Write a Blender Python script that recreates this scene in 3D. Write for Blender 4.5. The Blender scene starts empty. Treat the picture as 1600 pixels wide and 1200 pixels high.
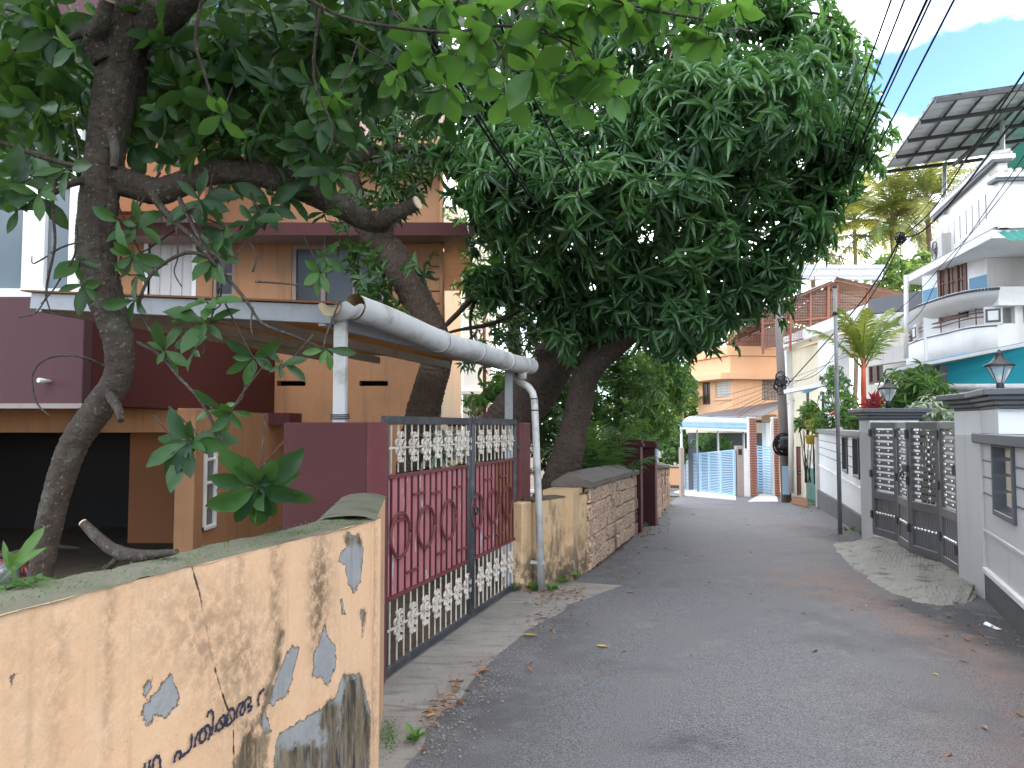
import bpy, math, random
import numpy as np
from mathutils import Vector, Matrix
random.seed(7); RNG = np.random.default_rng(7)
SC = bpy.context.scene
COL = SC.collection

# ------------------------------------------------------------------ camera
F = 1200.0; CAMH = 1.6; PITCH = math.atan(65 / F)
cam = bpy.data.cameras.new('camera'); cam.sensor_width = 36; cam.lens = 36 * F / 1600
cam.clip_start = 0.02; cam.clip_end = 3000
camo = bpy.data.objects.new('camera', cam); COL.objects.link(camo)
camo.location = (0, 0, CAMH); camo.rotation_euler = (math.pi / 2 + PITCH, 0, 0)
SC.camera = camo

# ------------------------------------------------------------------ light
SUN_AZ = math.radians(64)      # clockwise from +Y (forward): right and a little ahead
SUN_EL = math.radians(11)
SUN_DIR = Vector((math.sin(SUN_AZ) * math.cos(SUN_EL), math.cos(SUN_AZ) * math.cos(SUN_EL), math.sin(SUN_EL)))
sun = bpy.data.lights.new('sun', 'SUN'); sun.energy = 3.6; sun.angle = math.radians(0.6); sun.color = (1.0, 0.90, 0.74)
suno = bpy.data.objects.new('sun', sun); COL.objects.link(suno)
suno.rotation_euler = SUN_DIR.to_track_quat('Z', 'Y').to_euler()
W = bpy.data.worlds.new('World'); SC.world = W; W.use_nodes = True
wn = W.node_tree.nodes; wl = W.node_tree.links; wn.clear()
sky = wn.new('ShaderNodeTexSky'); sky.sky_type = 'NISHITA'; sky.sun_disc = False
sky.sun_elevation = SUN_EL; sky.sun_rotation = SUN_AZ; sky.air_density = 0.8; sky.dust_density = 0.2; sky.ozone_density = 3.0
bg = wn.new('ShaderNodeBackground'); bg.inputs['Strength'].default_value = 0.11
tc = wn.new('ShaderNodeTexCoord'); mp = wn.new('ShaderNodeMapping'); mp.inputs['Scale'].default_value = (1.0, 1.0, 2.2); mp.inputs['Location'].default_value = (5.1, 9.3, 2.7)
nz = wn.new('ShaderNodeTexNoise'); nz.inputs['Scale'].default_value = 1.7; nz.inputs['Detail'].default_value = 7; nz.inputs['Roughness'].default_value = 0.55
rp = wn.new('ShaderNodeValToRGB'); rp.color_ramp.elements[0].position = 0.44; rp.color_ramp.elements[1].position = 0.70
mx = wn.new('ShaderNodeMix'); mx.data_type = 'RGBA'; mx.inputs[7].default_value = (30.0, 29.9, 29.8, 1)
wo = wn.new('ShaderNodeOutputWorld')
wl.new(tc.outputs['Generated'], mp.inputs['Vector']); wl.new(mp.outputs[0], nz.inputs['Vector']); wl.new(nz.outputs['Fac'], rp.inputs['Fac'])
wl.new(rp.outputs['Color'], mx.inputs[0]); wl.new(sky.outputs['Color'], mx.inputs[6]); wl.new(mx.outputs[2], bg.inputs['Color']); wl.new(bg.outputs[0], wo.inputs['Surface'])
VS = SC.view_settings
VS.view_transform = 'Standard'; VS.look = 'None'; VS.gamma = 1; VS.use_curve_mapping = False; VS.exposure = 1.98
SC.render.engine = 'CYCLES'
SC.cycles.max_bounces = 6; SC.cycles.diffuse_bounces = 3; SC.cycles.glossy_bounces = 2; SC.cycles.transmission_bounces = 4
SC.cycles.transparent_max_bounces = 6; SC.cycles.use_denoising = True; SC.cycles.caustics_reflective = False; SC.cycles.caustics_refractive = False

# ------------------------------------------------------------------ geometry helpers
_f = Vector((0, math.cos(PITCH), math.sin(PITCH))); _u = Vector((0, -math.sin(PITCH), math.cos(PITCH)))
def ray(px, py): return _f + Vector((1, 0, 0)) * ((px - 800) / F) + _u * ((600 - py) / F)
def P(px, py, d):                       # measured photo position -> world point at forward distance d
    r = ray(px, py); return Vector((0, 0, CAMH)) + r * (d / r.y)
def gz(x, y):                           # the lane falls gently after ten metres
    y = min(y, 42); a = (y - 11) / 1.5
    return -0.055 * 1.5 * (a if a > 30 else math.log1p(math.exp(a)))
def G(px, py):
    z = 0
    for _ in range(30):
        r = ray(px, py); t = (z - CAMH) / r.z; p = Vector((0, 0, CAMH)) + r * t; z = gz(p.x, p.y)
    return p
def LF(s, t, z=0): return Vector((.2957 * s + .9553 * t, .9553 * s - .2957 * t, z))       # left wall frame
def RG(s, t, z=0): return Vector((4.5 + .1513 * s - .9885 * t, 7.76 + .9885 * s + .1513 * t, z))  # right gate frame
def RN(s, t, z=0): return Vector((4.40 - .374 * s - .927 * t, 7.28 - .927 * s + .374 * t, z))    # right near wall, s towards the camera
def RW(s, t, z=0): return Vector((5.17 + .295 * s - .9555 * t, 11.2 + .9555 * s + .295 * t, z))  # right far wall
def frame(o, ang):
    o = Vector(o); c, s_ = math.cos(ang), math.sin(ang)
    return lambda s, t, z=0: Vector((o.x + c * s - s_ * t, o.y + s_ * s + c * t, o.z + z))
WF = lambda s, t, z=0: Vector((s, t, z))

class MB:
    def __init__(self): self.v = []; self.f = []; self.m = []; self.s = []
    def add(self, vs, fs, mi=0, smooth=False):
        o = len(self.v); self.v += [tuple(p) for p in vs]
        for f in fs: self.f.append([i + o for i in f]); self.m.append(mi); self.s.append(smooth)
        return self
    def hexa(self, b, t, mi=0):          # 4 bottom + 4 top points
        return self.add(list(b) + list(t), [(3, 2, 1, 0), (4, 5, 6, 7), (0, 1, 5, 4), (1, 2, 6, 5), (2, 3, 7, 6), (3, 0, 4, 7)], mi)
    def fbox(self, fr, s, t, z, mi=0):   # box in a frame, ranges
        q = [fr(s[0], t[0], 0), fr(s[1], t[0], 0), fr(s[1], t[1], 0), fr(s[0], t[1], 0)]
        z0, z1 = z
        return self.hexa([p + Vector((0, 0, z0)) for p in q], [p + Vector((0, 0, z1)) for p in q], mi)
    def box(self, c, sx, sy, sz, mi=0):
        return self.fbox(WF, (c[0] - sx / 2, c[0] + sx / 2), (c[1] - sy / 2, c[1] + sy / 2), (c[2] - sz / 2, c[2] + sz / 2), mi)
    def prism(self, pts, vec, mi=0):
        n = len(pts); vec = Vector(vec); a = [Vector(p) for p in pts]; b = [p + vec for p in a]
        fs = [tuple(range(n - 1, -1, -1)), tuple(range(n, 2 * n))] + [(i, (i + 1) % n, n + (i + 1) % n, n + i) for i in range(n)]
        return self.add(a + b, fs, mi)
    def bar(self, a, b, w, h=None, up=(0, 0, 1), mi=0):
        a, b = Vector(a), Vector(b); h = h or w; d = (b - a).normalized(); up = Vector(up)
        if abs(d.dot(up)) > .99: up = Vector((1, 0, 0))
        x = d.cross(up).normalized() * w / 2; y = x.cross(d).normalized() * h / 2
        return self.hexa([a - x - y, a + x - y, a + x + y, a - x + y], [b - x - y, b + x - y, b + x + y, b - x + y], mi)
    def tube(self, pts, r, n=8, cap=True, mi=0, jit=0.0, smooth=True):
        pts = [Vector(p) for p in pts]; m = len(pts); rr = r if hasattr(r, '__len__') else [r] * m
        vs = []; nx = None
        for i, p in enumerate(pts):
            d = (pts[min(i + 1, m - 1)] - pts[max(i - 1, 0)])
            d = d.normalized() if d.length > 1e-9 else Vector((0, 0, 1))
            if nx is None:
                nx = d.cross(Vector((0, 0, 1)) if abs(d.z) < .9 else Vector((0, 1, 0))).normalized()
            nx = (nx - d * nx.dot(d)).normalized(); ny = d.cross(nx)
            for k in range(n):
                a = 2 * math.pi * k / n; q = rr[i] * (1 + (random.uniform(-jit, jit) if jit else 0))
                vs.append(p + nx * math.cos(a) * q + ny * math.sin(a) * q)
        fs = [(i * n + k, i * n + (k + 1) % n, (i + 1) * n + (k + 1) % n, (i + 1) * n + k) for i in range(m - 1) for k in range(n)]
        self.add(vs, fs, mi, smooth)
        if cap:
            o = len(self.v) - len(vs)
            self.f.append([o + k for k in range(n - 1, -1, -1)]); self.m.append(mi); self.s.append(False)
            self.f.append([o + (m - 1) * n + k for k in range(n)]); self.m.append(mi); self.s.append(False)
        return self
    def lathe(self, c, prof, n=16, mi=0, smooth=True, rot=0):
        c = Vector(c); vs = []; m = len(prof)
        for (r, z) in prof:
            for k in range(n):
                a = 2 * math.pi * k / n + rot; vs.append(c + Vector((r * math.cos(a), r * math.sin(a), z)))
        fs = [(i * n + k, i * n + (k + 1) % n, (i + 1) * n + (k + 1) % n, (i + 1) * n + k) for i in range(m - 1) for k in range(n)]
        return self.add(vs, fs, mi, smooth)
    def torus(self, c, ax, ay, R, r, n=20, k=6, mi=0, a0=0, a1=2 * math.pi):
        c, ax, ay = Vector(c), Vector(ax).normalized(), Vector(ay).normalized()
        pts = [c + (ax * math.cos(a0 + (a1 - a0) * i / n) + ay * math.sin(a0 + (a1 - a0) * i / n)) * R for i in range(n + 1)]
        return self.tube(pts, r, k, cap=True, mi=mi)
    def grid(self, fn, nu, nv, mi=0, smooth=True):
        vs = [fn(i / nu, j / nv) for j in range(nv + 1) for i in range(nu + 1)]
        fs = [(j * (nu + 1) + i, j * (nu + 1) + i + 1, (j + 1) * (nu + 1) + i + 1, (j + 1) * (nu + 1) + i) for j in range(nv) for i in range(nu)]
        return self.add(vs, fs, mi, smooth)
    def mesh(self, name, mats, off=(0, 0, 0)):
        me = bpy.data.meshes.new(name)
        ox, oy, oz = off
        me.from_pydata([(x - ox, y - oy, z - oz) for x, y, z in self.v], [], self.f)
        for m in (mats if isinstance(mats, (list, tuple)) else [mats]): me.materials.append(m)
        if any(self.m): me.polygons.foreach_set('material_index', self.m)
        if any(self.s): me.polygons.foreach_set('use_smooth', self.s)
        me.update(); return me
    def build(self, name, mats, parent=None, bevel=0, label=None):
        off = wloc(parent) if parent else Vector((0, 0, 0))
        o = bpy.data.objects.new(name, self.mesh(name, mats, off)); COL.objects.link(o)
        if parent: o.parent = parent
        if bevel:
            b = o.modifiers.new('bevel', 'BEVEL'); b.width = bevel; b.segments = 2 if bevel > .008 else 1; b.limit_method = 'ANGLE'; b.harden_normals = False
        if label: o['label'] = label
        return o
def wloc(o):
    l = Vector((0, 0, 0))
    while o: l = l + o.location; o = o.parent
    return l
def tag(o, label=None, cat=None, group=None, kind=None):
    if label: o['label'] = label
    if cat: o['category'] = cat
    if group: o['group'] = group
    if kind: o['kind'] = kind
    return o
def T(name, label, cat, loc=(0, 0, 0), group=None):
    o = bpy.data.objects.new(name, None); COL.objects.link(o); o.location = loc; o.empty_display_size = .1
    return tag(o, label, cat, group, 'thing')
def inst(name, me, parent, loc=(0, 0, 0), rot=None, bevel=0):      # a part sharing mesh data; loc in world axes
    o = bpy.data.objects.new(name, me); COL.objects.link(o); o.parent = parent
    o.location = Vector(loc) - wloc(parent)
    if rot is not None:
        o.rotation_mode = 'QUATERNION'; o.rotation_quaternion = rot
    if bevel:
        b = o.modifiers.new('bevel', 'BEVEL'); b.width = bevel; b.segments = 1
    return o
def copy_tree(o, parent=None, shift=None):
    c = o.copy(); COL.objects.link(c)
    if parent: c.parent = parent
    if shift is not None: c.location = o.location + Vector(shift)
    for ch in list(o.children): copy_tree(ch, c)
    return c
def npmesh(name, V, faces, mats, smooth=True, attrs=None):         # faces: int array (n,k)
    me = bpy.data.meshes.new(name); V = np.asarray(V, np.float32); nf, k = faces.shape
    me.vertices.add(len(V)); me.vertices.foreach_set('co', V.ravel())
    me.loops.add(nf * k); me.loops.foreach_set('vertex_index', faces.astype(np.int32).ravel())
    me.polygons.add(nf); me.polygons.foreach_set('loop_start', np.arange(0, nf * k, k, dtype=np.int32))
    me.polygons.foreach_set('loop_total', np.full(nf, k, np.int32))
    if smooth: me.polygons.foreach_set('use_smooth', np.ones(nf, bool))
    for m in (mats if isinstance(mats, (list, tuple)) else [mats]): me.materials.append(m)
    for an, av in (attrs or {}).items():
        a = me.attributes.new(an, 'FLOAT', 'POINT'); a.data.foreach_set('value', np.asarray(av, np.float32))
    me.update(calc_edges=True); return me
def spline(pts, n=6):                                             # Catmull-Rom through tuples of any length
    p = [np.array(q, float) for q in pts]; out = []
    for i in range(len(p) - 1):
        a, b, c, d = p[max(i - 1, 0)], p[i], p[i + 1], p[min(i + 2, len(p) - 1)]
        for k in range(n):
            t = k / n
            out.append(.5 * ((2 * b) + (c - a) * t + (2 * a - 5 * b + 4 * c - d) * t * t + (-a + 3 * b - 3 * c + d) * t ** 3))
    out.append(p[-1]); return out

# ------------------------------------------------------------------ materials
class NT:
    def __init__(self, name):
        self.m = bpy.data.materials.new(name); self.m.use_nodes = True; t = self.m.node_tree; self.n = t.nodes; self.l = t.links
        self.b = self.n['Principled BSDF']; self.pos = self.n.new('ShaderNodeNewGeometry').outputs['Position']
    def lk(self, a, b): self.l.new(a, b)
    def noise(self, scale, detail=4, rough=.55, stretch=None, src=None):
        x = self.n.new('ShaderNodeTexNoise'); x.inputs['Scale'].default_value = scale; x.inputs['Detail'].default_value = detail; x.inputs['Roughness'].default_value = rough
        s = src or self.pos
        if stretch:
            m = self.n.new('ShaderNodeMapping'); m.inputs['Scale'].default_value = stretch; self.lk(s, m.inputs['Vector']); s = m.outputs[0]
        self.lk(s, x.inputs['Vector']); return x.outputs['Fac']
    def ramp(self, v, a, b, va=0., vb=1.):
        x = self.n.new('ShaderNodeMapRange'); x.interpolation_type = 'SMOOTHSTEP'
        for i, q in zip((1, 2, 3, 4), (a, b, va, vb)): x.inputs[i].default_value = q
        self.lk(v, x.inputs[0]); return x.outputs[0]
    def math(self, op, a, b=None):
        x = self.n.new('ShaderNodeMath'); x.operation = op
        for i, q in enumerate((a, b)):
            if q is None: continue
            if isinstance(q, (int, float)): x.inputs[i].default_value = q
            else: self.lk(q, x.inputs[i])
        return x.outputs[0]
    def mix(self, fac, a, b):
        x = self.n.new('ShaderNodeMix'); x.data_type = 'RGBA'
        for i, q in ((0, fac), (6, a), (7, b)):
            if isinstance(q, (int, float)): x.inputs[i].default_value = q
            elif isinstance(q, tuple): x.inputs[i].default_value = (*q[:3], 1)
            else: self.lk(q, x.inputs[i])
        return x.outputs[2]
    def attr(self, name):
        x = self.n.new('ShaderNodeAttribute'); x.attribute_name = name; return x.outputs['Fac']
    def bump(self, h, strength=.3, dist=.01):
        x = self.n.new('ShaderNodeBump'); x.inputs['Strength'].default_value = strength; x.inputs['Distance'].default_value = dist
        self.lk(h, x.inputs['Height']); self.lk(x.outputs[0], self.b.inputs['Normal']); return x
    def done(self, col=None, rough=.7, metal=0, spec=.5):
        if col is not None:
            if isinstance(col, tuple): self.b.inputs['Base Color'].default_value = (*col, 1)
            else: self.lk(col, self.b.inputs['Base Color'])
        if isinstance(rough, (int, float)): self.b.inputs['Roughness'].default_value = rough
        else: self.lk(rough, self.b.inputs['Roughness'])
        self.b.inputs['Metallic'].default_value = metal; self.b.inputs['Specular IOR Level'].default_value = spec
        return self.m
def dk(c, k): return tuple(x * k for x in c)
def MAT(name, c, var=.85, scale=3, rough=.7, bump=.15, bscale=80, dirt=None, dcol=(.06, .05, .04), dscale=2.5, streak=None, scol=(.09, .08, .07), metal=0, spec=.5, speck=0):
    t = NT(name)
    col = t.mix(t.noise(scale, 5), dk(c, var), c)
    if speck: col = t.mix(t.math('MULTIPLY', t.ramp(t.noise(bscale * 2.2, 2), .52, .66), speck), col, dk(c, .45))
    if streak: col = t.mix(t.math('MULTIPLY', t.ramp(t.noise(1, 5, .6, (9, 9, .7)), .5, .72), streak), col, scol)
    if dirt: col = t.mix(t.math('MULTIPLY', t.ramp(t.noise(dscale, 8, .68), .48, .66), dirt), col, dcol)
    if bump: t.bump(t.noise(bscale, 3), bump, .01)
    return t.done(col, rough, metal, spec)
PEACH = (.60, .36, .20); HPEACH = (.41, .205, .098); MAROON = (.105, .026, .036)
M = {}
M['peach'] = MAT('peach_paint', PEACH, .88, 2, .8, .2, 60, dirt=.35, dcol=(.22, .16, .11), streak=.35)
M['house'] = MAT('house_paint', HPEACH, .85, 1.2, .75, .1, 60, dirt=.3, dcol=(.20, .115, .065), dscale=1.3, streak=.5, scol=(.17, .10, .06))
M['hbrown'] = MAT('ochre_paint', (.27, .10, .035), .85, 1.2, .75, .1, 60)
M['maroon'] = MAT('maroon_paint', (.088, .024, .026), .7, 2, .65, .15, 70, dirt=.35, dcol=(.05, .022, .024), streak=.35, scol=(.07, .032, .03), spec=.25)
M['lilac'] = MAT('plum_paint', (.085, .036, .042), .85, 2, .6, .1, 70, streak=.15, scol=(.09, .04, .06), spec=.25)
M['deepred'] = MAT('dark_red_paint', (.075, .013, .012), .8, 1.5, .6, .1, 70, spec=.25)
M['soffit'] = MAT('bare_concrete_soffit', (.30, .26, .25), .75, 2, .85, .1, 50, streak=.3)
M['dark'] = MAT('dark_interior', (.02, .018, .018), .8, 2, .9, 0)  # near-black stands in for shade inside rooms and garage; also the terrace beam
M['conc'] = MAT('weathered_concrete', (.22, .205, .18), .7, 3, .9, .35, 50, dirt=.6, dcol=(.08, .075, .06), dscale=4, speck=.5)
M['moss'] = MAT('mossy_concrete', (.15, .145, .10), .6, 5, .95, .5, 60, dirt=.8, dcol=(.055, .075, .025), dscale=6, speck=.4)
M['cap'] = MAT('dark_concrete_cap', (.17, .15, .135), .7, 3, .9, .4, 50, dirt=.6, dcol=(.05, .055, .035), dscale=5, speck=.4)
M['white'] = MAT('white_paint', (.78, .79, .80),   .92, 1.5, .6, .06, 60, dirt=.18, dcol=(.42, .42, .40), dscale=1.6, streak=.14, scol=(.45, .44, .42))
M['offwhite'] = MAT('aged_white_paint', (.62, .60, .56), .85, 1.5, .75, .1, 60, streak=.45, scol=(.30, .27, .22))
M['greywall'] = MAT('pale_grey_paint', (.58, .57, .57), .9, 1.5, .65, .08, 60, streak=.3, scol=(.35, .33, .32))
M['dgrey'] = MAT('dark_grey_paint', (.095, .10, .115), .85, 3, .5, .1, 60)
M['gategrey'] = MAT('gate_grey_metal', (.15, .148, .155), .85, 5, .42, .05, 80, metal=.25)
M['chrome'] = MAT('polished_stud', (.75, .76, .78), .95, 5, .2, 0, metal=.9)
M['pvc'] = MAT('white_pvc', (.52, .53, .54), .85, 3, .45, .05, 60, dirt=.7, dcol=(.24, .225, .19), dscale=4)
M['pvcin'] = MAT('stained_pvc_inside', (.45, .36, .22), .8, 4, .6, .05, 60)
M['steel'] = MAT('painted_steel_beam', (.26, .28, .31), .85, 4, .5, .06, 60, dirt=.35, dcol=(.14, .09, .06), dscale=5)
M['sheet'] = MAT('tan_roof_sheet', (.42, .27, .13), .75, 1.5, .6, .05, 60, dirt=.45, dcol=(.14, .09, .05), dscale=1.6)
def translucent(m, c, f):
    n, l = m.node_tree.nodes, m.node_tree.links; b = n['Principled BSDF']; ts = n.new('ShaderNodeBsdfTranslucent'); ts.inputs[0].default_value = (*c, 1); mx = n.new('ShaderNodeMixShader'); mx.inputs[0].default_value = f
    l.new(b.outputs[0], mx.inputs[1]); l.new(ts.outputs[0], mx.inputs[2]); l.new(mx.outputs[0], n['Material Output'].inputs[0])
translucent(M['sheet'], (.55, .34, .15), .35)
M['rust'] = MAT('rusty_edge', (.22, .085, .035), .7, 6, .8, .1, 80)
M['ironwhite'] = MAT('rust_stained_white_iron', (.62, .58, .52), .8, 12, .55, .1, 90, dirt=.5, dcol=(.28, .15, .07), dscale=14)
M['iron'] = MAT('dark_iron_pipe', (.038, .042, .052), .75, 6, .5, .12, 90, dirt=.35, dcol=(.16, .15, .13), dscale=9)
M['wood'] = MAT('weathered_window_wood', (.34, .25, .22), .75, 8, .7, .1, 70)
M['teak'] = MAT('brown_window_wood', (.13, .05, .035), .8, 8, .5, .1, 70)
M['orange'] = MAT('orange_paint', (.86, .50, .29), .93, .8, .8, .05, 40, streak=.12, scol=(.4, .2, .1))
M['cream'] = MAT('cream_paint', (.74, .66, .50), .93, 1, .8, .05, 40, streak=.2, scol=(.4, .35, .26))
M['blue'] = MAT('sky_blue_gate_paint', (.35, .54, .72), .9, 2, .5, 0)
M['teal'] = MAT('teal_sheet', (.02, .36, .46), .92, 1, .55, .04, 30)
M['bluewall'] = MAT('slate_blue_paint', (.14, .29, .42), .93, 1, .7, .05, 40)
M['green'] = MAT('green_sheet', (.03, .28, .22), .85, 2, .6, .05, 40)
M['roofgrey'] = MAT('galvanised_roof_sheet', (.66, .66, .69), .8, 1.2, .5, .05, 40, dirt=.25, dcol=(.2, .17, .15), dscale=1.5)
M['roofdark'] = MAT('dark_polycarbonate', (.14, .125, .13), .85, 2, .4, 0)
M['black'] = MAT('black_metal', (.022, .022, .026), .8, 5, .5, 0)
M['cable'] = MAT('black_cable', (.015, .015, .018), .9, 5, .9, 0, spec=.15)
M['brick'] = MAT('red_brick', (.38, .15, .11), .7, 9, .85, .1, 80)
M['tile'] = MAT('mottled_stone_tile', (.44, .35, .31), .6, 18, .7, .1, 60)
M['rustred'] = MAT('red_oxide_steel', (.26, .085, .05), .85, 4, .7, .05, 60)
M['panel'] = MAT('solar_panel_back', (.20, .22, .25), .9, 2, .5, 0)
M['brownroof'] = MAT('brown_roof_underside', (.33, .22, .18), .8, 1.5, .75, .05, 40)
M['stone'] = MAT('grey_plinth_stone', (.12, .12, .125), .55, 5, .8, .6, 22, dirt=.3, dcol=(.04, .04, .04))
M['bark'] = None
M['plumgate'] = None
def glassy(name, c, rough=.08):
    t = NT(name); return t.done(t.mix(t.noise(1.5, 3), dk(c, .6), c), rough, 0, .6)
M['glass'] = glassy('dark_window_glass', (.03, .033, .038), .3)
M['gglass'] = glassy('grey_window_glass', (.13, .15, .16), .15)
M['cglass'] = glassy('curtained_glass', (.40, .37, .30), .12)
def lampglass():
    m = bpy.data.materials.new('lamp_glass'); m.use_nodes = True; n = m.node_tree.nodes; l = m.node_tree.links; b = n['Principled BSDF']
    b.inputs['Base Color'].default_value = (.92, .95, .97, 1); b.inputs['Roughness'].default_value = .08
    tr = n.new('ShaderNodeBsdfTransparent'); tr.inputs[0].default_value = (.93, .95, .96, 1); mx = n.new('ShaderNodeMixShader'); mx.inputs[0].default_value = .68
    nz = n.new('ShaderNodeTexNoise'); nz.inputs['Scale'].default_value = 1.7; rr = n.new('ShaderNodeMapRange'); rr.inputs[3].default_value = .05; rr.inputs[4].default_value = .2
    l.new(nz.outputs[0], rr.inputs[0]); l.new(rr.outputs[0], b.inputs['Roughness'])
    l.new(b.outputs[0], mx.inputs[1]); l.new(tr.outputs[0], mx.inputs[2]); l.new(mx.outputs[0], n['Material Output'].inputs[0]); return m
M['lampglass'] = lampglass()
def bark(name, c, c2):
    t = NT(name)
    n1 = t.noise(1, 6, .65, (34, 34, 7)); n2 = t.noise(7, 5, .6)
    col = t.mix(n1, dk(c, .35), c); col = t.mix(t.math('MULTIPLY', t.ramp(n2, .5, .68), .6), col, c2)
    col = t.mix(t.math('MULTIPLY', t.ramp(t.noise(60, 2), .62, .7), .5), col, (.28, .28, .24))
    t.bump(t.math('ADD', n1, t.math('MULTIPLY', t.noise(22, 4), .6)), 1.0, .06)
    return t.done(col, .9, 0, .25)
M['bark'] = bark('lichened_bark', (.105, .083, .068), (.12, .12, .095))
M['mbark'] = bark('mango_bark', (.13, .095, .075), (.12, .10, .085))
M['pbark'] = bark('palm_bark', (.30, .23, .17), (.36, .30, .24))
M['cutwood'] = MAT('cut_wood_face', (.52, .40, .28), .7, 14, .8, .1, 60)
def leafmat(name, c, c2, tr=(.25, .45, .05), tfac=.3, rough=.38, spec=.45):
    m = bpy.data.materials.new(name); m.use_nodes = True; n = m.node_tree.nodes; l = m.node_tree.links; b = n['Principled BSDF']
    a = n.new('ShaderNodeAttribute'); a.attribute_name = 'tint'
    oi = n.new('ShaderNodeObjectInfo'); ad = n.new('ShaderNodeMath'); ad.operation = 'ADD'; l.new(a.outputs['Fac'], ad.inputs[0])
    ml = n.new('ShaderNodeMath'); ml.operation = 'MULTIPLY'; ml.inputs[1].default_value = .6; l.new(oi.outputs['Random'], ml.inputs[0]); l.new(ml.outputs[0], ad.inputs[1])
    nz = n.new('ShaderNodeTexNoise'); nz.inputs['Scale'].default_value = 1.7; ge = n.new('ShaderNodeNewGeometry'); l.new(ge.outputs['Position'], nz.inputs['Vector'])
    cr = n.new('ShaderNodeValToRGB'); e = cr.color_ramp.elements; e[0].position = .1; e[0].color = (*c, 1); e[1].position = 1.25 if False else 1.0; e[1].color = (*c2, 1)
    sc = n.new('ShaderNodeMath'); sc.operation = 'MULTIPLY_ADD'; sc.inputs[1].default_value = .3; l.new(nz.outputs[0], sc.inputs[0])
    sb = n.new('ShaderNodeMath'); sb.operation = 'SUBTRACT'; sb.inputs[1].default_value = .22; l.new(ad.outputs[0], sb.inputs[0]); l.new(sb.outputs[0], sc.inputs[2])
    l.new(sc.outputs[0], cr.inputs[0]); l.new(cr.outputs[0], b.inputs['Base Color']); b.inputs['Roughness'].default_value = rough; b.inputs['Specular IOR Level'].default_value = spec
    ts = n.new('ShaderNodeBsdfTranslucent'); tm = n.new('ShaderNodeMix'); tm.data_type = 'RGBA'; tm.inputs[0].default_value = .55; tm.inputs[7].default_value = (*tr, 1); l.new(cr.outputs[0], tm.inputs[6]); l.new(tm.outputs[2], ts.inputs[0])
    mx = n.new('ShaderNodeMixShader'); mx.inputs[0].default_value = tfac; l.new(b.outputs[0], mx.inputs[1]); l.new(ts.outputs[0], mx.inputs[2]); l.new(mx.outputs[0], n['Material Output'].inputs[0])
    return m
M['leafdark'] = leafmat('glossy_dark_leaf', (.010, .036, .014), (.055, .13, .033), (.16, .34, .03), .22, .42, .28)
M['leafbright'] = leafmat('bright_green_and_backlit_leaf', (.025, .085, .016), (.09, .21, .04), (.22, .48, .05), .38)  # near tree's lighter copy for sky backlight; also the yellow green shrub
M['leafmango'] = leafmat('mango_leaf', (.016, .056, .026), (.078, .180, .060), (.15, .36, .06), .25, .3)
M['leafmid'] = leafmat('mid_green_leaf', (.026, .078, .02), (.115, .23, .05), (.22, .42, .06), .3, .5)
M['leaffar'] = leafmat('sunny_green_leaf', (.05, .11, .02), (.16, .25, .05), (.35, .5, .08), .35, .55)
M['leafpalm'] = leafmat('coconut_frond', (.06, .12, .025), (.34, .32, .07), (.55, .5, .09), .35, .45)  # yellow end of the range stands in for sunlight on the fronds
M['leafareca'] = leafmat('yellow_green_frond', (.10, .20, .03), (.36, .38, .06), (.5, .5, .1), .35, .45)
M['leafred'] = leafmat('red_ti_leaf', (.20, .012, .02), (.42, .05, .07), (.5, .05, .08), .3, .4)
M['leafdry'] = leafmat('dry_leaf', (.16, .07, .03), (.40, .20, .09), (.3, .15, .05), .15, .7)
M['leafyellow'] = leafmat('yellow_fallen_leaf', (.42, .30, .04), (.60, .45, .08), (.5, .4, .05), .2, .6)
M['leafvar'] = leafmat('variegated_leaf', (.05, .12, .05), (.42, .48, .36), (.3, .45, .15), .25, .45)
# ------------------------------------------------------------------ painted-mask helper (wear with a shape of its own)
def sdf_poly(px, py, poly):             # signed distance, negative inside
    poly = np.asarray(poly, float); d = np.full(px.shape, 1e9); ins = np.zeros(px.shape, bool); n = len(poly)
    for i in range(n):
        a, b = poly[i], poly[(i + 1) % n]; e = b - a
        wx, wy = px - a[0], py - a[1]; t = np.clip((wx * e[0] + wy * e[1]) / max(e @ e, 1e-9), 0, 1)
        d = np.minimum(d, np.hypot(wx - e[0] * t, wy - e[1] * t))
        c = ((a[1] > py) != (b[1] > py)) & (px < (b[0] - a[0]) * (py - a[1]) / ((b[1] - a[1]) or 1e-9) + a[0]); ins ^= c
    return np.where(ins, -d, d)
def sdf_line(px, py, pts):
    d = np.full(px.shape, 1e9)
    for a, b in zip(pts[:-1], pts[1:]):
        a, b = np.asarray(a, float), np.asarray(b, float); e = b - a; wx, wy = px - a[0], py - a[1]
        t = np.clip((wx * e[0] + wy * e[1]) / max(e @ e, 1e-9), 0, 1); d = np.minimum(d, np.hypot(wx - e[0] * t, wy - e[1] * t))
    return d

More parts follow.
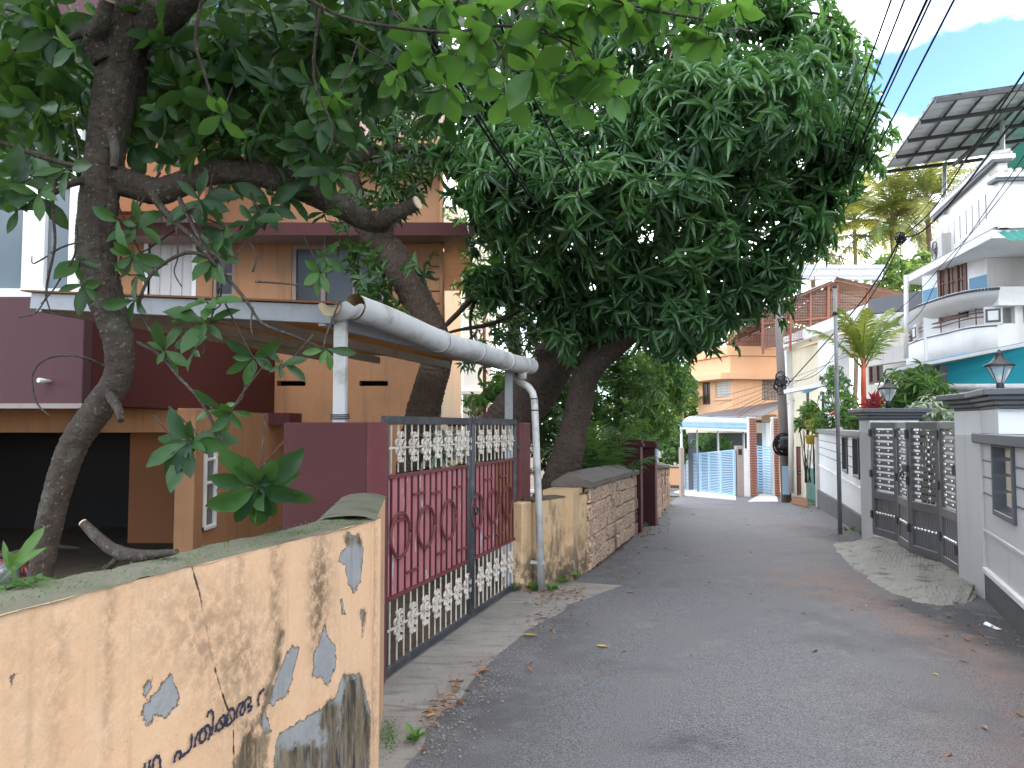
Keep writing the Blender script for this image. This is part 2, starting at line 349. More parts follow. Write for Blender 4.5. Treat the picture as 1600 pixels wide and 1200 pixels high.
# ------------------------------------------------------------------ ground
t = NT('garden_soil'); c = t.mix(t.noise(.8, 6), (.055, .038, .025), (.12, .085, .055)); c = t.mix(t.ramp(t.noise(6, 6), .5, .65), c, (.045, .05, .025)); t.bump(t.noise(25, 5), .6, .03); M['soil'] = t.done(c, .95)
xs = np.unique(np.concatenate([np.linspace(-400, -30, 12), np.linspace(-30, 40, 72), np.linspace(40, 400, 12)]))
ys = np.unique(np.concatenate([np.linspace(-60, -4, 8), np.linspace(-4, 50, 109), np.linspace(50, 700, 14)]))
X, Y = np.meshgrid(xs, ys); Z = np.array([[gz(x, y) for x in xs] for y in ys]) - .02
idx = np.arange(X.size).reshape(X.shape)
fc = np.stack([idx[:-1, :-1], idx[:-1, 1:], idx[1:, 1:], idx[1:, :-1]], -1).reshape(-1, 4)
o = bpy.data.objects.new('ground', npmesh('ground', np.stack([X, Y, Z], -1).reshape(-1, 3), fc, M['soil'])); COL.objects.link(o); tag(o, kind='structure')

LE = [LF(-6, -.55), LF(0, -.95), G(640, 1190), G(690, 1120), G(745, 1060), G(795, 1005), G(845, 945), G(880, 912), G(925, 893), G(960, 868), G(985, 846), G(1008, 823), G(1030, 801), G(1044, 787)]
LEp = [(p.x, p.y) for p in LE] + [(5.9, 27.2), (3.0, 30.0), (-6, 33.5)]
REp = [(2.2, -2.0), (3.55, 4.2), (3.78, 5.49), (4.45, 7.2), (4.75, 8.4), (5.2, 10.8), (5.35, 11.5), (6.0, 14), (7.3, 18.2), (7.75, 19.6), (9.2, 24.2), (9.6, 27.5), (8.6, 29.4), (7.4, 32.6), (4.0, 35.5), (-4, 39)]
def resample(pts, n):
    p = np.array(pts, float); s = np.concatenate([[0], np.cumsum(np.hypot(*np.diff(p, axis=0).T))]); q = np.linspace(0, s[-1], n)
    return np.stack([np.interp(q, s, p[:, 0]), np.interp(q, s, p[:, 1])], -1)
NR, NC = 420, 70
# pair the edges by arc length in two stretches so rows stay square to the lane
La = resample(LEp[:14], 300); Lb = resample(LEp[13:], 121)[1:]; L_ = np.concatenate([La, Lb])
Ra = resample(REp[:10], 300); Rb = resample(REp[9:], 121)[1:]; R_ = np.concatenate([Ra, Rb])
jit = np.interp(np.arange(NR), np.arange(0, NR + 6, 3), RNG.normal(0, 1, NR // 3 + 2)) * .025 + RNG.normal(0, .006, NR)
dirv = R_ - L_; dl = np.hypot(*dirv.T)[:, None]; L_ = L_ + dirv / dl * jit[:, None]
u = np.linspace(0, 1, NC)[None, :, None]
XY = L_[:, None, :] * (1 - u) + R_[:, None, :] * u
zz = np.array([[gz(x, y) for x, y in row] for row in XY]); camber = .015 * np.sin(np.pi * u[..., 0]); zz = zz + .010 + camber
dust = np.zeros(zz.shape); dark = np.zeros(zz.shape)
def blob(arr, px, py, rx, ry, a):        # rx across, ry along, metres
    g = G(px, py); arr += a * np.exp(-(((XY[..., 0] - g.x) / rx) ** 2 + ((XY[..., 1] - g.y) / ry) ** 2))
for b in [(1330, 935, .35, .9, 1.0), (1300, 915, .7, .8, .6), (1440, 985, .25, .7, .8), (1500, 1000, .3, .6, .9), (1560, 1060, .35, .8, .7), (1590, 1180, .5, .9, .6), (1260, 850, .5, 1.6, .45), (1255, 825, .5, 2, .6), (1150, 862, .8, .8, .4), (1290, 895, .6, .7, .5)]: blob(dust, *b)
for b in [(1530, 975, .35, .6, 1.1), (1590, 1010, .25, .5, .8), (1430, 950, .3, .3, .9), (1080, 1170, .25, .12, .7), (860, 980, .35, 1.0, .5), (760, 1110, .4, .8, .5), (960, 890, .4, 1.5, .45), (1300, 835, .35, 1.6, .6), (1330, 850, .2, .8, .6), (1020, 850, .5, 2.2, .3)]: blob(dark, *b)
t = NT('asphalt')
sp = t.noise(150, 3, .6); sp2 = t.noise(90, 3, .6)
c = t.mix(t.ramp(sp, .30, .70), (.026, .027, .030), (.23, .232, .246)); c = t.mix(t.math('MULTIPLY', t.ramp(t.noise(.9, 5), .35, .7), .30), c, (.15, .145, .145))
dn = t.math('MULTIPLY', t.attr('dust'), t.ramp(t.noise(3.5, 7, .65), .3, .75)); c = t.mix(t.math('MINIMUM', t.math('MULTIPLY', dn, .7), .42), c, (.27, .145, .095))
kn = t.math('MULTIPLY', t.attr('dark'), t.ramp(t.noise(5, 6, .6), .25, .6)); c = t.mix(t.math('MINIMUM', kn, .72), c, (.028, .028, .032))
c = t.mix(t.math('MULTIPLY', t.ramp(t.noise(.55, 7, .7), .50, .66), .4), c, (.055, .055, .06)); c = t.mix(t.math('MULTIPLY', t.ramp(t.noise(2.3, 6, .7), .55, .7), .25), c, (.26, .24, .22))
t.bump(t.math('ADD', sp, sp2), .75, .012); M['asphalt'] = t.done(c, t.ramp(sp2, .2, .8, .62, .9), 0, .35)
idx = np.arange(NR * NC).reshape(NR, NC); fc = np.stack([idx[:-1, :-1], idx[:-1, 1:], idx[1:, 1:], idx[1:, :-1]], -1).reshape(-1, 4)
o = bpy.data.objects.new('road', npmesh('road', np.concatenate([XY, zz[..., None]], -1).reshape(-1, 3), fc, M['asphalt'], attrs={'dust': dust.ravel(), 'dark': dark.ravel()})); COL.objects.link(o); tag(o, kind='structure')

# concrete strip before the maroon gate
t = NT('gate_apron_concrete'); n1 = t.noise(2.2, 7, .65); c = t.mix(n1, (.10, .095, .088), (.33, .31, .28)); c = t.mix(t.math('MULTIPLY', t.ramp(t.noise(1, 5, .6, (3, 14, 3)), .5, .7), .5), c, (.05, .047, .043)); c = t.mix(t.math('MULTIPLY', t.ramp(t.noise(70, 3), .5, .7), .35), c, (.3, .29, .27))
t.bump(t.noise(40, 5), .45, .01); M['apron'] = t.done(c, .9)
mb = MB()
for s0, s1 in ((3.0, 4.06), (4.075, 5.15), (5.165, 6.25), (6.265, 7.75)):
    mb.fbox(LF, (s0, s1), (-2.32, -.55), (-.06, .008))
tag(mb.build('apron', M['apron'], bevel=.004), kind='structure')
mb = MB().fbox(LF, (2.6, 12), (-12, -2.33), (-.06, -.002)); tag(mb.build('yard', M['soil']), kind='structure')

# ------------------------------------------------------------------ near boundary wall (peeling peach plaster)
def WPX(px, py, t=-1.557):               # photo position -> (s,z) on a plane of the left frame
    r = ray(px, py); k = t / (r.x * .9553 - r.y * .2957); q = Vector((0, 0, CAMH)) + r * k
    return (q.x * .2957 + q.y * .9553, q.z)
cp = lambda L: [WPX(x / 2.6667, 750 + y / 2.6667) for x, y in L]
GREY = [[(705, 800), (750, 905), (735, 950), (690, 985), (650, 985), (610, 1030), (590, 965), (630, 910), (660, 880)], [(600, 850), (635, 830), (635, 860), (610, 890)],
        [(1450, 225), (1500, 235), (1520, 290), (1505, 420), (1480, 470), (1455, 430), (1440, 350), (1410, 340), (1425, 310), (1440, 290)],
        [(1355, 595), (1370, 660), (1400, 690), (1400, 780), (1360, 870), (1340, 820), (1305, 820), (1310, 720), (1330, 690)],
        [(1215, 690), (1245, 700), (1220, 800), (1205, 880), (1140, 940), (1115, 930), (1140, 850), (1165, 780)],
        [(1430, 810), (1500, 810), (1540, 960), (1530, 1400), (1130, 1400), (1150, 1080), (1200, 1030), (1290, 985), (1330, 960), (1400, 900)],
        [(40, 830), (60, 795), (70, 810), (50, 860)], [(1090, 920), (1130, 1050), (1090, 1060)], [(1420, 480), (1445, 560), (1430, 550)], [(1505, 540), (1520, 560), (1510, 650)], [(205, 500), (220, 515), (210, 522)]]
MOLD = [[(1150, 640), (1175, 640), (1160, 760), (1130, 900), (1090, 1000), (1000, 1040), (975, 1300), (1140, 1400), (1100, 1060), (1060, 1050), (1100, 900), (1130, 760)],
        [(1435, 815), (1500, 815), (1540, 960), (1535, 1300), (1440, 1300), (1400, 1100), (1420, 950)], [(1150, 1120), (1250, 1085), (1330, 1110), (1420, 1040), (1540, 1000), (1535, 1400), (1130, 1400)], [(1330, 960), (1400, 905), (1420, 960), (1400, 1040), (1340, 1090)], [(1430, 228), (1500, 230), (1510, 262), (1440, 270)], [(1500, 540), (1525, 545), (1512, 660)]]
NS, NZ = 1150, 320
S0, S1 = -2.2, 3.08
s_, z_ = np.meshgrid(np.linspace(S0, S1, NS), np.linspace(-.3, 1.192, NZ))
grey = np.full(s_.shape, 9.); mold = np.full(s_.shape, 9.)
for pl in GREY: grey = np.minimum(grey, sdf_poly(s_, z_, cp(pl)))
for pl in MOLD: mold = np.minimum(mold, sdf_poly(s_, z_, cp(pl)))
crack = sdf_line(s_, z_, cp([(790, 330), (830, 470), (855, 590), (880, 740), (920, 880), (970, 1020), (975, 1250)]))
stain = np.zeros(s_.shape)
for x, y, rx, rz, a in [(1150, 420, .045, .35, .6), (460, 620, .02, .4, .35), (1340, 420, .09, .2, .75), (840, 640, .1, .16, .42), (1000, 780, .14, .22, .62), (1000, 300, .03, .2, .35), (1560, 500, .03, .6, .45), (680, 560, .15, .2, .25), (1320, 560, .05, .2, .6), (250, 700, .03, .5, .2), (1450, 1100, .22, .2, .7), (60, 760, .3, .3, .15)]:
    a_, b_ = WPX(x / 2.6667, 750 + y / 2.6667); stain += a * np.exp(-((s_ - a_) / rx) ** 2 - ((z_ - b_) / rz) ** 2)
topd = (1.165 - z_)
t = NT('peeling_peach_plaster')
rag = t.math('MULTIPLY', t.math('SUBTRACT', t.noise(28, 7, .72), .5), .07)
g = t.ramp(t.math('ADD', t.attr('grey'), rag), -.0015, .0015, 1, 0); m_ = t.ramp(t.math('ADD', t.attr('mold'), t.math('MULTIPLY', t.math('SUBTRACT', t.noise(14, 6, .7), .5), .16)), -.02, .02, 1, 0)
edge = t.ramp(t.math('ABSOLUTE', t.math('ADD', t.attr('grey'), rag)), .001, .005, .8, 0)
base = t.mix(t.noise(2.5, 6, .6), (.60, .38, .225), (.70, .465, .295)); base = t.mix(t.math('MULTIPLY', t.ramp(t.noise(9, 6, .7), .45, .7), .28), base, (.74, .56, .41))
st = t.math('MULTIPLY', t.attr('stain'), t.ramp(t.noise(26, 7, .75), .34, .62)); base = t.mix(t.math('MINIMUM', st, .85), base, (.10, .075, .045))
spk = t.math('MULTIPLY', t.ramp(t.noise(120, 3, .6), .62, .70), t.ramp(t.noise(3, 4), .45, .65)); base = t.mix(t.math('MULTIPLY', spk, .7), base, (.13, .09, .05))
vs_ = t.math('MULTIPLY', t.ramp(t.noise(1, 5, .6, (16, 16, .8)), .52, .74), .4); base = t.mix(vs_, base, (.30, .22, .13))
gc = t.mix(t.noise(12, 5, .65), (.19, .195, .20), (.36, .37, .38)); gc = t.mix(t.math('MULTIPLY', t.ramp(t.noise(1, 5, .6, (22, 22, 2)), .48, .7), .5), gc, (.16, .175, .13))
mc = t.mix(t.ramp(t.noise(1, 7, .75, (30, 30, 5)), .32, .66), (.006, .005, .004), (.20, .155, .095))
col = t.mix(g, base, gc); col = t.mix(t.math('MULTIPLY', m_, t.ramp(t.noise(1, 6, .7, (17, 17, 5)), .30, .5, .35, .95)), col, mc); col = t.mix(t.math('MULTIPLY', edge, t.math('SUBTRACT', 1.0, t.math('MULTIPLY', m_, .6))), col, (.07, .055, .04))
ck = t.ramp(t.math('ADD', t.attr('crack'), t.math('MULTIPLY', t.math('SUBTRACT', t.noise(30, 4), .5), .012)), .0016, .0042, 1, 0); col = t.mix(t.math('MULTIPLY', ck, t.ramp(t.noise(5, 3), .34, .46)), col, (.05, .035, .02))
h = t.math('ADD', t.math('MULTIPLY', t.noise(55, 5, .6), .45), t.math('MULTIPLY', t.noise(9, 4), .5)); h = t.math('SUBTRACT', h, t.math('MULTIPLY', g, .9)); h = t.math('SUBTRACT', h, t.math('MULTIPLY', ck, .8)); t.bump(h, .55, .012)
M['peel'] = t.done(col, .85, 0, .3)
pp = np.stack([.2957 * s_ + .9553 * (-1.557), .9553 * s_ - .2957 * (-1.557), z_], -1)
bulge = .004 * np.sin(s_ * 5.1) * np.sin(z_ * 4 + 1); pp[..., 0] += .9553 * bulge; pp[..., 1] -= .2957 * bulge
bw = T('boundary_wall', 'peach plastered boundary wall with peeling grey patches and painted lettering', 'wall', LF(3.0, -1.66))
idx = np.arange(NS * NZ).reshape(NZ, NS); fc = np.stack([idx[:-1, :-1], idx[:-1, 1:], idx[1:, 1:], idx[1:, :-1]], -1).reshape(-1, 4)
me = npmesh('plaster_face', (pp - np.array(bw.location)).reshape(-1, 3), fc, M['peel'], attrs={'grey': grey.ravel(), 'mold': mold.ravel(), 'crack': crack.ravel(), 'stain': stain.ravel()})
inst('plaster_face', me, bw, bw.location)
mb = MB().fbox(LF, (S0, 3.079), (-1.757, -1.575), (-.3, 1.185)); mb.build('core', M['peach'], bw)
# top of the wall: uneven mossy mortar
def topf(u, v):
    s = S0 + (3.085 - S0) * u; tt = -1.76 + .21 * v; n = .003 * math.sin(s * 9 + v * 5) + .002 * math.sin(s * 37 + 2) * math.cos(v * 7) + random.uniform(-.0015, .0015)
    return LF(s, tt - (.004 if v == 1 else 0), 1.197 + n - (.006 if v in (0, 1) else 0))
mb = MB().grid(topf, 300, 8)
mb.build('wall_top', M['moss'], bw)
# return of the wall towards the gate pillar
A, B = P(586.5, 700, 3.33), P(603, 700, 4.45); A.z = B.z = 0; dn = (B - A).normalized(); nn = Vector((dn.y, -dn.x, 0))
FR = lambda s, tt, z=0: A + dn * s + nn * tt + Vector((0, 0, z))
LR = (B - A).length
MB().fbox(FR, (0.0, LR), (-.24, -.001), (-.3, 1.19)).build('return_wall', M['peach'], bw, bevel=.012)
MB().grid(lambda u, v: FR(-.006 + (LR + .006) * u, -.245 + .248 * v, 1.192 + .022 * math.sin(v * math.pi) ** .5 + random.uniform(-.002, .002)), 30, 6).build('return_top', M['moss'], bw)
# painted letters: brush strokes on the plaster
M['ink'] = MAT('faded_blue_black_paint', (.035, .035, .065), .5, 40, .7, 0)
STR = [[(505, 1030), (515, 960), (545, 905), (580, 912), (575, 955), (555, 985)], [(560, 982), (620, 935), (680, 885), (700, 820), (705, 695)],
       [(738, 855), (750, 760), (785, 685), (840, 640), (880, 605), (915, 640), (908, 720), (890, 772)], [(850, 650), (868, 700), (850, 770), (815, 800), (795, 775), (800, 710), (825, 670)],
       [(880, 515), (895, 462), (930, 440), (950, 490), (945, 600), (932, 720)],
       [(972, 680), (985, 610), (1035, 525), (1072, 490), (1085, 540), (1060, 620), (1010, 662), (985, 640)], [(1030, 560), (1060, 600), (1110, 600)],
       [(1085, 585), (1110, 500), (1145, 420), (1188, 435), (1190, 520), (1150, 575), (1115, 600), (1105, 560), (1130, 520)],
       [(1215, 525), (1222, 430), (1255, 362), (1295, 350), (1312, 410), (1290, 475), (1262, 478), (1262, 430), (1300, 350), (1345, 295), (1378, 300), (1372, 350), (1340, 385), (1388, 392), (1375, 430), (1340, 450)],
       [(1470, 385), (1462, 310), (1485, 230), (1535, 192)], [(1478, 230), (1500, 245)],
       [(165, 1095), (172, 1030)], [(215, 1200), (218, 1090), (228, 995)], [(262, 1200), (262, 1060), (275, 990), (312, 955), (342, 990), (345, 1100), (345, 1200)]]
mb = MB()
for st in STR:
    pts = spline([WPX(200 + x / 7.2727, 1050 + y / 7.2727) for x, y in st], 6)
    c0 = [np.array(p) for p in pts]; vs = []
    for i, p in enumerate(c0):
        d = c0[min(i + 1, len(c0) - 1)] - c0[max(i - 1, 0)]; d = d / (np.hypot(*d) + 1e-9); nrm = np.array([-d[1], d[0]]); w = .0050 * (1 + .3 * math.sin(i * 1.3)) * random.uniform(.8, 1.15)
        for sgn in (-1, 1): q = p + nrm * w * sgn; vs.append(LF(q[0], -1.557 + .0062, q[1]))
    mb.add(vs, [(2 * i, 2 * i + 1, 2 * i + 3, 2 * i + 2) for i in range(len(c0) - 1)])
mb.build('painted_lettering', M['ink'], bw, label='dark blue hand painted Malayalam lettering on the peach plaster')

# ------------------------------------------------------------------ maroon gate, its pillars
GP = -2.217; GA, GB = 4.42, 7.27; GM = 5.99
t = NT('plum_pink_gate_sheet'); c = t.mix(t.noise(3, 5), (.34, .115, .125), (.45, .18, .19)); fl = t.ramp(t.noise(1, 6, .6, (7, 7, 2.0)), .625, .64)
c = t.mix(fl, c, t.mix(t.noise(20, 4), (.33, .36, .42), (.55, .58, .64))); t.bump(t.math('SUBTRACT', t.noise(50, 3), fl), .2, .006); M['gatesheet'] = t.done(c, .55)
t = NT('ochre_stained_gate_sheet'); c = t.mix(t.noise(2, 6), (.20, .058, .055), (.28, .12, .04)); fl = t.ramp(t.noise(1, 6, .6, (7, 7, 2.0)), .60, .615); c = t.mix(fl, c, (.44, .47, .52)); M['gatesheet2'] = t.done(c, .6)
M['gaterod'] = MAT('dark_gate_rod', (.075, .014, .02), .7, 5, .55, .08, 90)
M['gatemaroon'] = MAT('maroon_gate_iron', (.16, .035, .042), .7, 5, .55, .08, 90, dirt=.3, dcol=(.20, .09, .05), dscale=8)
def pillar(lbl, s, tt, z, mat, name='gate_pillar', cat='gate pillar', group=None):
    r = T(name, lbl, cat, LF((s[0] + s[1]) / 2, (tt[0] + tt[1]) / 2, z[0]), group)
    MB().fbox(LF, s, tt, z).build('shaft', mat, r, bevel=.012); return r
r = pillar('plum gate pillar carrying the carport post, behind the peeling wall', (4.14, 4.40), (GP - .55, GP + .03), (-.1, 1.62), M['maroon'])
mb = MB().fbox(LF, (4.14, 4.402), (GP + .03, GP + .034), (-.1, 1.618)); mb.build('road_face', M['gatemaroon'], r)
r = pillar('plum gate post beside the white downpipe', (7.36, 7.72), (GP - .18, GP + .03), (-.1, 1.63), M['gatemaroon'])
gate = T('iron_gate', 'maroon double leaf iron gate with rings and white cast flowers', 'gate', LF(5.9, GP))
Z0, Z1, ZL, ZH = .055, 1.635, .50, 1.27
def vsag(s): return .10 * ((s - GA) / (GB - GA) - .5) * 0
# frames
mb = MB(); 
for a, b in ((GA, GM - .035), (GM + .035, GB)):
    fr = MB(); fr.bar(LF(a, GP, Z1), LF(b, GP, Z1), .045, .055); fr.bar(LF(a, GP, Z0), LF(b, GP, Z0), .045, .05)
    fr.tube([LF(a + .02, GP, Z0), LF(a + .02, GP, Z1)], .024, 8); fr.tube([LF(b - .02, GP, Z0), LF(b - .02, GP, Z1)], .026, 8)
    fr.build('leaf_frame', M['iron'], gate, bevel=.004)
for z in (ZL, ZH):
    for a, b in ((GA + .045, GM - .08), (GM + .08, GB - .045)): MB().bar(LF(a, GP + .004, z), LF(b, GP + .004, z), .03, .022).build('rail', M['gatemaroon'], gate)
for zc in (.30, 1.455):
    for a, b in ((GA + .045, GM - .08), (GM + .08, GB - .045)): MB().bar(LF(a, GP + .008, zc), LF(b, GP + .008, zc), .006, .014).build('ornament_rail', M['ironwhite'], gate)
# bars, boards
n = 26; ss = [GA + .05 + (GB - GA - .1) * (i + .5) / n for i in range(n)]
ss = [s for s in ss if abs(s - GM) > .05]
barU = MB().box((0, 0, 0), .008, .008, ZH * 0 + (Z1 - ZH) - .05).mesh('bar', M['ironwhite'])
barL = MB().box((0, 0, 0), .008, .008, (ZL - Z0) - .05).mesh('bar', M['ironwhite'])
rotg = Matrix.Rotation(-math.radians(17.2), 3, 'Z').to_quaternion()
for s in ss:
    inst('bar', barU, gate, LF(s, GP, (Z1 + ZH) / 2 - .002), rotg); inst('bar', barL, gate, LF(s, GP, (Z0 + ZL) / 2), rotg)
pitch = ss[1] - ss[0]
bwid = pitch - .018
boardm = {}
for mm in ('gatesheet', 'gatesheet2'): boardm[mm] = MB().box((0, 0, 0), .006, bwid, ZH - ZL - .02).mesh('board', M[mm])
edges = [GA + .045] + [s for s in ss] + [GB - .045]
for a, b in zip(edges[:-1], edges[1:]):
    mm = M['gatesheet2'] if a > 6.62 else M['gatesheet']
    for p0, p1 in ([(a, b)] if not (a < GM < b) else [(a, GM - .06), (GM + .06, b)]):
        if p1 - p0 < .03: continue
        MB().fbox(LF, (p0 + .010, p1 - .010), (GP - .006, GP - .001 + random.uniform(0, .003)), (ZL + .012, ZH - .012)).build('board', mm, gate)
rodm = MB().box((0, 0, 0), .014, .016, ZH - ZL - .024).mesh('rod', M['gaterod'])
for s in ss: inst('rod', rodm, gate, LF(s, GP + .002, (ZH + ZL) / 2), rotg)
ringz = .885
us = Vector((.2957, .9553, 0))
ringm = MB(); ringm.torus((0, 0, 0), us, (0, 0, 1), .150, .0065, 28, 6); ringm.torus((0, 0.0, 0), us, (0, 0, 1), .134, .0055, 26, 6); ringm = ringm.mesh('ring', M['gatemaroon'])
for i in (1, 5, 9, 14, 18, 22): inst('ring', ringm, gate, LF(ss[i], GP + .022, ringz + .0))
for i, zz_ in ((3, 1.13), (6.9, .56 + .55), (10.5, 1.12), (13, 1.16), (16, 1.13), (20, 1.13), (2.6, .62), (7, .66), (11.6, .62), (16, .63), (19.5, .61), (0, .98)):
    i0 = int(i); a = ss[min(i0, len(ss) - 1)]; b = a + pitch * 1.9
    if a < GM < b: b = GM - .05
    MB().bar(LF(a, GP + .014, zz_), LF(min(b, GB - .05), GP + .014, zz_), .012, .016).build('cross_strip', M['gatemaroon'], gate)
# cast flower: curled flat bars
orn = MB()
for (cx, cz, R, a0, a1) in [(-.022, .085, .020, -1.2, 4.2), (.022, .085, .020, 4.3, -1.0), (-.046, .030, .026, -.6, 4.6), (.046, .030, .026, 3.7, -1.5), (-.044, -.030, .024, .6, -4.4), (.044, -.030, .024, 2.5, 7.5), (-.020, -.080, .019, .8, -4.2), (.020, -.080, .019, 2.3, 7.3)]:
    ns = 12
    for w in (-.009, .009):
        pass
    pts = [(cx + R * math.cos(a0 + (a1 - a0) * i / ns), cz + R * math.sin(a0 + (a1 - a0) * i / ns)) for i in range(ns + 1)]
    vs = []
    for (q, z) in pts:
        for w in (-.008, .008): vs.append(us * q + Vector((.9553, -.2957, 0)) * w + Vector((0, 0, z)))
    vi = []
    for (q, z) in [(cx + (R - .0025) * math.cos(a0 + (a1 - a0) * i / ns), cz + (R - .0025) * math.sin(a0 + (a1 - a0) * i / ns)) for i in range(ns + 1)]:
        for w in (-.008, .008): vi.append(us * q + Vector((.9553, -.2957, 0)) * w + Vector((0, 0, z)))
    k = len(vs); fs = [(2 * i, 2 * i + 1, 2 * i + 3, 2 * i + 2) for i in range(ns)] + [(k + 2 * i, k + 2 * i + 2, k + 2 * i + 3, k + 2 * i + 1) for i in range(ns)]
    fs += [(2 * i, 2 * i + 2, k + 2 * i + 2, k + 2 * i) for i in range(ns)] + [(2 * i + 1, k + 2 * i + 1, k + 2 * i + 3, 2 * i + 3) for i in range(ns)]
    orn.add(vs + vi, fs, smooth=True)
orn.bar((0, 0, .08), (0, 0, -.08), .012, .012)
orn = orn.mesh('cast_flower', M['ironwhite'])
for z in (.30, 1.455):
    for i in range(0, len(ss)):
        if i % 2 == 1: inst('cast_flower', orn, gate, LF(ss[i], GP + .016, z + random.uniform(-.004, .004)))
MB().bar(LF(GM + .06, GP + .03, .99), LF(GM + .02, GP + .03, .99), .02).bar(LF(GM + .06, GP + .03, .93), LF(GM + .02, GP + .03, .93), .02).torus(LF(GM + .07, GP + .035, .89), us, (0, 0, 1), .028, .007, 14, 6).build('latch', M['iron'], gate)
for z in (.4, 1.40): MB().bar(LF(GB, GP + .01, z), LF(GB + .09, GP + .01, z), .03, .06).build('hinge', M['iron'], gate)

# ------------------------------------------------------------------ short splayed wall, downpipe, stone wall
A1, B1 = G(822, 926), G(918, 893)
d1 = (B1 - A1).normalized(); n1_ = Vector((d1.y, -d1.x, 0)); L1 = (B1 - A1).length
FS = lambda s, tt, z=0: A1 + d1 * s + n1_ * tt + Vector((0, 0, z))
t = NT('mildewed_yellow_plaster'); c = t.mix(t.noise(3, 6), (.52, .36, .20), (.70, .50, .31)); pz = t.n.new('ShaderNodeSeparateXYZ'); t.lk(t.pos, pz.inputs[0]); c = t.mix(t.math('MULTIPLY', t.math('MULTIPLY', t.ramp(pz.outputs[2], .05, .6, 1, 0), t.ramp(t.noise(7, 7, .72), .40, .56)), .9), c, (.07, .062, .05)); c = t.mix(t.math('MULTIPLY', t.ramp(t.noise(1, 7, .7, (8, 8, 2.2)), .52, .70), .7), c, (.06, .05, .035)); c = t.mix(t.math('MULTIPLY', t.ramp(t.noise(9, 6, .7), .55, .7), .5), c, (.13, .12, .05)); t.bump(t.noise(45, 5), .4, .012); M['yplaster'] = t.done(c, .9)
r = T('splayed_wall', 'short mildewed yellow plaster wall between gate post and stone wall', 'wall', FS(L1 / 2, -.1))
MB().fbox(FS, (.17, L1), (-.26, 0), (-.2, .86)).build('plaster', M['yplaster'], r, bevel=.02)
MB().grid(lambda u, v: FS(.16 + (L1 - .15) * u, -.27 + .28 * v, .865 + .012 * math.sin(v * 3.1) + random.uniform(-.004, .004)), 30, 5).build('wall_top', M['moss'], r)
MB().fbox(FS, (-.02, .165), (-.28, -.03), (-.2, .86)).build('pier', M['yplaster'], r, bevel=.015)
dp = T('downpipe', 'white PVC downpipe running from the gutter to the road', 'pipe', G(845, 925))
b_ = G(846, 926) + Vector((0, 0, .01)); dd = b_.y
path = [P(802, 583, dd + .28), P(806, 592, dd + .2), P(815, 598, dd + .1), P(826, 605, dd + .03), P(832, 613, dd), P(835, 626, dd), P(838, 700, dd), P(842, 800, dd), b_]
MB().tube(path, .036, 12).build('pipe', M['pvc'], dp)
for px_, py_ in ((834, 622), (835, 640)): q = P(px_, py_, dd); MB().tube([q, q - Vector((0, 0, .012))], .041, 12).build('joint_ring', M['iron'], dp)
q = P(844, 879, dd); MB().bar(q + Vector((-.09, .03, 0)), q + Vector((.04, -.03, 0)), .02, .03).build('clamp', M['pvc'], dp)
# stone wall
A2 = G(921, 893); B2 = G(990, 838); d2 = (B2 - A2); d2.z = 0; L2 = 3.7; d2.normalize(); d2 = Vector((.2957, .9553, 0)).lerp(d2, .5).normalized(); n2_ = Vector((d2.y, -d2.x, 0))
def FW(s, tt, z=0):
    p = A2 + d2 * s + n2_ * tt; p.z = gz(p.x, p.y) + z; return p
t = NT('painted_laterite'); c = t.mix(t.noise(4, 6, .6), (.60, .39, .275), (.84, .63, .46)); pit = t.ramp(t.noise(34, 5, .7), .50, .62); c = t.mix(t.math('MULTIPLY', pit, .62), c, (.15, .08, .055))
c = t.mix(t.math('MULTIPLY', t.ramp(t.noise(1, 6, .6, (1.6, 1.6, .25)), .52, .64), .85), c, (.04, .038, .038)); t.bump(t.math('SUBTRACT', t.noise(18, 5), pit), .9, .03); M['laterite'] = t.done(c, .9, 0, .25)
M['mortar'] = MAT('recessed_mortar', (.30, .19, .13), .6, 6, .95, .4, 40, dirt=.6)
sw = T('stone_wall', 'laterite block wall with a dark sloped concrete cap beside the road', 'wall', FW(L2 / 2, -.15))
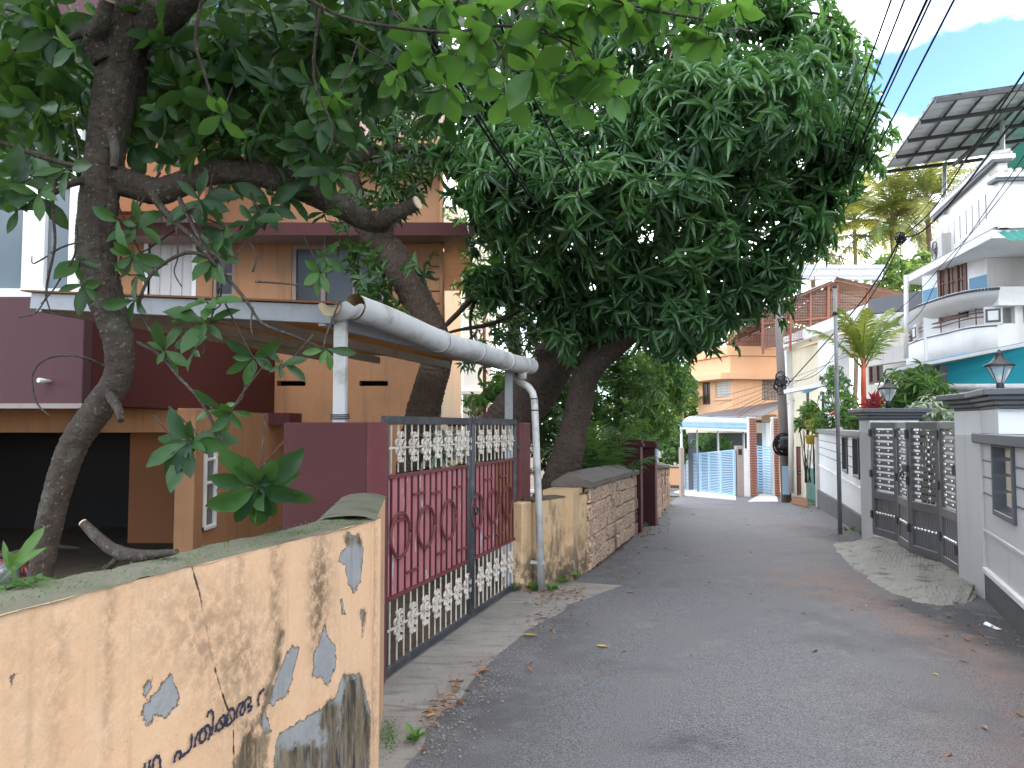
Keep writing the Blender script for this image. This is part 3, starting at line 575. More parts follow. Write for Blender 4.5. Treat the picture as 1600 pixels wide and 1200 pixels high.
def blockwall(root, fr, L, H, courses, seed):
    rnd = random.Random(seed); ch = H / courses
    variants = {}
    for c_ in range(courses):
        s = -rnd.uniform(0, .2)
        while s < L:
            w = rnd.uniform(.32, .46); a = max(s, 0); b = min(s + w, L)
            if b - a > .05:
                pr = rnd.uniform(0, .022); mb = MB()
                z0, z1 = c_ * ch + .004 + rnd.uniform(-.012, .012), (c_ + 1) * ch - .003 + rnd.uniform(-.012, .006)
                UU = (0, .05, .3, .65, .95, 1); VV = (0, .09, .5, .91, 1); nu, nv = 5, 4; vs = []; lean = rnd.uniform(-.008, .008)
                for j in range(nv + 1):
                    for i in range(nu + 1):
                        ed = i in (0, nu) or j in (0, nv)
                        vs.append(fr(a + .004 + (b - a - .008) * UU[i] + (0 if not ed else rnd.uniform(-.012, .012)), (.002 if ed else pr + lean * (i - 2.5) + rnd.uniform(-.004, .004)), z0 + (z1 - z0) * VV[j] + (rnd.uniform(-.005, .005) if ed else 0)))
                mb.add(vs, [(j * (nu + 1) + i, j * (nu + 1) + i + 1, (j + 1) * (nu + 1) + i + 1, (j + 1) * (nu + 1) + i) for j in range(nv) for i in range(nu)])
                ring = [i for i in range(nu + 1)] + [(j * (nu + 1) + nu) for j in range(1, nv + 1)] + [nv * (nu + 1) + i for i in range(nu - 1, -1, -1)] + [j * (nu + 1) for j in range(nv - 1, 0, -1)]
                o0 = len(mb.v); back = []
                for k in ring: back.append(Vector(mb.v[k]) - n2_ * .06)
                mb.add(back, []); 
                for k in range(len(ring)): k2 = (k + 1) % len(ring); mb.f.append([ring[k2], ring[k], o0 + k, o0 + k2]); mb.m.append(0); mb.s.append(False)
                mb.build('stone_block', M['laterite'], root)
            s += w
blockwall(sw, FW, L2, .93, 5, 3)
mb = MB().grid(lambda u, v: FW(L2 * u, -.035, -.1 + 1.03 * v), 12, 1); mb.grid(lambda u, v: FW(L2 * u, -.36, -.1 + 1.03 * v), 12, 1); mb.build('mortar', M['mortar'], sw); MB().fbox(FW, (-.5, -.004), (-.40, -.07), (-.1, .925)).build('wall_end', M['yplaster'], sw)
def capmesh(fr, s0, s1, h, wb=-.42, wf=.05, rise=.11, n=24):
    mb = MB(); prof = [(wb, h), (wb, h + .05), ((wb + wf) / 2 - .05, h + rise + .05), (wf, h + .055), (wf, h)]
    for i in range(n):
        pass
    vs = [fr(s0 + (s1 - s0) * i / n, a, b + random.uniform(-.004, .004)) for i in range(n + 1) for a, b in prof]
    k = len(prof); fs = [(i * k + j, i * k + (j + 1) % k, (i + 1) * k + (j + 1) % k, (i + 1) * k + j) for i in range(n) for j in range(k)] + [tuple(range(k - 1, -1, -1)), tuple(n * k + j for j in range(k))]
    return mb.add(vs, fs)
for q in range(4): capmesh(FW, -.06 + q * (L2 + .05) / 4, -.06 + (q + 1) * (L2 + .05) / 4 - .006, .93, n=8).build('cap_stone', M['cap'], sw)
# two plum pillars of the next entrance
def plum_pillar(fr, s0, s1, tt, h, lbl, blue=False):
    r = T('gate_pillar', lbl, 'gate pillar', fr((s0 + s1) / 2, (tt[0] + tt[1]) / 2), 'plum pillars of the entrance past the stone wall')
    MB().fbox(fr, (s0, s1), tt, (-.15, h)).build('shaft', M['maroon'], r, bevel=.01)
    MB().fbox(fr, (s0 - .035, s1 + .035), (tt[0] - .04, tt[1] + .04), (h, h + .06)).fbox(fr, (s0 - .01, s1 + .01), (tt[0] - .02, tt[1] + .02), (h + .0605, h + .12)).build('cap', M['maroon'], r, bevel=.006)
    MB().fbox(fr, (s0 - .002, s1 + .002), (tt[1], tt[1] + .004), (-.1, h - .002)).build('road_face', M['gatemaroon'], r)
    if blue: MB().fbox(fr, (s0 - .006, s1 + .006), (tt[1] + .005, tt[1] + .03), (h - .2, h - .02)).build('blue_panel', M['blue'], r)
plum_pillar(FW, L2 + .03, L2 + .28, (-.62, .06), 1.36, 'nearer plum pillar at the end of the stone wall')
plum_pillar(FW, L2 + 1.35, L2 + 1.62, (-.5, .13), 1.36, 'farther plum pillar with a small blue panel under its cap', True)
fg = T('side_gate', 'low dark maroon gate between the two plum pillars', 'gate', FW(L2 + .8, -.3))
for i in range(9): MB().fbox(FW, (L2 + .31 + i * .114, L2 + .40 + i * .114), (-.33, -.31), (.05, 1.05)).build('board', M['maroon'], fg)
MB().fbox(FW, (L2 + .29, L2 + 1.34), (-.31, -.29), (.2, .24)).fbox(FW, (L2 + .29, L2 + 1.34), (-.31, -.29), (.9, .94)).build('rail', M['iron'], fg)
# farther block wall, bending left at the end
A3 = FW(L2 + 1.66, .06); B3 = G(1046, 789); d3 = (B3 - A3); d3.z = 0; L3 = 7.6; d3.normalize(); n3_ = Vector((d3.y, -d3.x, 0))
def FX(s, tt, z=0):
    p = A3 + d3 * s + n3_ * tt; p.z = gz(p.x, p.y) + z; return p
n2_keep = n2_; n2_ = n3_
sw2 = T('stone_wall', 'farther peach painted block wall beyond the plum pillars', 'wall', FX(L3 / 2, -.15))
blockwall(sw2, FX, L3, 1.0, 5, 8)
MB().grid(lambda u, v: FX(L3 * u, -.035, -.1 + 1.1 * v), 12, 1).grid(lambda u, v: FX(L3, -.36 + .345 * u, -.1 + 1.1 * v), 1, 1).build('mortar', M['laterite'], sw2)
for q in range(6): capmesh(FX, q * (L3 + .05) / 6, (q + 1) * (L3 + .05) / 6 - .006, 1.0, n=6).build('cap_stone', M['cap'], sw2)
n2_ = n2_keep
def wallmesh(mb, fr, s, z, tt, holes=(), mi=0):    # wall panel with real openings; tt=(front, back) offsets
    S = sorted(set([s[0], s[1]] + [min(max(q, s[0]), s[1]) for h in holes for q in h[:2]])); Zs = sorted(set([z[0], z[1]] + [min(max(q, z[0]), z[1]) for h in holes for q in h[2:]]))
    def solid(i, j):
        if i < 0 or j < 0 or i >= len(S) - 1 or j >= len(Zs) - 1: return False
        a, b = (S[i] + S[i + 1]) / 2, (Zs[j] + Zs[j + 1]) / 2
        return not any(h[0] < a < h[1] and h[2] < b < h[3] for h in holes)
    for i in range(len(S) - 1):
        for j in range(len(Zs) - 1):
            if not solid(i, j): continue
            a, b, c, d = S[i], S[i + 1], Zs[j], Zs[j + 1]; q = lambda x, k, y: fr(x, tt[k], y)
            mb.add([q(a, 0, c), q(b, 0, c), q(b, 0, d), q(a, 0, d)], [(0, 1, 2, 3)], mi); mb.add([q(a, 1, c), q(b, 1, c), q(b, 1, d), q(a, 1, d)], [(3, 2, 1, 0)], mi)
            if not solid(i - 1, j): mb.add([q(a, 0, c), q(a, 0, d), q(a, 1, d), q(a, 1, c)], [(0, 1, 2, 3)], mi)
            if not solid(i + 1, j): mb.add([q(b, 0, c), q(b, 1, c), q(b, 1, d), q(b, 0, d)], [(0, 1, 2, 3)], mi)
            if not solid(i, j - 1): mb.add([q(a, 0, c), q(a, 1, c), q(b, 1, c), q(b, 0, c)], [(0, 1, 2, 3)], mi)
            if not solid(i, j + 1): mb.add([q(a, 0, d), q(b, 0, d), q(b, 1, d), q(a, 1, d)], [(0, 1, 2, 3)], mi)
    return mb
def window(root, fr, s, z, t0, fm, gm, cols=1, rows=1, fw=.06, depth=.08, name='window', bars=0, barm=None, mull=None):
    """frame set in an opening: t0 is the outer face, panes recessed behind it"""
    w = MB(); sg = 1 if depth > 0 else -1
    w.fbox(fr, s, (t0, t0 + depth), (z[0], z[0] + fw)).fbox(fr, s, (t0, t0 + depth), (z[1] - fw, z[1]))
    n = cols; cw = (s[1] - s[0]) / n
    for i in range(n + 1):
        a = s[0] + cw * i - fw / 2; a = min(max(a, s[0]), s[1] - fw); w.fbox(fr, (a, a + fw), (t0 - .002, t0 + depth - .002 * sg), (z[0] + .003, z[1] - .003))
    for i in range(n):
        for j in range(1, rows):
            zc = z[0] + (z[1] - z[0]) * j / rows; w.fbox(fr, (s[0] + cw * i + fw / 2, s[0] + cw * (i + 1) - fw / 2), (t0 + .01, t0 + depth * .7), (zc - .018, zc + .018))
    o = w.build(name, fm, root, bevel=.005)
    for i in range(n):
        a, b = s[0] + cw * i + fw * .5, s[0] + cw * (i + 1) - fw * .5
        MB().fbox(fr, (a, b), (t0 + depth * .45, t0 + depth * .55), (z[0] + fw, z[1] - fw)).build('pane', gm, o)
        for k in range(bars):
            x = a + (b - a) * (k + 1) / (bars + 1); MB().fbox(fr, (x - .012, x + .012), (t0 + depth * .1, t0 + depth * .3), (z[0] + fw, z[1] - fw)).build('window_bar', barm or fm, o)
    return o
X_ = lambda px, d: (px - 800) / F * d
Z_ = lambda py, d: P(800, py, d).z
# ------------------------------------------------------------------ house on the left
HY = 12.5
hs = T('house', 'ochre two storey house with plum parapets behind the trees', 'house', (-4, HY, 0))
wx0, wx1 = X_(452, HY), X_(602, HY); wz0, wz1 = 3.45, Z_(382, HY)
holes = [(wx0, wx1, wz0, wz1), (X_(226, HY), X_(296, HY), 3.2, Z_(310, HY)), (X_(328, HY), X_(362, HY), 3.4, Z_(395, HY)), (X_(432, HY), X_(477, HY), Z_(603, HY), Z_(595, HY)), (X_(561, HY), X_(606, HY), Z_(603, HY), Z_(595, HY))]
mb = wallmesh(MB(), WF, (-9.5, X_(688, HY)), (1.82, 6.35), (HY, HY + .22), holes); wallmesh(mb, WF, (-4.3, X_(688, HY)), (-.2, 1.82), (HY, HY + .22))
SW = frame((X_(688, HY), HY + .22, 0), math.radians(96)); mb.fbox(SW, (0, 5), (0, .2), (-.2, 6.35)); mb.build('wall', M['house'], hs)
MB().fbox(WF, (-9, -1.4), (HY + .5, HY + .55), (-.2, 6.2)).build('room_shade_backing', M['dark'], hs)
window(hs, WF, (wx0, wx1), (wz0, wz1), HY + .02, M['wood'], M['glass'], 3, 1, .075, .1)
window(hs, WF, (X_(328, HY), X_(362, HY)), (3.4, Z_(395, HY)), HY + .03, M['wood'], M['glass'], 1, 3, .05, .08)
dr = MB(); da, db = X_(226, HY), X_(296, HY)
dr.fbox(WF, (da, db), (HY + .06, HY + .1), (3.2, Z_(310, HY))); dro = dr.build('door', M['greywall'], hs)
for i in range(4): MB().fbox(WF, (da + (db - da) * (i + .05) / 4, da + (db - da) * (i + .95) / 4), (HY + .04, HY + .0595), (3.3, Z_(318, HY))).build('door_panel', M['greywall'], dro, bevel=.01)
MB().fbox(WF, (da - .07, da), (HY - .02, HY + .1), (3.2, Z_(310, HY))).fbox(WF, (db, db + .07), (HY - .02, HY + .1), (3.2, Z_(310, HY))).fbox(WF, (da - .07, db + .07), (HY - .02, HY + .1), (Z_(310, HY), Z_(304, HY))).build('door_frame', M['white'], hs)
# quoins
qx0, qx1 = X_(671, HY), X_(690, HY); z = 0.1; k = 0
qm = MB().box((0, 0, 0), qx1 - qx0, .05, .185).mesh('quoin', M['house'])
while z < 4.45:
    o = inst('quoin', qm, hs, ((qx0 + qx1) / 2 + random.uniform(-.006, .006), HY - .02, z + .1), None, .012); z += .205
# slab with plum fascia
s0y, zb, zt = 11.9, Z_(367, 11.9), Z_(348, 11.9)
pts = [(X_(150, 11.9), s0y), (X_(741, 11.9), s0y), (X_(733, 16.9), 16.9), (-1.6, 16.9), (-1.7, HY + 1), (X_(150, 11.9), HY + 1)]
MB().prism([(x, y, zb) for x, y in pts], (0, 0, zt - zb - .02)).build('slab', M['soffit'], hs)
MB().fbox(WF, (X_(150, 11.9), X_(741, 11.9) + .01), (s0y - .02, s0y - .002), (zb - .01, zt)).build('fascia', M['maroon'], hs)
# upper terrace: dark beam, tin roof, post, downpipe
MB().fbox(WF, (X_(515, 12.3), X_(690, 12.3)), (12.1, HY - .003), (Z_(262, 12.3), Z_(240, 12.3))).build('terrace_beam', M['dark'], hs, bevel=.02)
def corr(mb, a, b, c, n, amp, mi=0):              # corrugated sheet: a->b across the ribs, a->c along
    a, b, c = Vector(a), Vector(b), Vector(c); nn = (b - a).cross(c - a).normalized(); vs = []
    for i in range(n + 1):
        o = nn * (amp if i % 2 else -amp); p = a + (b - a) * (i / n) + o; vs += [p, p + (c - a)]
    return mb.add(vs, [(2 * i, 2 * i + 2, 2 * i + 3, 2 * i + 1) for i in range(n)], mi)
corr(MB(), P(470, 262, 12.2), P(700, 240, 12.2), P(545, 90, 16.5), 44, .02).build('tin_roof', M['brownroof'], hs)
MB().tube([P(580, 245, 12.4), P(577, 130, 12.4)], .035, 8).build('terrace_post', M['steel'], hs)
MB().tube([P(692, 560, 12.4), P(690, 410, 12.4), P(690, 250, 12.4)], .04, 8).build('rain_pipe', M['house'], hs)
# sloping plum roof band with the ochre wall under it
YB = 11.2; top = [(-60, -6), (165, -8), (240, 40), (450, 222)]; bot = [(440, 256), (325, 205), (215, 112), (-60, 108)]
MB().prism([P(x, y, YB) for x, y in top] + [P(x, y, YB) for x, y in bot], (0, .55, 0)).build('roof_band', M['lilac'], hs, bevel=.01)
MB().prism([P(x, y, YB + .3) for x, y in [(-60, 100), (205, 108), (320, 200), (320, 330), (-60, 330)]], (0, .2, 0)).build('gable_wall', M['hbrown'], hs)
# plum balcony parapet, its side running back to the house
BX, BY = X_(128, 6.9), 6.9; bz0, bz1 = Z_(633, 6.9), Z_(463, 6.9)
mb = MB(); mb.fbox(WF, (-9, BX), (BY, BY + .15), (bz0, bz1)); mb.build('parapet_front', M['lilac'], hs, bevel=.012)
MB().fbox(WF, (BX - .15, BX - .002), (BY + .15, HY), (bz0, bz1 + .1)).build('parapet_side', M['deepred'], hs, bevel=.01)
MB().fbox(WF, (-9, BX - .16), (BY + .16, HY - .01), (bz0 + .02, bz0 + .14)).build('balcony_floor', M['soffit'], hs)
MB().fbox(WF, (-9, BX + .01), (BY - .015, BY - .001), (bz0 - .03, bz0 + .015)).build('drip_moulding', M['soffit'], hs)
q = P(78, 597, BY); MB().tube([q + Vector((0, .02, 0)), q + Vector((-.03, -.12, .01))], .022, 10).build('drain_spout', M['pvc'], hs)
ly = 8.9
MB().fbox(WF, (-9, X_(283, ly)), (ly, ly + .3), (Z_(676, ly), bz0 + .018)).build('lintel', M['house'], hs, bevel=.008)
MB().fbox(WF, (X_(276, ly), X_(307, ly)), (ly - .01, ly + .24), (-.2, bz0 + .015)).build('porch_pillar', M['house'], hs, bevel=.01)
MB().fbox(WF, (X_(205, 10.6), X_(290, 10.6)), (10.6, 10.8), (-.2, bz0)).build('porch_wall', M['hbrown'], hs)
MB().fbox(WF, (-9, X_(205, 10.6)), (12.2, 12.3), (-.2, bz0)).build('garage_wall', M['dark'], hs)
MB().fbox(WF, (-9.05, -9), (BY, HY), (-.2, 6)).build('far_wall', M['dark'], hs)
SX = frame((X_(307, ly) - .02, ly + .24, 0), math.radians(90))
wallmesh(MB(), SX, (0, 3.3), (-.2, bz0), (-.0, .15), [(.05, .42, .35, Z_(682, 9.2))]).build('entrance_wall', M['house'], hs)
window(hs, SX, (.05, .42), (.35, Z_(682, 9.2)), -.03, M['white'], M['gglass'], 1, 4, .05, .08)
MB().fbox(WF, (X_(318, 11.6), X_(452, 11.6)), (11.6, 12.3), (Z_(664, 11.6), Z_(645, 11.6))).build('entrance_beam', M['maroon'], hs)
MB().lathe((0, 0, 0), [(0, .05), (.05, .045), (.085, .02), (.09, 0)], 16).build('x', M['white'])
lamp = bpy.data.objects['x']; lamp.name = 'wall_light'; lamp.parent = hs; lamp.rotation_euler = (math.pi / 2, 0, 0); lamp.scale = (1, 1.5, 1); lamp.location = P(390, 684, HY - .02) - hs.location
# white framed glazed bay at the far left
gy = 8.3; bay = [(-140, 28, 'gglass', 0), (62, 100, 'gglass', 0), (116, 150, 'gglass', 0)]
for a, b, g, _ in bay: MB().fbox(WF, (X_(a, gy), X_(b, gy)), (gy + .05, gy + .07), (Z_(452, gy), Z_(180, gy))).build('bay_pane', M[g], hs)
for a, b in [(27, 62), (100, 116), (150, 165)]: MB().fbox(WF, (X_(a, gy), X_(b, gy)), (gy - .02, gy + .12), (Z_(455, gy), Z_(175, gy))).build('bay_mullion', M['white'], hs, bevel=.008)
MB().fbox(WF, (X_(-140, gy), X_(165, gy)), (gy - .05, gy + .14), (bz1 - .05, Z_(452, gy))).build('bay_sill', M['white'], hs, bevel=.01)
MB().fbox(WF, (X_(-140, gy), X_(165, gy)), (gy - .03, gy + .14), (Z_(178, gy), Z_(160, gy))).build('bay_head', M['white'], hs)

# ------------------------------------------------------------------ carport
cp_ = T('carport', 'lean-to carport roof of tan sheet on grey steel beams behind the gate', 'carport', LF(4.3, -2.5))
gN, gF = P(520, 472, 4.62), P(824, 562, 7.78); lN = P(50, 454, 5.5); lF = lN + (gF - gN)
across = (lN - gN); along = (gF - gN)
corr(MB(), gN, gF, gN + across, 60, .008).build('roof_sheet', M['sheet'], cp_)
up = Vector((0, 0, 1))
def under(u, v, dz): return gN + along * u + across * v - up * dz
MB().bar(under(.004, .0, .075), under(.004, 1, .075), .05, .115).build('front_beam', M['steel'], cp_, bevel=.004)
MB().bar(under(-.004, -.01, .008), under(-.004, 1.02, .008), .07, .012).build('rust_lip', M['rust'], cp_)
MB().bar(under(0, .03, .10), under(1, .03, .10), .05, .10).build('side_beam', M['steel'], cp_, bevel=.004)
MB().bar(under(0, .97, .10), under(1, .97, .10), .05, .10).build('side_beam', M['steel'], cp_)
for k in range(1, 8): MB().bar(under(k / 7.5, .02, .045), under(k / 7.5, .98, .045), .03, .06).build('purlin', M['sheet'], cp_)
for k in (.35, .68): MB().bar(under(.0, k, .11), under(1, k, .11), .05, .07).build('rafter', M['steel'], cp_)
pb = P(533, 640, 4.72); pt = P(533, 498, 4.72)
MB().fbox(WF, (pt.x - .037, pt.x + .037), (pt.y - .037, pt.y + .037), (1.60, pt.z + .02)).build('post', M['pvc'], cp_, bevel=.004)
mb = MB()
for k in range(3): mb.torus((pt.x, pt.y, 1.645 + k * .012), (1, 0, 0), (0, 1, .06), .058, .004, 14, 5)
mb.build('wire_tie', M['iron'], cp_)
pf = P(795, 600, 7.6); MB().fbox(WF, (pf.x - .04, pf.x + .04), (pf.y - .04, pf.y + .04), (0, under(.96, .03, .1).z)).build('post', M['steel'], cp_, bevel=.004)
# gutter: big PVC pipe split open at the near end
gt = T('gutter', 'white PVC pipe gutter along the carport edge with split open end', 'gutter', gN)
off = Vector((.9553, -.2957, 0)) * .055 - up * .005
a, b = P(553, 480, 4.66) , P(829, 572, 7.72)
gp = [a + (b - a) * (i / 14) + up * (.018 * math.sin(i * .9) * .5 - .035 * math.sin(math.pi * i / 14)) for i in range(15)]
rr = [.083] * 15
MB().tube(gp, rr, 18, cap=False).build('pipe', M['pvc'], gt)
MB().tube(gp, [.077] * 15, 18, cap=False).build('pipe_inside', M['pvcin'], gt)
for i in (5, 8, 11, 13): q = gp[i]; q2 = gp[i] + (b - a).normalized() * .03; MB().tube([q, q2], .088, 18).build('joint_ring', M['pvc'], gt); MB().tube([q2, q2 + (b - a).normalized() * .006], .0885, 18).build('seam', M['iron'], gt)
dv = (b - a).normalized(); h0 = a - dv * .02; h1 = P(516, 474, 4.5); side = dv.cross(up).normalized(); upn = side.cross(dv)
def half(R): return lambda u, v: (h1 + (h0 - h1) * u + side * R * math.cos(math.pi + v * math.pi) + upn * (R * math.sin(math.pi + v * math.pi)) + upn * (.012 * math.sin(u * 9)))
MB().grid(half(.085), 8, 12).build('open_end', M['pvc'], gt); MB().grid(half(.078), 8, 12).build('open_end_inside', M['pvcin'], gt)
MB().tube([gp[13] - up * .05, gp[13] - up * .14], .04, 12).build('outlet', M['pvc'], gt)

# ------------------------------------------------------------------ things in the yard
mc = T('motorcycle', 'dark red motorcycle parked behind the peeling wall', 'motorcycle', (-2.95, 4.45, -.08)); mo = Vector(mc.location)
M['redpaint'] = MAT('glossy_dark_red_paint', (.16, .008, .012), .9, 5, .25, 0); M['tyre'] = MAT('rubber', (.02, .02, .02), .8, 9, .8, 0)
dx = Vector((.6, -.8, 0)); 
for k in (-.62, .62):
    w = MB().torus(mo + dx * k + up * .3, dx, up, .25, .055, 24, 8).build('wheel', M['tyre'], mc); MB().torus(mo + dx * k + up * .3, dx, up, .195, .018, 24, 6).build('rim', M['chrome'], w)
    sp_ = MB()
    for j in range(8): an = j * math.pi / 4; sp_.tube([mo + dx * k + up * .3, mo + dx * k + up * .3 + (dx * math.cos(an) + up * math.sin(an)) * .195], .005, 4)
    sp_.build('spokes', M['chrome'], w)
def loft(mb, secs, n=12):                   # secs: (along, z, halfwidth, halfheight)
    sd = Vector((.8, .6, 0)); vs = []
    for (q, z, w, h) in secs:
        for k in range(n): an = 2 * math.pi * k / n; vs.append(mo + dx * q + up * (z + h * math.sin(an)) + sd * w * math.cos(an))
    m_ = len(secs); fs = [(i * n + k, i * n + (k + 1) % n, (i + 1) * n + (k + 1) % n, (i + 1) * n + k) for i in range(m_ - 1) for k in range(n)] + [tuple(range(n - 1, -1, -1)), tuple((m_ - 1) * n + k for k in range(n))]
    return mb.add(vs, fs, smooth=True)
loft(MB(), [(-.02, .78, .05, .05), (.08, .82, .12, .10), (.25, .86, .15, .13), (.38, .84, .12, .10), (.45, .82, .04, .04)]).build('fuel_tank', M['redpaint'], mc)
loft(MB(), [(-.75, .84, .06, .03), (-.6, .84, .11, .05), (-.3, .80, .13, .05), (0, .79, .10, .05)]).build('seat', M['black'], mc)
loft(MB(), [(-.8, .72, .04, .05), (-.5, .66, .12, .13), (-.15, .6, .13, .14), (-.02, .6, .05, .1)]).build('side_panel', M['redpaint'], mc)
loft(MB(), [(-.1, .4, .08, .1), (.1, .42, .14, .17), (.3, .44, .1, .14)]).build('engine', M['gategrey'], mc)
for k in (-.07, .07): MB().tube([mo + dx * .62 + Vector((.8, .6, 0)) * k + up * .3, mo + dx * .42 + Vector((.8, .6, 0)) * k + up * .95], .02, 8).build('fork', M['chrome'], mc)
MB().tube([mo + dx * .36 + Vector((.8, .6, 0)) * q + up * z for q, z in ((-.36, .98), (-.2, 1.02), (0, .98), (.2, 1.02), (.36, .98))], .014, 8).build('handlebar', M['black'], mc)
loft(MB(), [(.44, .9, .06, .06), (.52, .9, .085, .085), (.56, .9, .08, .08)]).build('headlight', M['redpaint'], mc); loft(MB(), [(.561, .9, .078, .078), (.575, .9, .05, .05)]).build('headlight_lens', M['gglass'], mc)
for k in (.55, ): MB().grid(lambda u, v: mo + dx * (.62 + .3 * math.cos(math.pi * (.15 + .5 * u))) + up * (.3 + .3 * math.sin(math.pi * (.15 + .5 * u))) + Vector((.8, .6, 0)) * (v - .5) * .13, 12, 3).build('mudguard', M['redpaint'], mc)
MB().tube([mo + dx * -.1 + up * .35, mo + dx * -.1 + Vector((.8, .6, 0)) * .2], .012, 6).build('side_stand', M['black'], mc)
cb = T('cut_branch', 'sawn grey branch lying against the top of the peeling wall', 'branch', P(200, 880, 2.35))
MB().tube([Vector(p) for p in [P(131, 818, 2.6), P(150, 838, 2.58), P(172, 856, 2.54), P(192, 866, 2.5), P(215, 868, 2.44), P(245, 866, 2.36), P(275, 862, 2.28)]], [.015, .019, .021, .022, .019, .014, .009], 10, jit=.05).tube([P(190, 866, 2.5), P(172, 884, 2.55), P(160, 900, 2.6)], [.012, .010, .008], 8).build('limb', M['bark'], cb)
q = P(131, 818, 2.6); MB().tube([q, q + (P(131, 818, 2.6) - P(150, 838, 2.58)).normalized() * .006], .014, 10).build('sawn_end', M['cutwood'], cb)

# ------------------------------------------------------------------ buildings behind, seen between house and mango tree
tb = T('shed', 'teal sheet shed seen between the house and the trees', 'shed', P(715, 660, 21))
corr(MB(), P(688, 462, 21), P(722, 462, 21), P(688, 665, 21), 24, .02).build('wall_sheet', M['teal'], tb)
corr(MB(), P(722.3, 462, 21), P(752, 462, 21.5), P(722.3, 665, 21), 20, .02).build('pale_wall_sheet', M['roofgrey'], tb)
corr(MB(), P(684, 458, 20.8), P(756, 460, 20.8), P(686, 448, 24), 46, .03).build('roof_sheet', M['white'], tb)
mb = MB()
for k in range(5): mb.bar(P(724, 470 + k * 12, 20.9), P(752, 470 + k * 12, 20.9), .03)
mb.build('grille_bars', M['black'], tb)
hb = T('white_house', 'pale cream house beyond the gate between the post and the trees', 'house', P(725, 680, 18))
fr = frame(P(690, 665, 18), 0)
hb.location = fr(0, 0, -1)
wallmesh(MB(), fr, (-2, .45), (-1.6, 5.2), (0, .2)).build('wall', M['cream'], hb)
wallmesh(MB(), fr, (.452, 1.15), (-1.6, 5.2), (.6, .8), [(.62, .98, -.4, .62)]).build('wall', M['white'], hb)
window(hb, fr, (.62, .98), (-.4, .62), .62, M['wood'], M['gglass'], 2, 1, .05, .08)
MB().fbox(fr, (-.1, 1.25), (.35, .85), (.75, .83)).build('sunshade', M['white'], hb)
MB().fbox(fr, (.2, 1.05), (-.6, .0), (-.02, .1)).build('canopy', M['maroon'], hb)
pl_ = T('steel_post', 'thin red oxide steel post behind the carport', 'post', P(757, 700, 15)); MB().tube([P(757, 720, 15), P(757, 470, 15)], .035, 8).build('shaft', M['rustred'], pl_)
# ------------------------------------------------------------------ right hand boundary
def slatwin(root, fr, s, z, t0, dep=.14):       # grey framed opening with cream slats
    w = .05; o = MB().fbox(fr, (s[0], s[0] + w), (t0 - dep, t0 + .025), z).fbox(fr, (s[1] - w, s[1]), (t0 - dep, t0 + .025), z).fbox(fr, (s[0] + w, s[1] - w), (t0 - dep, t0 + .024), (z[0], z[0] + w)).fbox(fr, (s[0] + w, s[1] - w), (t0 - dep, t0 + .024), (z[1] - .02, z[1])).build('window_frame', M['dgrey'], root, bevel=.005)
    n = max(3, int((z[1] - z[0]) / .125)); h = (z[1] - z[0] - w) / n
    for i in range(n): MB().fbox(fr, (s[0] + w, s[1] - w), (t0 - .10, t0 - .075), (z[0] + w + h * i + .03, z[0] + w + h * (i + 1))).build('slat', M['cream'], o, bevel=.004)
nw = T('boundary_wall', 'white boundary wall with grey slatted window, nearest on the right of the lane', 'wall', RN(2, -.1))
wallmesh(MB(), RN, (.05, 6.2), (.27, 1.44), (-.02, -.2), [(.62, 1.42, .83, 1.44), (2.3, 3.1, .83, 1.44), (4.0, 4.8, .83, 1.44)]).build('wall', M['greywall'], nw)
MB().fbox(RN, (0, 6.2), (-.22, 0.0), (-.2, .245)).build('plinth', M['stone'], nw, bevel=.01)
MB().fbox(RN, (-.003, 6.2), (-.21, .012), (.245, .30)).build('sill_band', M['white'], nw, bevel=.01)
for a, b in ((.05, .62), (1.42, 2.3)):
    for z in (.98, 1.13, 1.28): MB().fbox(RN, (a + (.06 if a < .1 else 0), b), (-.0199, -.014), (z - .007, z + .007)).build('groove', M['dgrey'], nw)
MB().fbox(RN, (.1, 6.2), (-.019, -.004), (.62, .655)).build('moulding', M['greywall'], nw, bevel=.006)
MB().fbox(RN, (0, .075), (-.2, .004), (.30, 1.44)).build('pilaster', M['white'], nw, bevel=.006)
slatwin(nw, RN, (.62, 1.42), (.83, 1.439), -.02)
slatwin(nw, RN, (2.3, 3.1), (.83, 1.439), -.02)
slatwin(nw, RN, (4.0, 4.8), (.83, 1.439), -.02)
MB().fbox(RN, (.0, 6.2), (-.25, .05), (1.44, 1.53)).build('coping', M['dgrey'], nw, bevel=.008)
def cap_prof(fr, s, t, z):
    mb = MB()
    for k, (e, a, b) in enumerate(((.0, 0, .03), (.035, .0305, .07), (.075, .0705, .11), (.12, .1105, .165))): mb.fbox(fr, (s[0] - e, s[1] + e), (t[0] - e, t[1] + e), (z + a, z + b))
    return mb
def gpost(lbl, fr, s, t, z0, z1, cap):
    r = T('gate_pillar', lbl, 'gate pillar', fr((s[0] + s[1]) / 2, (t[0] + t[1]) / 2, z0))
    MB().fbox(fr, s, t, (z0, 1.5)).build('shaft', M['greywall'], r, bevel=.006)
    MB().fbox(fr, (s[0] + .001, s[1] - .001), (t[0] + .001, t[1] - .001), (1.501, z1)).build('white_block', M['white'], r, bevel=.006)
    cap_prof(fr, s, t, z1).build('cap', M['dgrey'], r, bevel=.006); return r
gpost('grey and white gate pillar with stepped dark cap, right of the folding gate', RG, (-.62, -.06), (-.55, .06), -.2, 1.74, None)
MB().fbox(RN, (.04, .9), (-.23, -.012), (1.531, 1.74)).build('upper_band', M['white'], nw)
cap_prof(RN, (.14, .95), (-.26, .0), 1.742).build('upper_cap', M['dgrey'], nw, bevel=.006)
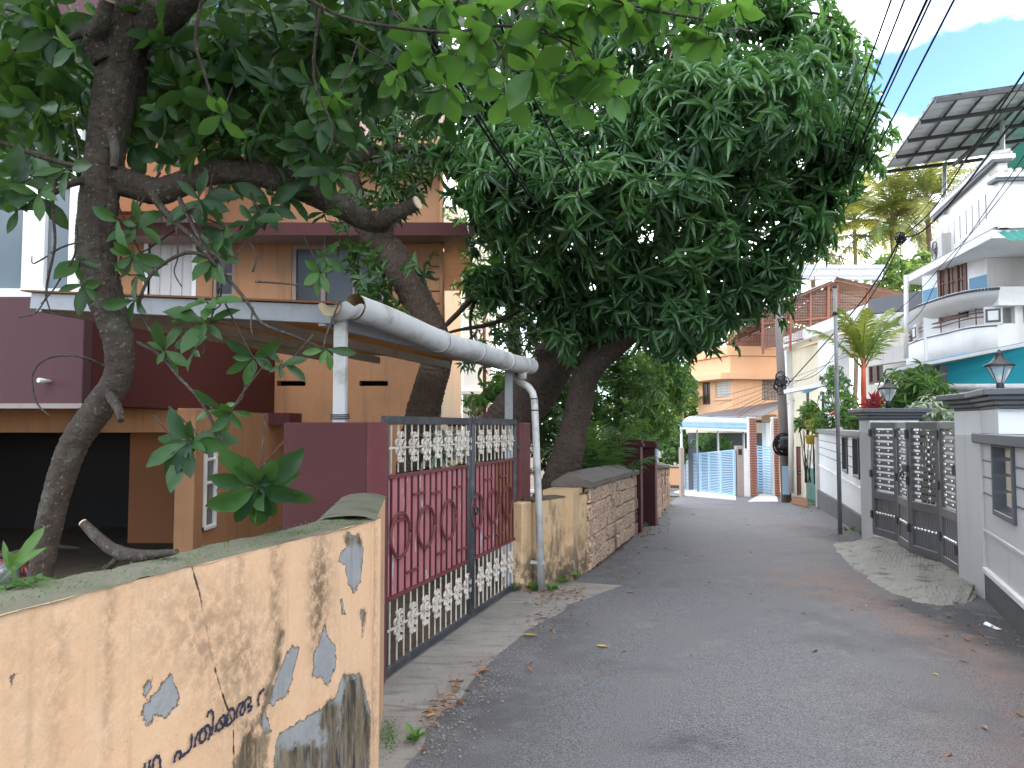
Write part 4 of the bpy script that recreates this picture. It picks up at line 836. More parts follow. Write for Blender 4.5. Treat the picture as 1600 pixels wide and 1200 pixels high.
gpost('white gate pillar with stepped dark cap, left of the folding gate', RG, (2.83, 3.32), (-.62, .02), -.2, 1.67, None)
def lamp(lbl, p, k=1):
    r = T('gate_lamp', lbl, 'lamp', p, 'lamps on the gate pillars')
    MB().lathe(p, [(.0, 0), (.034 * k, 0), (.034 * k, .085 * k), (.03 * k, .10 * k), (0, .10 * k)], 12).build('socket', M['black'], r)
    MB().lathe(p, [(.036 * k, .101 * k), (.118 * k, .262 * k)], 6, smooth=False, rot=.3).build('glass', M['lampglass'], r)
    cg = MB()
    for j in range(6):
        an = .3 + j * math.pi / 3; cg.bar(p + Vector((.036 * math.cos(an), .036 * math.sin(an), .10)) * k, p + Vector((.12 * math.cos(an), .12 * math.sin(an), .264)) * k, .006 * k)
    cg.build('frame', M['black'], r)
    MB().lathe(p, [(.132 * k, .262 * k), (.135 * k, .272 * k), (.085 * k, .295 * k), (.045 * k, .335 * k), (.030 * k, .375 * k), (.036 * k, .382 * k), (.018 * k, .392 * k), (.012 * k, .415 * k), (0, .425 * k)], 18).build('hood', M['black'], r)
    MB().lathe(p + Vector((0, 0, .10 * k)), [(0, 0), (.02 * k, .005 * k), (.032 * k, .04 * k), (.024 * k, .07 * k), (0, .08 * k)], 12).build('bulb', M['white'], r)
lamp('glass lantern with black pointed hood on the pillar right of the folding gate', RG(-.42, -.22, 1.906))
lamp('glass lantern with black pointed hood on the pillar left of the folding gate', RG(3.05, -.3, 1.836), 1.05)

# folding gate
fgt = T('folding_gate', 'grey metal folding gate with studded slats in four leaves', 'gate', RG(1.4, 0))
fold = [(0.0, 0.0), (.70, -.085), (1.40, .0), (2.10, -.10), (2.80, 0.0)]
stud = MB().lathe((0, 0, 0), [(.019, 0), (.019, .006), (.014, .014), (0, .018)], 10)
for k in range(4):
    (a0, t0), (a1, t1) = fold[k], fold[k + 1]
    o0 = RG(a0, t0); o1 = RG(a1, t1); dr_ = (o1 - o0); Lk = dr_.length; dr_.normalize(); nr = Vector((-dr_.y, dr_.x, 0))
    zb0 = .10 + .01 * k
    LFk = lambda s, t, z=0, o0=o0, dr_=dr_, nr=nr: o0 + dr_ * s + nr * t + Vector((0, 0, z))
    a, b = .008, Lk - .008; w = .07
    lf = MB().fbox(LFk, (a, a + w), (-.025, .025), (zb0, 1.645)).fbox(LFk, (b - w, b), (-.025, .025), (zb0, 1.645))
    lf.fbox(LFk, (a + w, b - w), (-.023, .023), (1.645 - .08, 1.6445)).fbox(LFk, (a + w, b - w), (-.023, .023), (zb0, zb0 + .1)).fbox(LFk, (a + w, b - w), (-.023, .023), (.62, .72))
    leaf = lf.build('gate_leaf', M['gategrey'], fgt, bevel=.005)
    ns = 10; zz0, zz1 = .735, 1.555; h = (zz1 - zz0) / ns
    for i in range(ns):
        zc = zz0 + h * (i + .5); sl = MB().fbox(LFk, (a + w, b - w), (-.008, .008), (zc - h * .33, zc + h * .33))
        for q in (.27, .73):
            c_ = LFk(a + w + (b - a - 2 * w) * q, .008, zc); 
            for (rr_, hh) in ((.022, .004),): 
                vs = []
                prof = [(.020, 0), (.019, .007), (.013, .014), (.002, .017)]
                for (r_, e) in prof:
                    for j in range(9): an = 2 * math.pi * j / 9; vs.append(c_ + dr_ * (r_ * math.cos(an)) + Vector((0, 0, r_ * math.sin(an))) + nr * e)
                sl.add(vs, [(x * 9 + j, x * 9 + (j + 1) % 9, (x + 1) * 9 + (j + 1) % 9, (x + 1) * 9 + j) for x in range(3) for j in range(9)], mi=1, smooth=True)
        sl.build('slat', [M['gategrey'], M['chrome']], leaf)
    nb = 7; bw_ = (b - a - 2 * w) / nb
    for i in range(nb): MB().fbox(LFk, (a + w + bw_ * i + .008, a + w + bw_ * (i + 1) - .008), (-.01, .006), (zb0 + .1, .62)).build('board', M['gategrey'], leaf, bevel=.004)
    sm = MB()
    for i in range(nb):
        c_ = LFk(a + w + bw_ * (i + .5), .006, .40 + .01 * k); vs = []
        for (r_, e) in [(.021, 0), (.020, .008), (.013, .016), (.002, .02)]:
            for j in range(9): an = 2 * math.pi * j / 9; vs.append(c_ + dr_ * (r_ * math.cos(an)) + Vector((0, 0, r_ * math.sin(an))) + nr * e)
        sm.add(vs, [(x * 9 + j, x * 9 + (j + 1) % 9, (x + 1) * 9 + (j + 1) % 9, (x + 1) * 9 + j) for x in range(3) for j in range(9)], smooth=True)
    sm.build('stud_row', M['chrome'], leaf)
    for z in (.4, .95, 1.5): MB().fbox(LFk, (b - .03, b + .03), (.026, .04), (z - .05, z + .05)).build('hinge', M['black'], leaf)
for z in (.35, 1.15): MB().fbox(RG, (-.07, .06), (.03, .05), (z - .05, z + .05)).build('hinge', M['black'], fgt)
q = RG(1.42, .05, 1.08); MB().fbox(RG, (1.36, 1.5), (.028, .05), (1.05, 1.13)).torus(q + Vector((-.03, 0, -.06)), (0, 1, 0), (0, 0, 1), .035, .008, 14, 6).build('latch', M['black'], fgt)

# grooved concrete ramp
pol = [G(1297, 850), G(1322, 888), G(1350, 908), G(1385, 930), G(1425, 946), G(1475, 950), G(1514, 944)]
outer = spline([(p.x, p.y) for p in pol], 10)
def rampf(u, v):
    k = u * (len(outer) - 1); i = min(int(k), len(outer) - 2); f = k - i; o_ = outer[i] * (1 - f) + outer[i + 1] * f
    e = RG(3.02 - 3.14 * u, -.16); p = Vector((o_[0], o_[1], 0)).lerp(e, v); base = gz(p.x, p.y) + .012
    hgt = .115 * (1 - (1 - v) ** 1.6); d = (.006 if math.sin(u * 2 * math.pi * 52 + (math.pi if int(v * 16) % 2 else 0)) > -.55 else -.004) * (1 if (v * 16) % 1 > .22 else -.3)
    edge = min(1, v * 12, (u + .005) * 25, (1.005 - u) * 25); n = .006 * math.sin(u * 17 + v * 9) + .004 * math.sin(u * 41 - v * 23) + random.uniform(-.002, .002)
    bl = (.5 + .5 * math.sin(u * 7 + 1.5 * math.sin(v * 6)))
    return Vector((p.x + .012 * math.sin(u * 140), p.y + .012 * math.sin(u * 90 + 1), base + (hgt + d * (.35 + .65 * bl) + n) * edge - (.02 if v == 0 else 0)))
t = NT('grooved_ramp_concrete'); c = t.mix(t.noise(3, 6, .6), (.17, .165, .14), (.36, .35, .31)); c = t.mix(t.math('MULTIPLY', t.ramp(t.noise(5, 7, .7), .52, .66), .75), c, (.07, .075, .045)); c = t.mix(t.math('MULTIPLY', t.ramp(t.noise(80, 3), .5, .7), .3), c, (.06, .06, .055)); t.bump(t.noise(60, 4), .4, .01); M['ramp'] = t.done(c, .9)
o = MB().grid(rampf, 416, 96).build('ramp', M['ramp']); tag(o, kind='structure')
MB().fbox(RG, (-.1, 3.0), (-6, -.17), (-.1, .10)).build('forecourt', M['greywall']); tag(bpy.data.objects['forecourt'], kind='structure')

# far boundary wall
fw = T('boundary_wall', 'white boundary wall with two grey slatted windows behind the steel pole', 'wall', RW(4, -.1))
WL = 8.5
def RWg(s, t, z=0): p = RW(s, t); p.z = gz(p.x, p.y) + z; return p
mb = MB(); holes2 = [(1.0, 1.75, .75, 1.40), (2.55, 3.3, .75, 1.40)]
wallmesh(mb, RW, (0, WL), (-.3, 1.42), (-.02, -.2), holes2); mb.build('wall', M['white'], fw)
mb = MB()
for i in range(8): 
    a, b = WL * i / 8, WL * (i + 1) / 8; q = [RWg(a, -.19), RWg(b, -.19), RWg(b, .03), RWg(a, .03)]; mb.hexa([p - Vector((0, 0, .2)) for p in q], [p + Vector((0, 0, .27 + .18 * (p - RW(0, 0)).length / WL)) for p in q])
mb.build('plinth', M['stone'], fw)
for hh in holes2: slatwin(fw, RW, hh[:2], hh[2:], -.02)
for a, b in ((0, 1.0), (1.75, 2.55), (3.3, WL)):
    for z in (.90, 1.07, 1.24): MB().fbox(RW, (a, b), (-.0199, -.014), (z - .007, z + .007)).build('groove', M['dgrey'], fw)
MB().fbox(RW, (0, WL), (-.019, .0), (.60, .63)).build('moulding', M['white'], fw)
MB().fbox(RW, (-.02, WL), (-.26, .05), (1.42, 1.52)).build('coping', M['dgrey'], fw, bevel=.008)
MB().fbox(RW, (WL + .002, WL + .25), (-.4, .06), (-.9, 1.30)).build('mossy_end', M['offwhite'], fw)
sp_ = G(1313, 836); r = T('steel_pole', 'thin grey galvanised steel pole before the white wall', 'pole', sp_)
MB().tube([sp_, sp_ + Vector((0, 0, 2.2)), sp_ + Vector((0, 0, 3.85))], [.033, .031, .029], 10).build('shaft', M['steel'], r)
MB().tube([sp_ + Vector((0, 0, 3.85)), sp_ + Vector((0, 0, 3.88))], .034, 10).build('end_cap', M['black'], r)
MB().tube([sp_ + Vector((0, 0, 3.42)), sp_ + Vector((0, 0, 3.47))], .045, 10).build('clamp', M['black'], r)
# small maroon gate and mossy wall past it
sg = T('side_gate', 'narrow plum metal gate at the end of the white wall', 'gate', P(1252, 772, 22.3))
fr = frame(G(1246, 776), math.radians(-62)); Lg = .75
for z0, z1 in ((.1, .78), (.9, 1.7)): MB().fbox(fr, (.05, Lg - .05), (-.015, .015), (z0, z1)).build('panel', M['gatemaroon'], sg)
MB().fbox(fr, (0, .05), (-.02, .02), (.05, 1.75)).fbox(fr, (Lg - .05, Lg), (-.02, .02), (.05, 1.75)).fbox(fr, (.05, Lg - .05), (-.019, .019), (.78, .83)).fbox(fr, (.05, Lg - .05), (-.019, .019), (.85, .9)).fbox(fr, (.05, Lg - .05), (-.019, .019), (1.70, 1.749)).build('frame', M['maroon'], sg)
t = NT('white_over_green_wall'); pz = t.n.new('ShaderNodeSeparateXYZ'); t.lk(t.pos, pz.inputs[0]); c = t.mix(t.ramp(pz.outputs[2], .28, .32, 1, 0), (.60, .60, .56), (.07, .19, .17)); c = t.mix(t.math('MULTIPLY', t.ramp(t.noise(1, 6, .7, (5, 5, 1.5)), .46, .66), .8), c, (.12, .12, .09)); M['greenwall'] = t.done(c, .85)
mw = T('garden_wall', 'mildewed white and green wall beside the narrow plum gate', 'wall', G(1268, 790))
fr2 = frame(G(1260, 782), math.radians(-65)); MB().fbox(fr2, (0, 1.9), (-.0, .2), (-.3, 1.55)).build('wall', M['greenwall'], mw)
MB().prism([G(1222, 779), G(1262, 781), G(1262, 795), G(1240, 790)], (0, 0, .06)).build('entry_ramp', M['rust']); tag(bpy.data.objects['entry_ramp'], kind='structure')

# ------------------------------------------------------------------ white house on the right
wh = T('house', 'white two storey house with curved balcony and slate blue band', 'house', (9.5, 16, 0))
HW = frame((9.35, 18.2, 0), math.radians(-81.5))   # s towards the camera along the facade, t>0 away from the lane? (left normal points right)
s_corner = 4.5
# solve facade stations from photo positions
def hs_(px): # station on facade plane t=0 for photo column
    r = (px - 800) / F; c, s2 = math.cos(math.radians(-81.5)), math.sin(math.radians(-81.5)); return (r * 18.2 - 9.35) / (c - r * s2)
def hz(px, py, t=0): s = hs_(px); p = HW(s, t); return Z_(py, p.y)
sA, sB, sW0, sW1 = hs_(1447), hs_(1549), hs_(1472), hs_(1518)
zwin0, zwin1 = 3.9, hz(1495, 410)
mb = wallmesh(MB(), HW, (sA, sB), (3.1, 5.25), (0, .2), [(sW0, sW1, zwin0, zwin1)])
mb.build('wall', M['white'], wh)
zb0, zb1 = hz(1535, 462), hz(1535, 432)
for a, b in ((sA, sW0 - .05), (sW1 + .05, sB)): MB().fbox(HW, (a, b), (-.004, -.001), (zb0, zb1)).build('blue_band', M['bluewall'], wh)
window(wh, HW, (sW0, sW1), (zwin0, zwin1), -.03, M['teak'], M['cglass'], 3, 3, .09, .12, bars=1)
# return wall facing the viewer, column
c0 = HW(sB, 0); rt = frame(c0, math.radians(-4))
MB().fbox(rt, (0, 9), (.002, .2), (-.3, 5.04)).build('front_wall', M['greywall'], wh)  # grey tone carries this face's shade; unseen end lengthened to block sun
MB().lathe(rt(.75, -.55, 3.0), [(.15, 0), (.15, 2.3)], 20).build('column', M['white'], wh)
MB().fbox(HW, (sA - .02, sA), (0, 7), (-.5, 5.04)).build('rear_wall', M['greywall'], wh)
MB().fbox(HW, (sA, sB), (.0, .2), (-.5, 3.09)).build('lower_wall', M['white'], wh)
# eave slab
e0, e1 = P(1412, 436, 18.6), P(1549, 366, 14.0); e2 = e1 + Vector((9.5, -.8, 0)); ez = 5.05  # eave carried far past the frame edge to block sun
qs = [Vector((e0.x, e0.y, ez)), Vector((e1.x, e1.y, ez)), Vector((e2.x, e2.y, ez)), Vector((e2.x + .6, e2.y + 5, ez)), Vector((e0.x + 3, e0.y + .5, ez))]
MB().prism(qs, (0, 0, .16)).build('eave_slab', M['white'], wh, bevel=.01)
MB().prism([q + (qs[2] - q).normalized() * .06 + Vector((0, 0, .162)) for q in qs], (0, 0, .05)).build('eave_edge', M['dgrey'], wh)
# roof parapet with slots
pA, pB = P(1466, 335, 17.6), P(1561, 300, 13.9); pd = (pB - pA); pd.z = 0; PL = pd.length; pa_ = math.atan2(pd.y, pd.x); PF = frame((pA.x, pA.y, 0), pa_)
zt_ = Z_(338, 17.6) + .02
def pst(px): # station along parapet
    r = (px - 800) / F; return (r * pA.y - pA.x) / (math.cos(pa_) - r * math.sin(pa_))
sl = [(pst(x) - .035, pst(x) + .035, 5.55, 6.05) for x in (1472, 1481, 1490, 1499.5, 1509, 1519, 1529, 1539.5, 1551)]
wallmesh(MB(), PF, (0, PL), (5.22, zt_), (0, .15), sl).build('parapet', M['white'], wh)
MB().fbox(PF, (.1, PL - .3), (.16, .2), (5.3, zt_ - .01)).build('parapet_lining', M['teak'], wh)
PF2 = frame(PF(PL, 0), math.radians(-6)); MB().fbox(PF2, (0, 9.5), (0.001, .15), (5.22, zt_ - .35)).build('front_parapet', M['white'], wh)  # parapet run lengthened out of view against the low sun
for fr_, a, b, z in ((PF, -.15, PL + .1, zt_), (PF2, -.1, 9.5, zt_ - .35)):
    MB().fbox(fr_, (a, b), (-.14, .26), (z, z + .09)).build('cornice', M['white'], wh, bevel=.015); MB().fbox(fr_, (a, b), (-.10, .2), (z - .05, z - .001)).build('cornice_line', M['dgrey'], wh)
    cm = MB(); n = int((b - a) / .16)
    for i in range(n): x = a + (b - a) * (i + .5) / n; cm.tube([fr_(x, -.13, z + .12), fr_(x, .2, z + .16)], .05, 6)
    cm.build('roof_tile_row', M['offwhite'], wh); tag(bpy.context.scene.objects[cm_name] if False else wh.children[-1], kind='stuff')
corr(MB(), PF(.9, .3, zt_ + .15), PF(PL + .3, .3, zt_ + .22), PF(.9, 2.5, zt_ + .5), 26, .02).build('green_roof', M['green'], wh)
corr(MB(), P(1555, 362, 13.9), P(1700, 352, 12.9), P(1575, 376, 12.9), 20, .02).build('green_awning', M['green'], wh)
# wall above the eave between lower roof and parapet, air conditioner
ac = T('air_conditioner', 'white outdoor air conditioning unit on the eave of the white house', 'air conditioner', P(1462, 400, 17.4))
fa = frame(P(1456, 395, 17.6), pa_); ab = Vector(fa(0, 0)); 
z0a = ez + .215
FA = frame((ab.x, ab.y, 0), pa_)
MB().fbox(FA, (0, .85), (-.02, .28), (z0a + .03, z0a + .60)).build('casing', M['offwhite'], ac, bevel=.02)
MB().torus(FA(.32, -.03, z0a + .31), (math.cos(pa_), math.sin(pa_), 0), up, .21, .014, 24, 6).torus(FA(.32, -.03, z0a + .31), (math.cos(pa_), math.sin(pa_), 0), up, .13, .008, 20, 5).torus(FA(.32, -.03, z0a + .31), (math.cos(pa_), math.sin(pa_), 0), up, .06, .02, 16, 5).build('fan_grille', M['gategrey'], ac)
MB().fbox(FA, (.05, .15), (.0, .26), (z0a, z0a + .03)).fbox(FA, (.7, .8), (.0, .26), (z0a, z0a + .03)).build('feet', M['black'], ac)
# curved balcony
bc = [(1416, 505, 20.4), (1407, 498, 19.7), (1414, 490, 18.8), (1432, 477, 17.6), (1460, 467, 16.6), (1495, 460, 15.75), (1530, 455, 15.25), (1568, 452, 15.0)]
def rowz(zf, pull=0):
    out = []
    for p in spline([(X_(x, d), d) for x, y, d in bc], 8):
        v = Vector((p[0], p[1], 0)); c = Vector((10.2, 16.5, 0)); v = v + (c - v).normalized() * pull; out.append(Vector((v.x, v.y, zf)))
    return out
def band(name, prof, mat, n=6, parent=None):       # profile list of (pull inward, z) swept along the curve
    rows = [rowz(z, pl) for pl, z in prof]; mb = MB(); k = len(rows); L = len(rows[0])
    vs = [rows[j][i] for i in range(L) for j in range(k)]
    mb.add(vs, [(i * k + j, i * k + j + 1, (i + 1) * k + j + 1, (i + 1) * k + j) for i in range(L - 1) for j in range(k - 1)], smooth=True)
    return mb.build(name, mat, parent or wh)
zB0, zB1 = 3.05, 3.62
band('balcony_parapet', [(1.2, zB0), (.34, zB0), (.30, zB0 + .03), (.30, zB1), (.36, zB1 + .03), (.45, zB1), (.45, zB0 + .1)], M['white'])
band('balcony_soffit', [(3.5, zB0 + .01), (.36, zB0 - .002)], M['soffit'])
band('balcony_cove', [(.42, 3.98), (.36, 4.0), (.28, 4.06), (.12, 4.14), (.02, 4.24), (0, 4.30), (.03, 4.34), (.34, 4.36), (.45, 4.3), (.45, 3.98)], M['white'])
ed = MB(); rw = rowz(4.345, -.02); rw2 = rowz(4.29, -.03); rows = [p for p in rw]
for i in range(len(rw) - 1):
    for f in (.3,):
        p = rw[i].lerp(rw[i + 1], f); c = (Vector((10.2, 16.5, p.z)) - p).normalized(); ed.bar(p - c * .012 + Vector((0, 0, -.06)), p + c * .05 + Vector((0, 0, -.03)), .05, .035)
o = ed.build('balcony_tile_row', M['dgrey'], wh); tag(o, kind='stuff')
line = rowz(zB1 - .02, .295)
MB().tube(line, .014, 6).build('balcony_line', M['dgrey'], wh)
rp_ = rowz(3.80, .36); rq_ = rowz(3.89, .36); rr_ = rowz(3.70, .36)
for row in (rp_, rq_): MB().tube(row, .014, 6).build('balcony_rail', M['teak'], wh)
Lr = len(rp_)
for i in (18, 28, 38, 47, 54):
    p = rowz(zB1, .36)[i]; 
    if i in (18, 54): 
        d_ = (rp_[min(i + 1, Lr - 1)] - rp_[i - 1]).normalized(); fp = frame((p.x, p.y, 0), math.atan2(d_.y, d_.x))
        MB().fbox(fp, (-.16, .16), (-.06, .06), (zB1, 3.99)).build('baluster_block', M['white'], wh, bevel=.01); MB().fbox(fp, (-.13, .13), (-.075, -.061), (zB1 + .05, 3.94)).build('block_border', M['dgrey'], wh); MB().fbox(fp, (-.09, .09), (-.085, -.0755), (zB1 + .09, 3.90)).build('block_panel', M['white'], wh, bevel=.02)
    else: MB().tube([p, p + Vector((0, 0, .37))], .014, 6).build('baluster', M['teak'], wh)
eB = rowz(0, .3)[-1]; fe = frame((eB.x, eB.y, 0), math.radians(-3))
MB().fbox(fe, (0, 3), (0, .15), (zB0, zB1 + .02)).build('balcony_parapet', M['white'], wh); MB().fbox(fe, (-.05, 3), (-.15, .2), (3.98, 4.36)).build('balcony_beam', M['white'], wh, bevel=.01)
for s in (.35, 1.05): MB().fbox(fe, (s, s + .15), (0, .15), (zB1 + .02, 3.98)).build('baluster_block', M['white'], wh)
# tin roof overhead on posts
tr = T('tin_roof', 'corrugated metal roof on dark trusses above the white house', 'roof', P(1500, 240, 15))
A_, B_, C_ = P(1383, 262, 17.2), P(1640, 228, 16.6), P(1461, 149, 13.2)
D_ = B_ + (C_ - A_)
corr(MB(), A_, C_, B_, 26, .018).build('roof_sheet', M['roofgrey'], tr)
dn_ = Vector((0, 0, -1))
for k in range(5):
    f = k / 4; p = A_.lerp(C_, f); q = B_.lerp(D_, f); MB().bar(p + dn_ * .10, q + dn_ * .10, .05, .07).build('truss_beam', M['black'], tr)
for k in range(9):
    f = k / 8; p = A_.lerp(B_, f); q = C_.lerp(D_, f); MB().bar(p + dn_ * .045, q + dn_ * .045, .03, .035).build('purlin', M['black'], tr)
for (x, y0, y1, d) in ((1476, 262, 335, 16.9), (1566, 195, 270, 14.4)): MB().tube([P(x, y0 - 6, d), P(x, y1, d)], .045, 8).build('post', M['steel'], tr)
MB().bar(P(1566, 190, 14.4), P(1490, 258, 16.6), .06).build('strut', M['black'], tr)
# teal awning wall and white beam above the gate pillars
aw = T('awning', 'teal sheet wall under a sloping blue edged awning roof beside the lantern', 'awning', P(1540, 640, 11.5))
q = [P(1474, 569, 12.2), P(1640, 532, 10.8), P(1640, 603, 10.8), P(1474, 603, 12.2)]
MB().prism(q, (.1, .5, 0)).build('teal_sheet', M['teal'], aw)
MB().bar(P(1385, 581, 12.6), P(1640, 531, 10.7), .07, .05).build('white_edge', M['white'], aw); MB().bar(P(1392, 579, 13.0), P(1512, 552, 12.3), .06, .05).build('blue_edge', M['blue'], aw)
MB().tube([P(1452, 606, 12.0), P(1650, 606, 10.6)], .062, 12).build('white_beam', M['pvc'], aw)
MB().bar(P(1462, 640, 12.2), P(1472, 572, 12.2), .14, .14).build('post', M['gategrey'], aw)
MB().prism([P(1385, 580, 12.7), P(1640, 530, 10.8), P(1720, 545, 13.0), P(1450, 585, 15.0)], (0, 0, .03)).build('roof_sheet', M['bluewall'], aw)
MB().fbox(WF, (7.2, 12), (13.2, 13.35), (-.2, 2.45)).build('back_wall', M['greywall'], aw)

nh = T('house', 'unseen white house added beyond the frame to shade the lane', 'house', (9, 3, 0))  # whole house is an addition that blocks low sun over the lane
nf = frame((7.35, 10.1, 0), math.radians(-90))
wallmesh(MB(), nf, (0, 15), (-.2, 6.4), (0, .2), [(2, 3.6, 1, 2.3), (6, 7.6, 1, 2.3), (10, 11.6, 1, 2.3), (2, 3.6, 4, 5.3), (6, 7.6, 4, 5.3), (10, 11.6, 4, 5.3)]).build('wall', M['white'], nh)
for a_ in (2, 6, 10):
    for z_0 in (1, 4): window(nh, nf, (a_, a_ + 1.6), (z_0, z_0 + 1.3), .02, M['teak'], M['glass'], 3, 2, .07, .08)
MB().fbox(WF, (7.56, 13), (10.09, 9.9), (-.2, 6.4)).fbox(WF, (7.56, 13), (-4.9, -4.7), (-.2, 6.4)).build('end_wall', M['white'], nh)
MB().fbox(WF, (7.36, 13), (-5.0, 10.08), (6.41, 6.55)).build('roof', M['offwhite'], nh)

# ------------------------------------------------------------------ cream house with roof cage
ch = T('house', 'cream and white house with sloping pale eave and caged roof terrace', 'house', P(1300, 700, 25))
q0, q1, q2 = P(1224, 598, 27.5), P(1360, 495, 21.5), P(1450, 480, 20)
CH = frame((q0.x, q0.y, -1), math.atan2(q1.y - q0.y, q1.x - q0.x)); CL = math.hypot(q1.x - q0.x, q1.y - q0.y)
ctop = 5.4
def cst(px): r = (px - 800) / F; a = math.atan2(q1.y - q0.y, q1.x - q0.x); return (r * q0.y - q0.x) / (math.cos(a) - r * math.sin(a))
def cz(px, py): return Z_(py, CH(cst(px), 0).y) + 1
eave = lambda px: cz(px, 548 + (px - 1224) * (500 - 548) / 136.)
s1, s2, s3, s4 = cst(1224), cst(1276), cst(1305), cst(1365)
mb = wallmesh(MB(), CH, (s1, s2), (-.5, eave(1224)), (.3, .5)); mb.build('wall', M['cream'], ch)
MB().fbox(CH, (s2 - .05, s3), (.1, .5), (-.5, eave(1250))).build('white_pier', M['white'], ch)
MB().fbox(CH, (s1 - .1, s1 + .12), (.1, .5), (-.5, eave(1224))).build('white_pier', M['white'], ch)
wallmesh(MB(), CH, (s3, s4 + 4), (-.5, eave(1300)), (.8, 1.0), [(cst(1318), cst(1340), cz(1330, 600), cz(1330, 545)), (cst(1380), cst(1398), cz(1390, 541), cz(1390, 505)), (cst(1405), cst(1412), cz(1408, 541), cz(1408, 505))]).build('wall', M['offwhite'], ch)
for a, b in ((1318, 1340), (1380, 1398), (1405, 1412)): window(ch, CH, (cst(a), cst(b)), (cz(a, 600 if a == 1318 else 541), cz(a, 545 if a == 1318 else 505)), .82, M['teak'], M['glass'], 2, 1, .06, .08)
a_, b_ = P(1222, 544, 27.3), P(1362, 493, 21.3)
MB().prism([a_, b_, b_ + Vector((0, 0, .38)), a_ + Vector((0, 0, .38))], (.8, 1.6, 0)).build('pale_eave', M['white'], ch, bevel=.02)
MB().fbox(CH, (s4 - .3, s4 + 4.5), (-.1, .1), (cz(1380, 570), cz(1380, 546))).build('balcony_wall', M['offwhite'], ch)
MB().prism([P(1356, 468, 20.6), P(1450, 452, 18.4), P(1450, 482, 18.4), P(1356, 490, 20.6)], (.3, .6, 0)).build('dark_parapet', M['dgrey'], ch)
MB().prism([P(1360, 492, 20.4), P(1440, 484, 18.6), P(1440, 494, 18.6), P(1360, 506, 20.4)], (.6, 1.4, 0)).build('sunshade', M['offwhite'], ch)
MB().tube([P(1416, 430, 17.2), P(1416, 560, 17.2)], .05, 10).build('white_pipe', M['white'], ch)
rc = T('roof_cage', 'rust red steel cage with gabled brown sheet roof on the cream house', 'roof', P(1290, 540, 26))
ap, lf_, rg_ = P(1307, 434, 25.5), P(1182, 486, 25.5), P(1412, 458, 25.5); bk = Vector((2.4, 12, .2))
corr(MB(), ap, ap + bk, lf_, 26, .03).build('roof_sheet', M['brownroof'], rc); corr(MB(), ap, ap + bk, rg_, 26, .03).build('roof_sheet', M['brownroof'], rc)
for k in range(8):
    f = k / 7; MB().bar(ap + bk * f + dn_ * .1, lf_ + bk * f + dn_ * .1, .05).build('truss', M['teak'], rc); MB().bar(ap + bk * f + dn_ * .1, rg_ + bk * f + dn_ * .1, .05).build('truss', M['teak'], rc)
for k in range(1, 5): MB().bar(ap.lerp(lf_, k / 5) + dn_ * .06, ap.lerp(lf_, k / 5) + bk + dn_ * .06, .04).build('purlin', M['teak'], rc)
for px_, y0, y1 in ((1192, 485, 545), (1235, 462, 540), (1266, 455, 525), (1294, 442, 512), (1308, 440, 505), (1355, 448, 490)): MB().bar(P(px_, y0, 25.6), P(px_, y1 + 8, 25.6), .085 if px_ == 1294 else .06).build('post', M['rustred'], rc)
for y0, y1 in ((506, 492), (545, 507)): MB().bar(P(1190, y0, 25.6), P(1360, y1 - 2, 25.6), .05).build('rail', M['rustred'], rc)
wm = MB()
for i in range(64):
    x = 1190 + i * 2.6; yt = 486 - max(0, (x - 1182)) * .416 if x < 1307 else 434 + (x - 1307) * .23
    wm.bar(P(x, max(yt, 455), 25.65), P(x, 548 - (x - 1190) * .32, 25.65), .012)
for i in range(22):
    y = 462 + i * 4.2; x1 = min(1356, 1190 + (552 - y) / .32); x0 = max(1190, 1182 + (486 - y) / .416)
    if x1 - x0 > 4: wm.bar(P(x0, y, 25.66), P(x1, y, 25.66), .012)
o = wm.build('wire_mesh', M['brownroof'], rc); tag(o, kind='stuff')
MB().fbox(WF, (X_(1150, 37.6), X_(1420, 37.6)), (37.6, 37.7), (Z_(560, 37.6), Z_(512, 37.6))).build('back_sheet', M['brownroof'], rc)
so = T('solar_panel_array', 'tilted solar panels on a frame above the caged roof', 'solar panels', P(1300, 430, 29))
for k in range(4):
    x0 = 1238 + k * 35; MB().prism([P(x0, 438, 28), P(x0 + 33.5, 438, 28), P(x0 + 33.5 + 6, 415, 31), P(x0 + 6, 415, 31)], (0, 0, .04)).build('panel', M['panel'], so)
MB().bar(P(1236, 432, 28.6), P(1384, 432, 28.6), .07).bar(P(1236, 421, 30), P(1384, 421, 30), .07).build('rail', M['steel'], so)
for x in (1250, 1310, 1365): MB().bar(P(x, 434, 28.6), P(x, 470, 28.6), .07).build('post', M['steel'], so)

# ------------------------------------------------------------------ orange house and blue gate at the bend
oh = T('house', 'orange two storey house at the bend behind the blue gate', 'house', P(1150, 700, 35))
c1, c0_, c2_ = P(1147, 665, 33), P(1091, 665, 36), P(1240, 665, 33.6)
OA = frame((c0_.x, c0_.y, 0), math.atan2(c1.y - c0_.y, c1.x - c0_.x)); OL = math.hypot(c1.x - c0_.x, c1.y - c0_.y)
OB = frame((c1.x, c1.y, 0), math.atan2(c2_.y - c1.y, c2_.x - c1.x)); OBL = math.hypot(c2_.x - c1.x, c2_.y - c1.y)
def ost(px): a = math.atan2(c1.y - c0_.y, c1.x - c0_.x); r = (px - 800) / F; return (r * c0_.y - c0_.x) / (math.cos(a) - r * math.sin(a))
def obst(px): a = math.atan2(c2_.y - c1.y, c2_.x - c1.x); r = (px - 800) / F; return (r * c1.y - c1.x) / (math.cos(a) - r * math.sin(a))
w1 = (ost(1098), ost(1110), Z_(632, 35), Z_(596, 35)); w2 = (ost(1118), ost(1143), Z_(622, 33.6), Z_(588, 33.6)); j = (obst(1191), obst(1217), Z_(625, 33), Z_(582, 33))
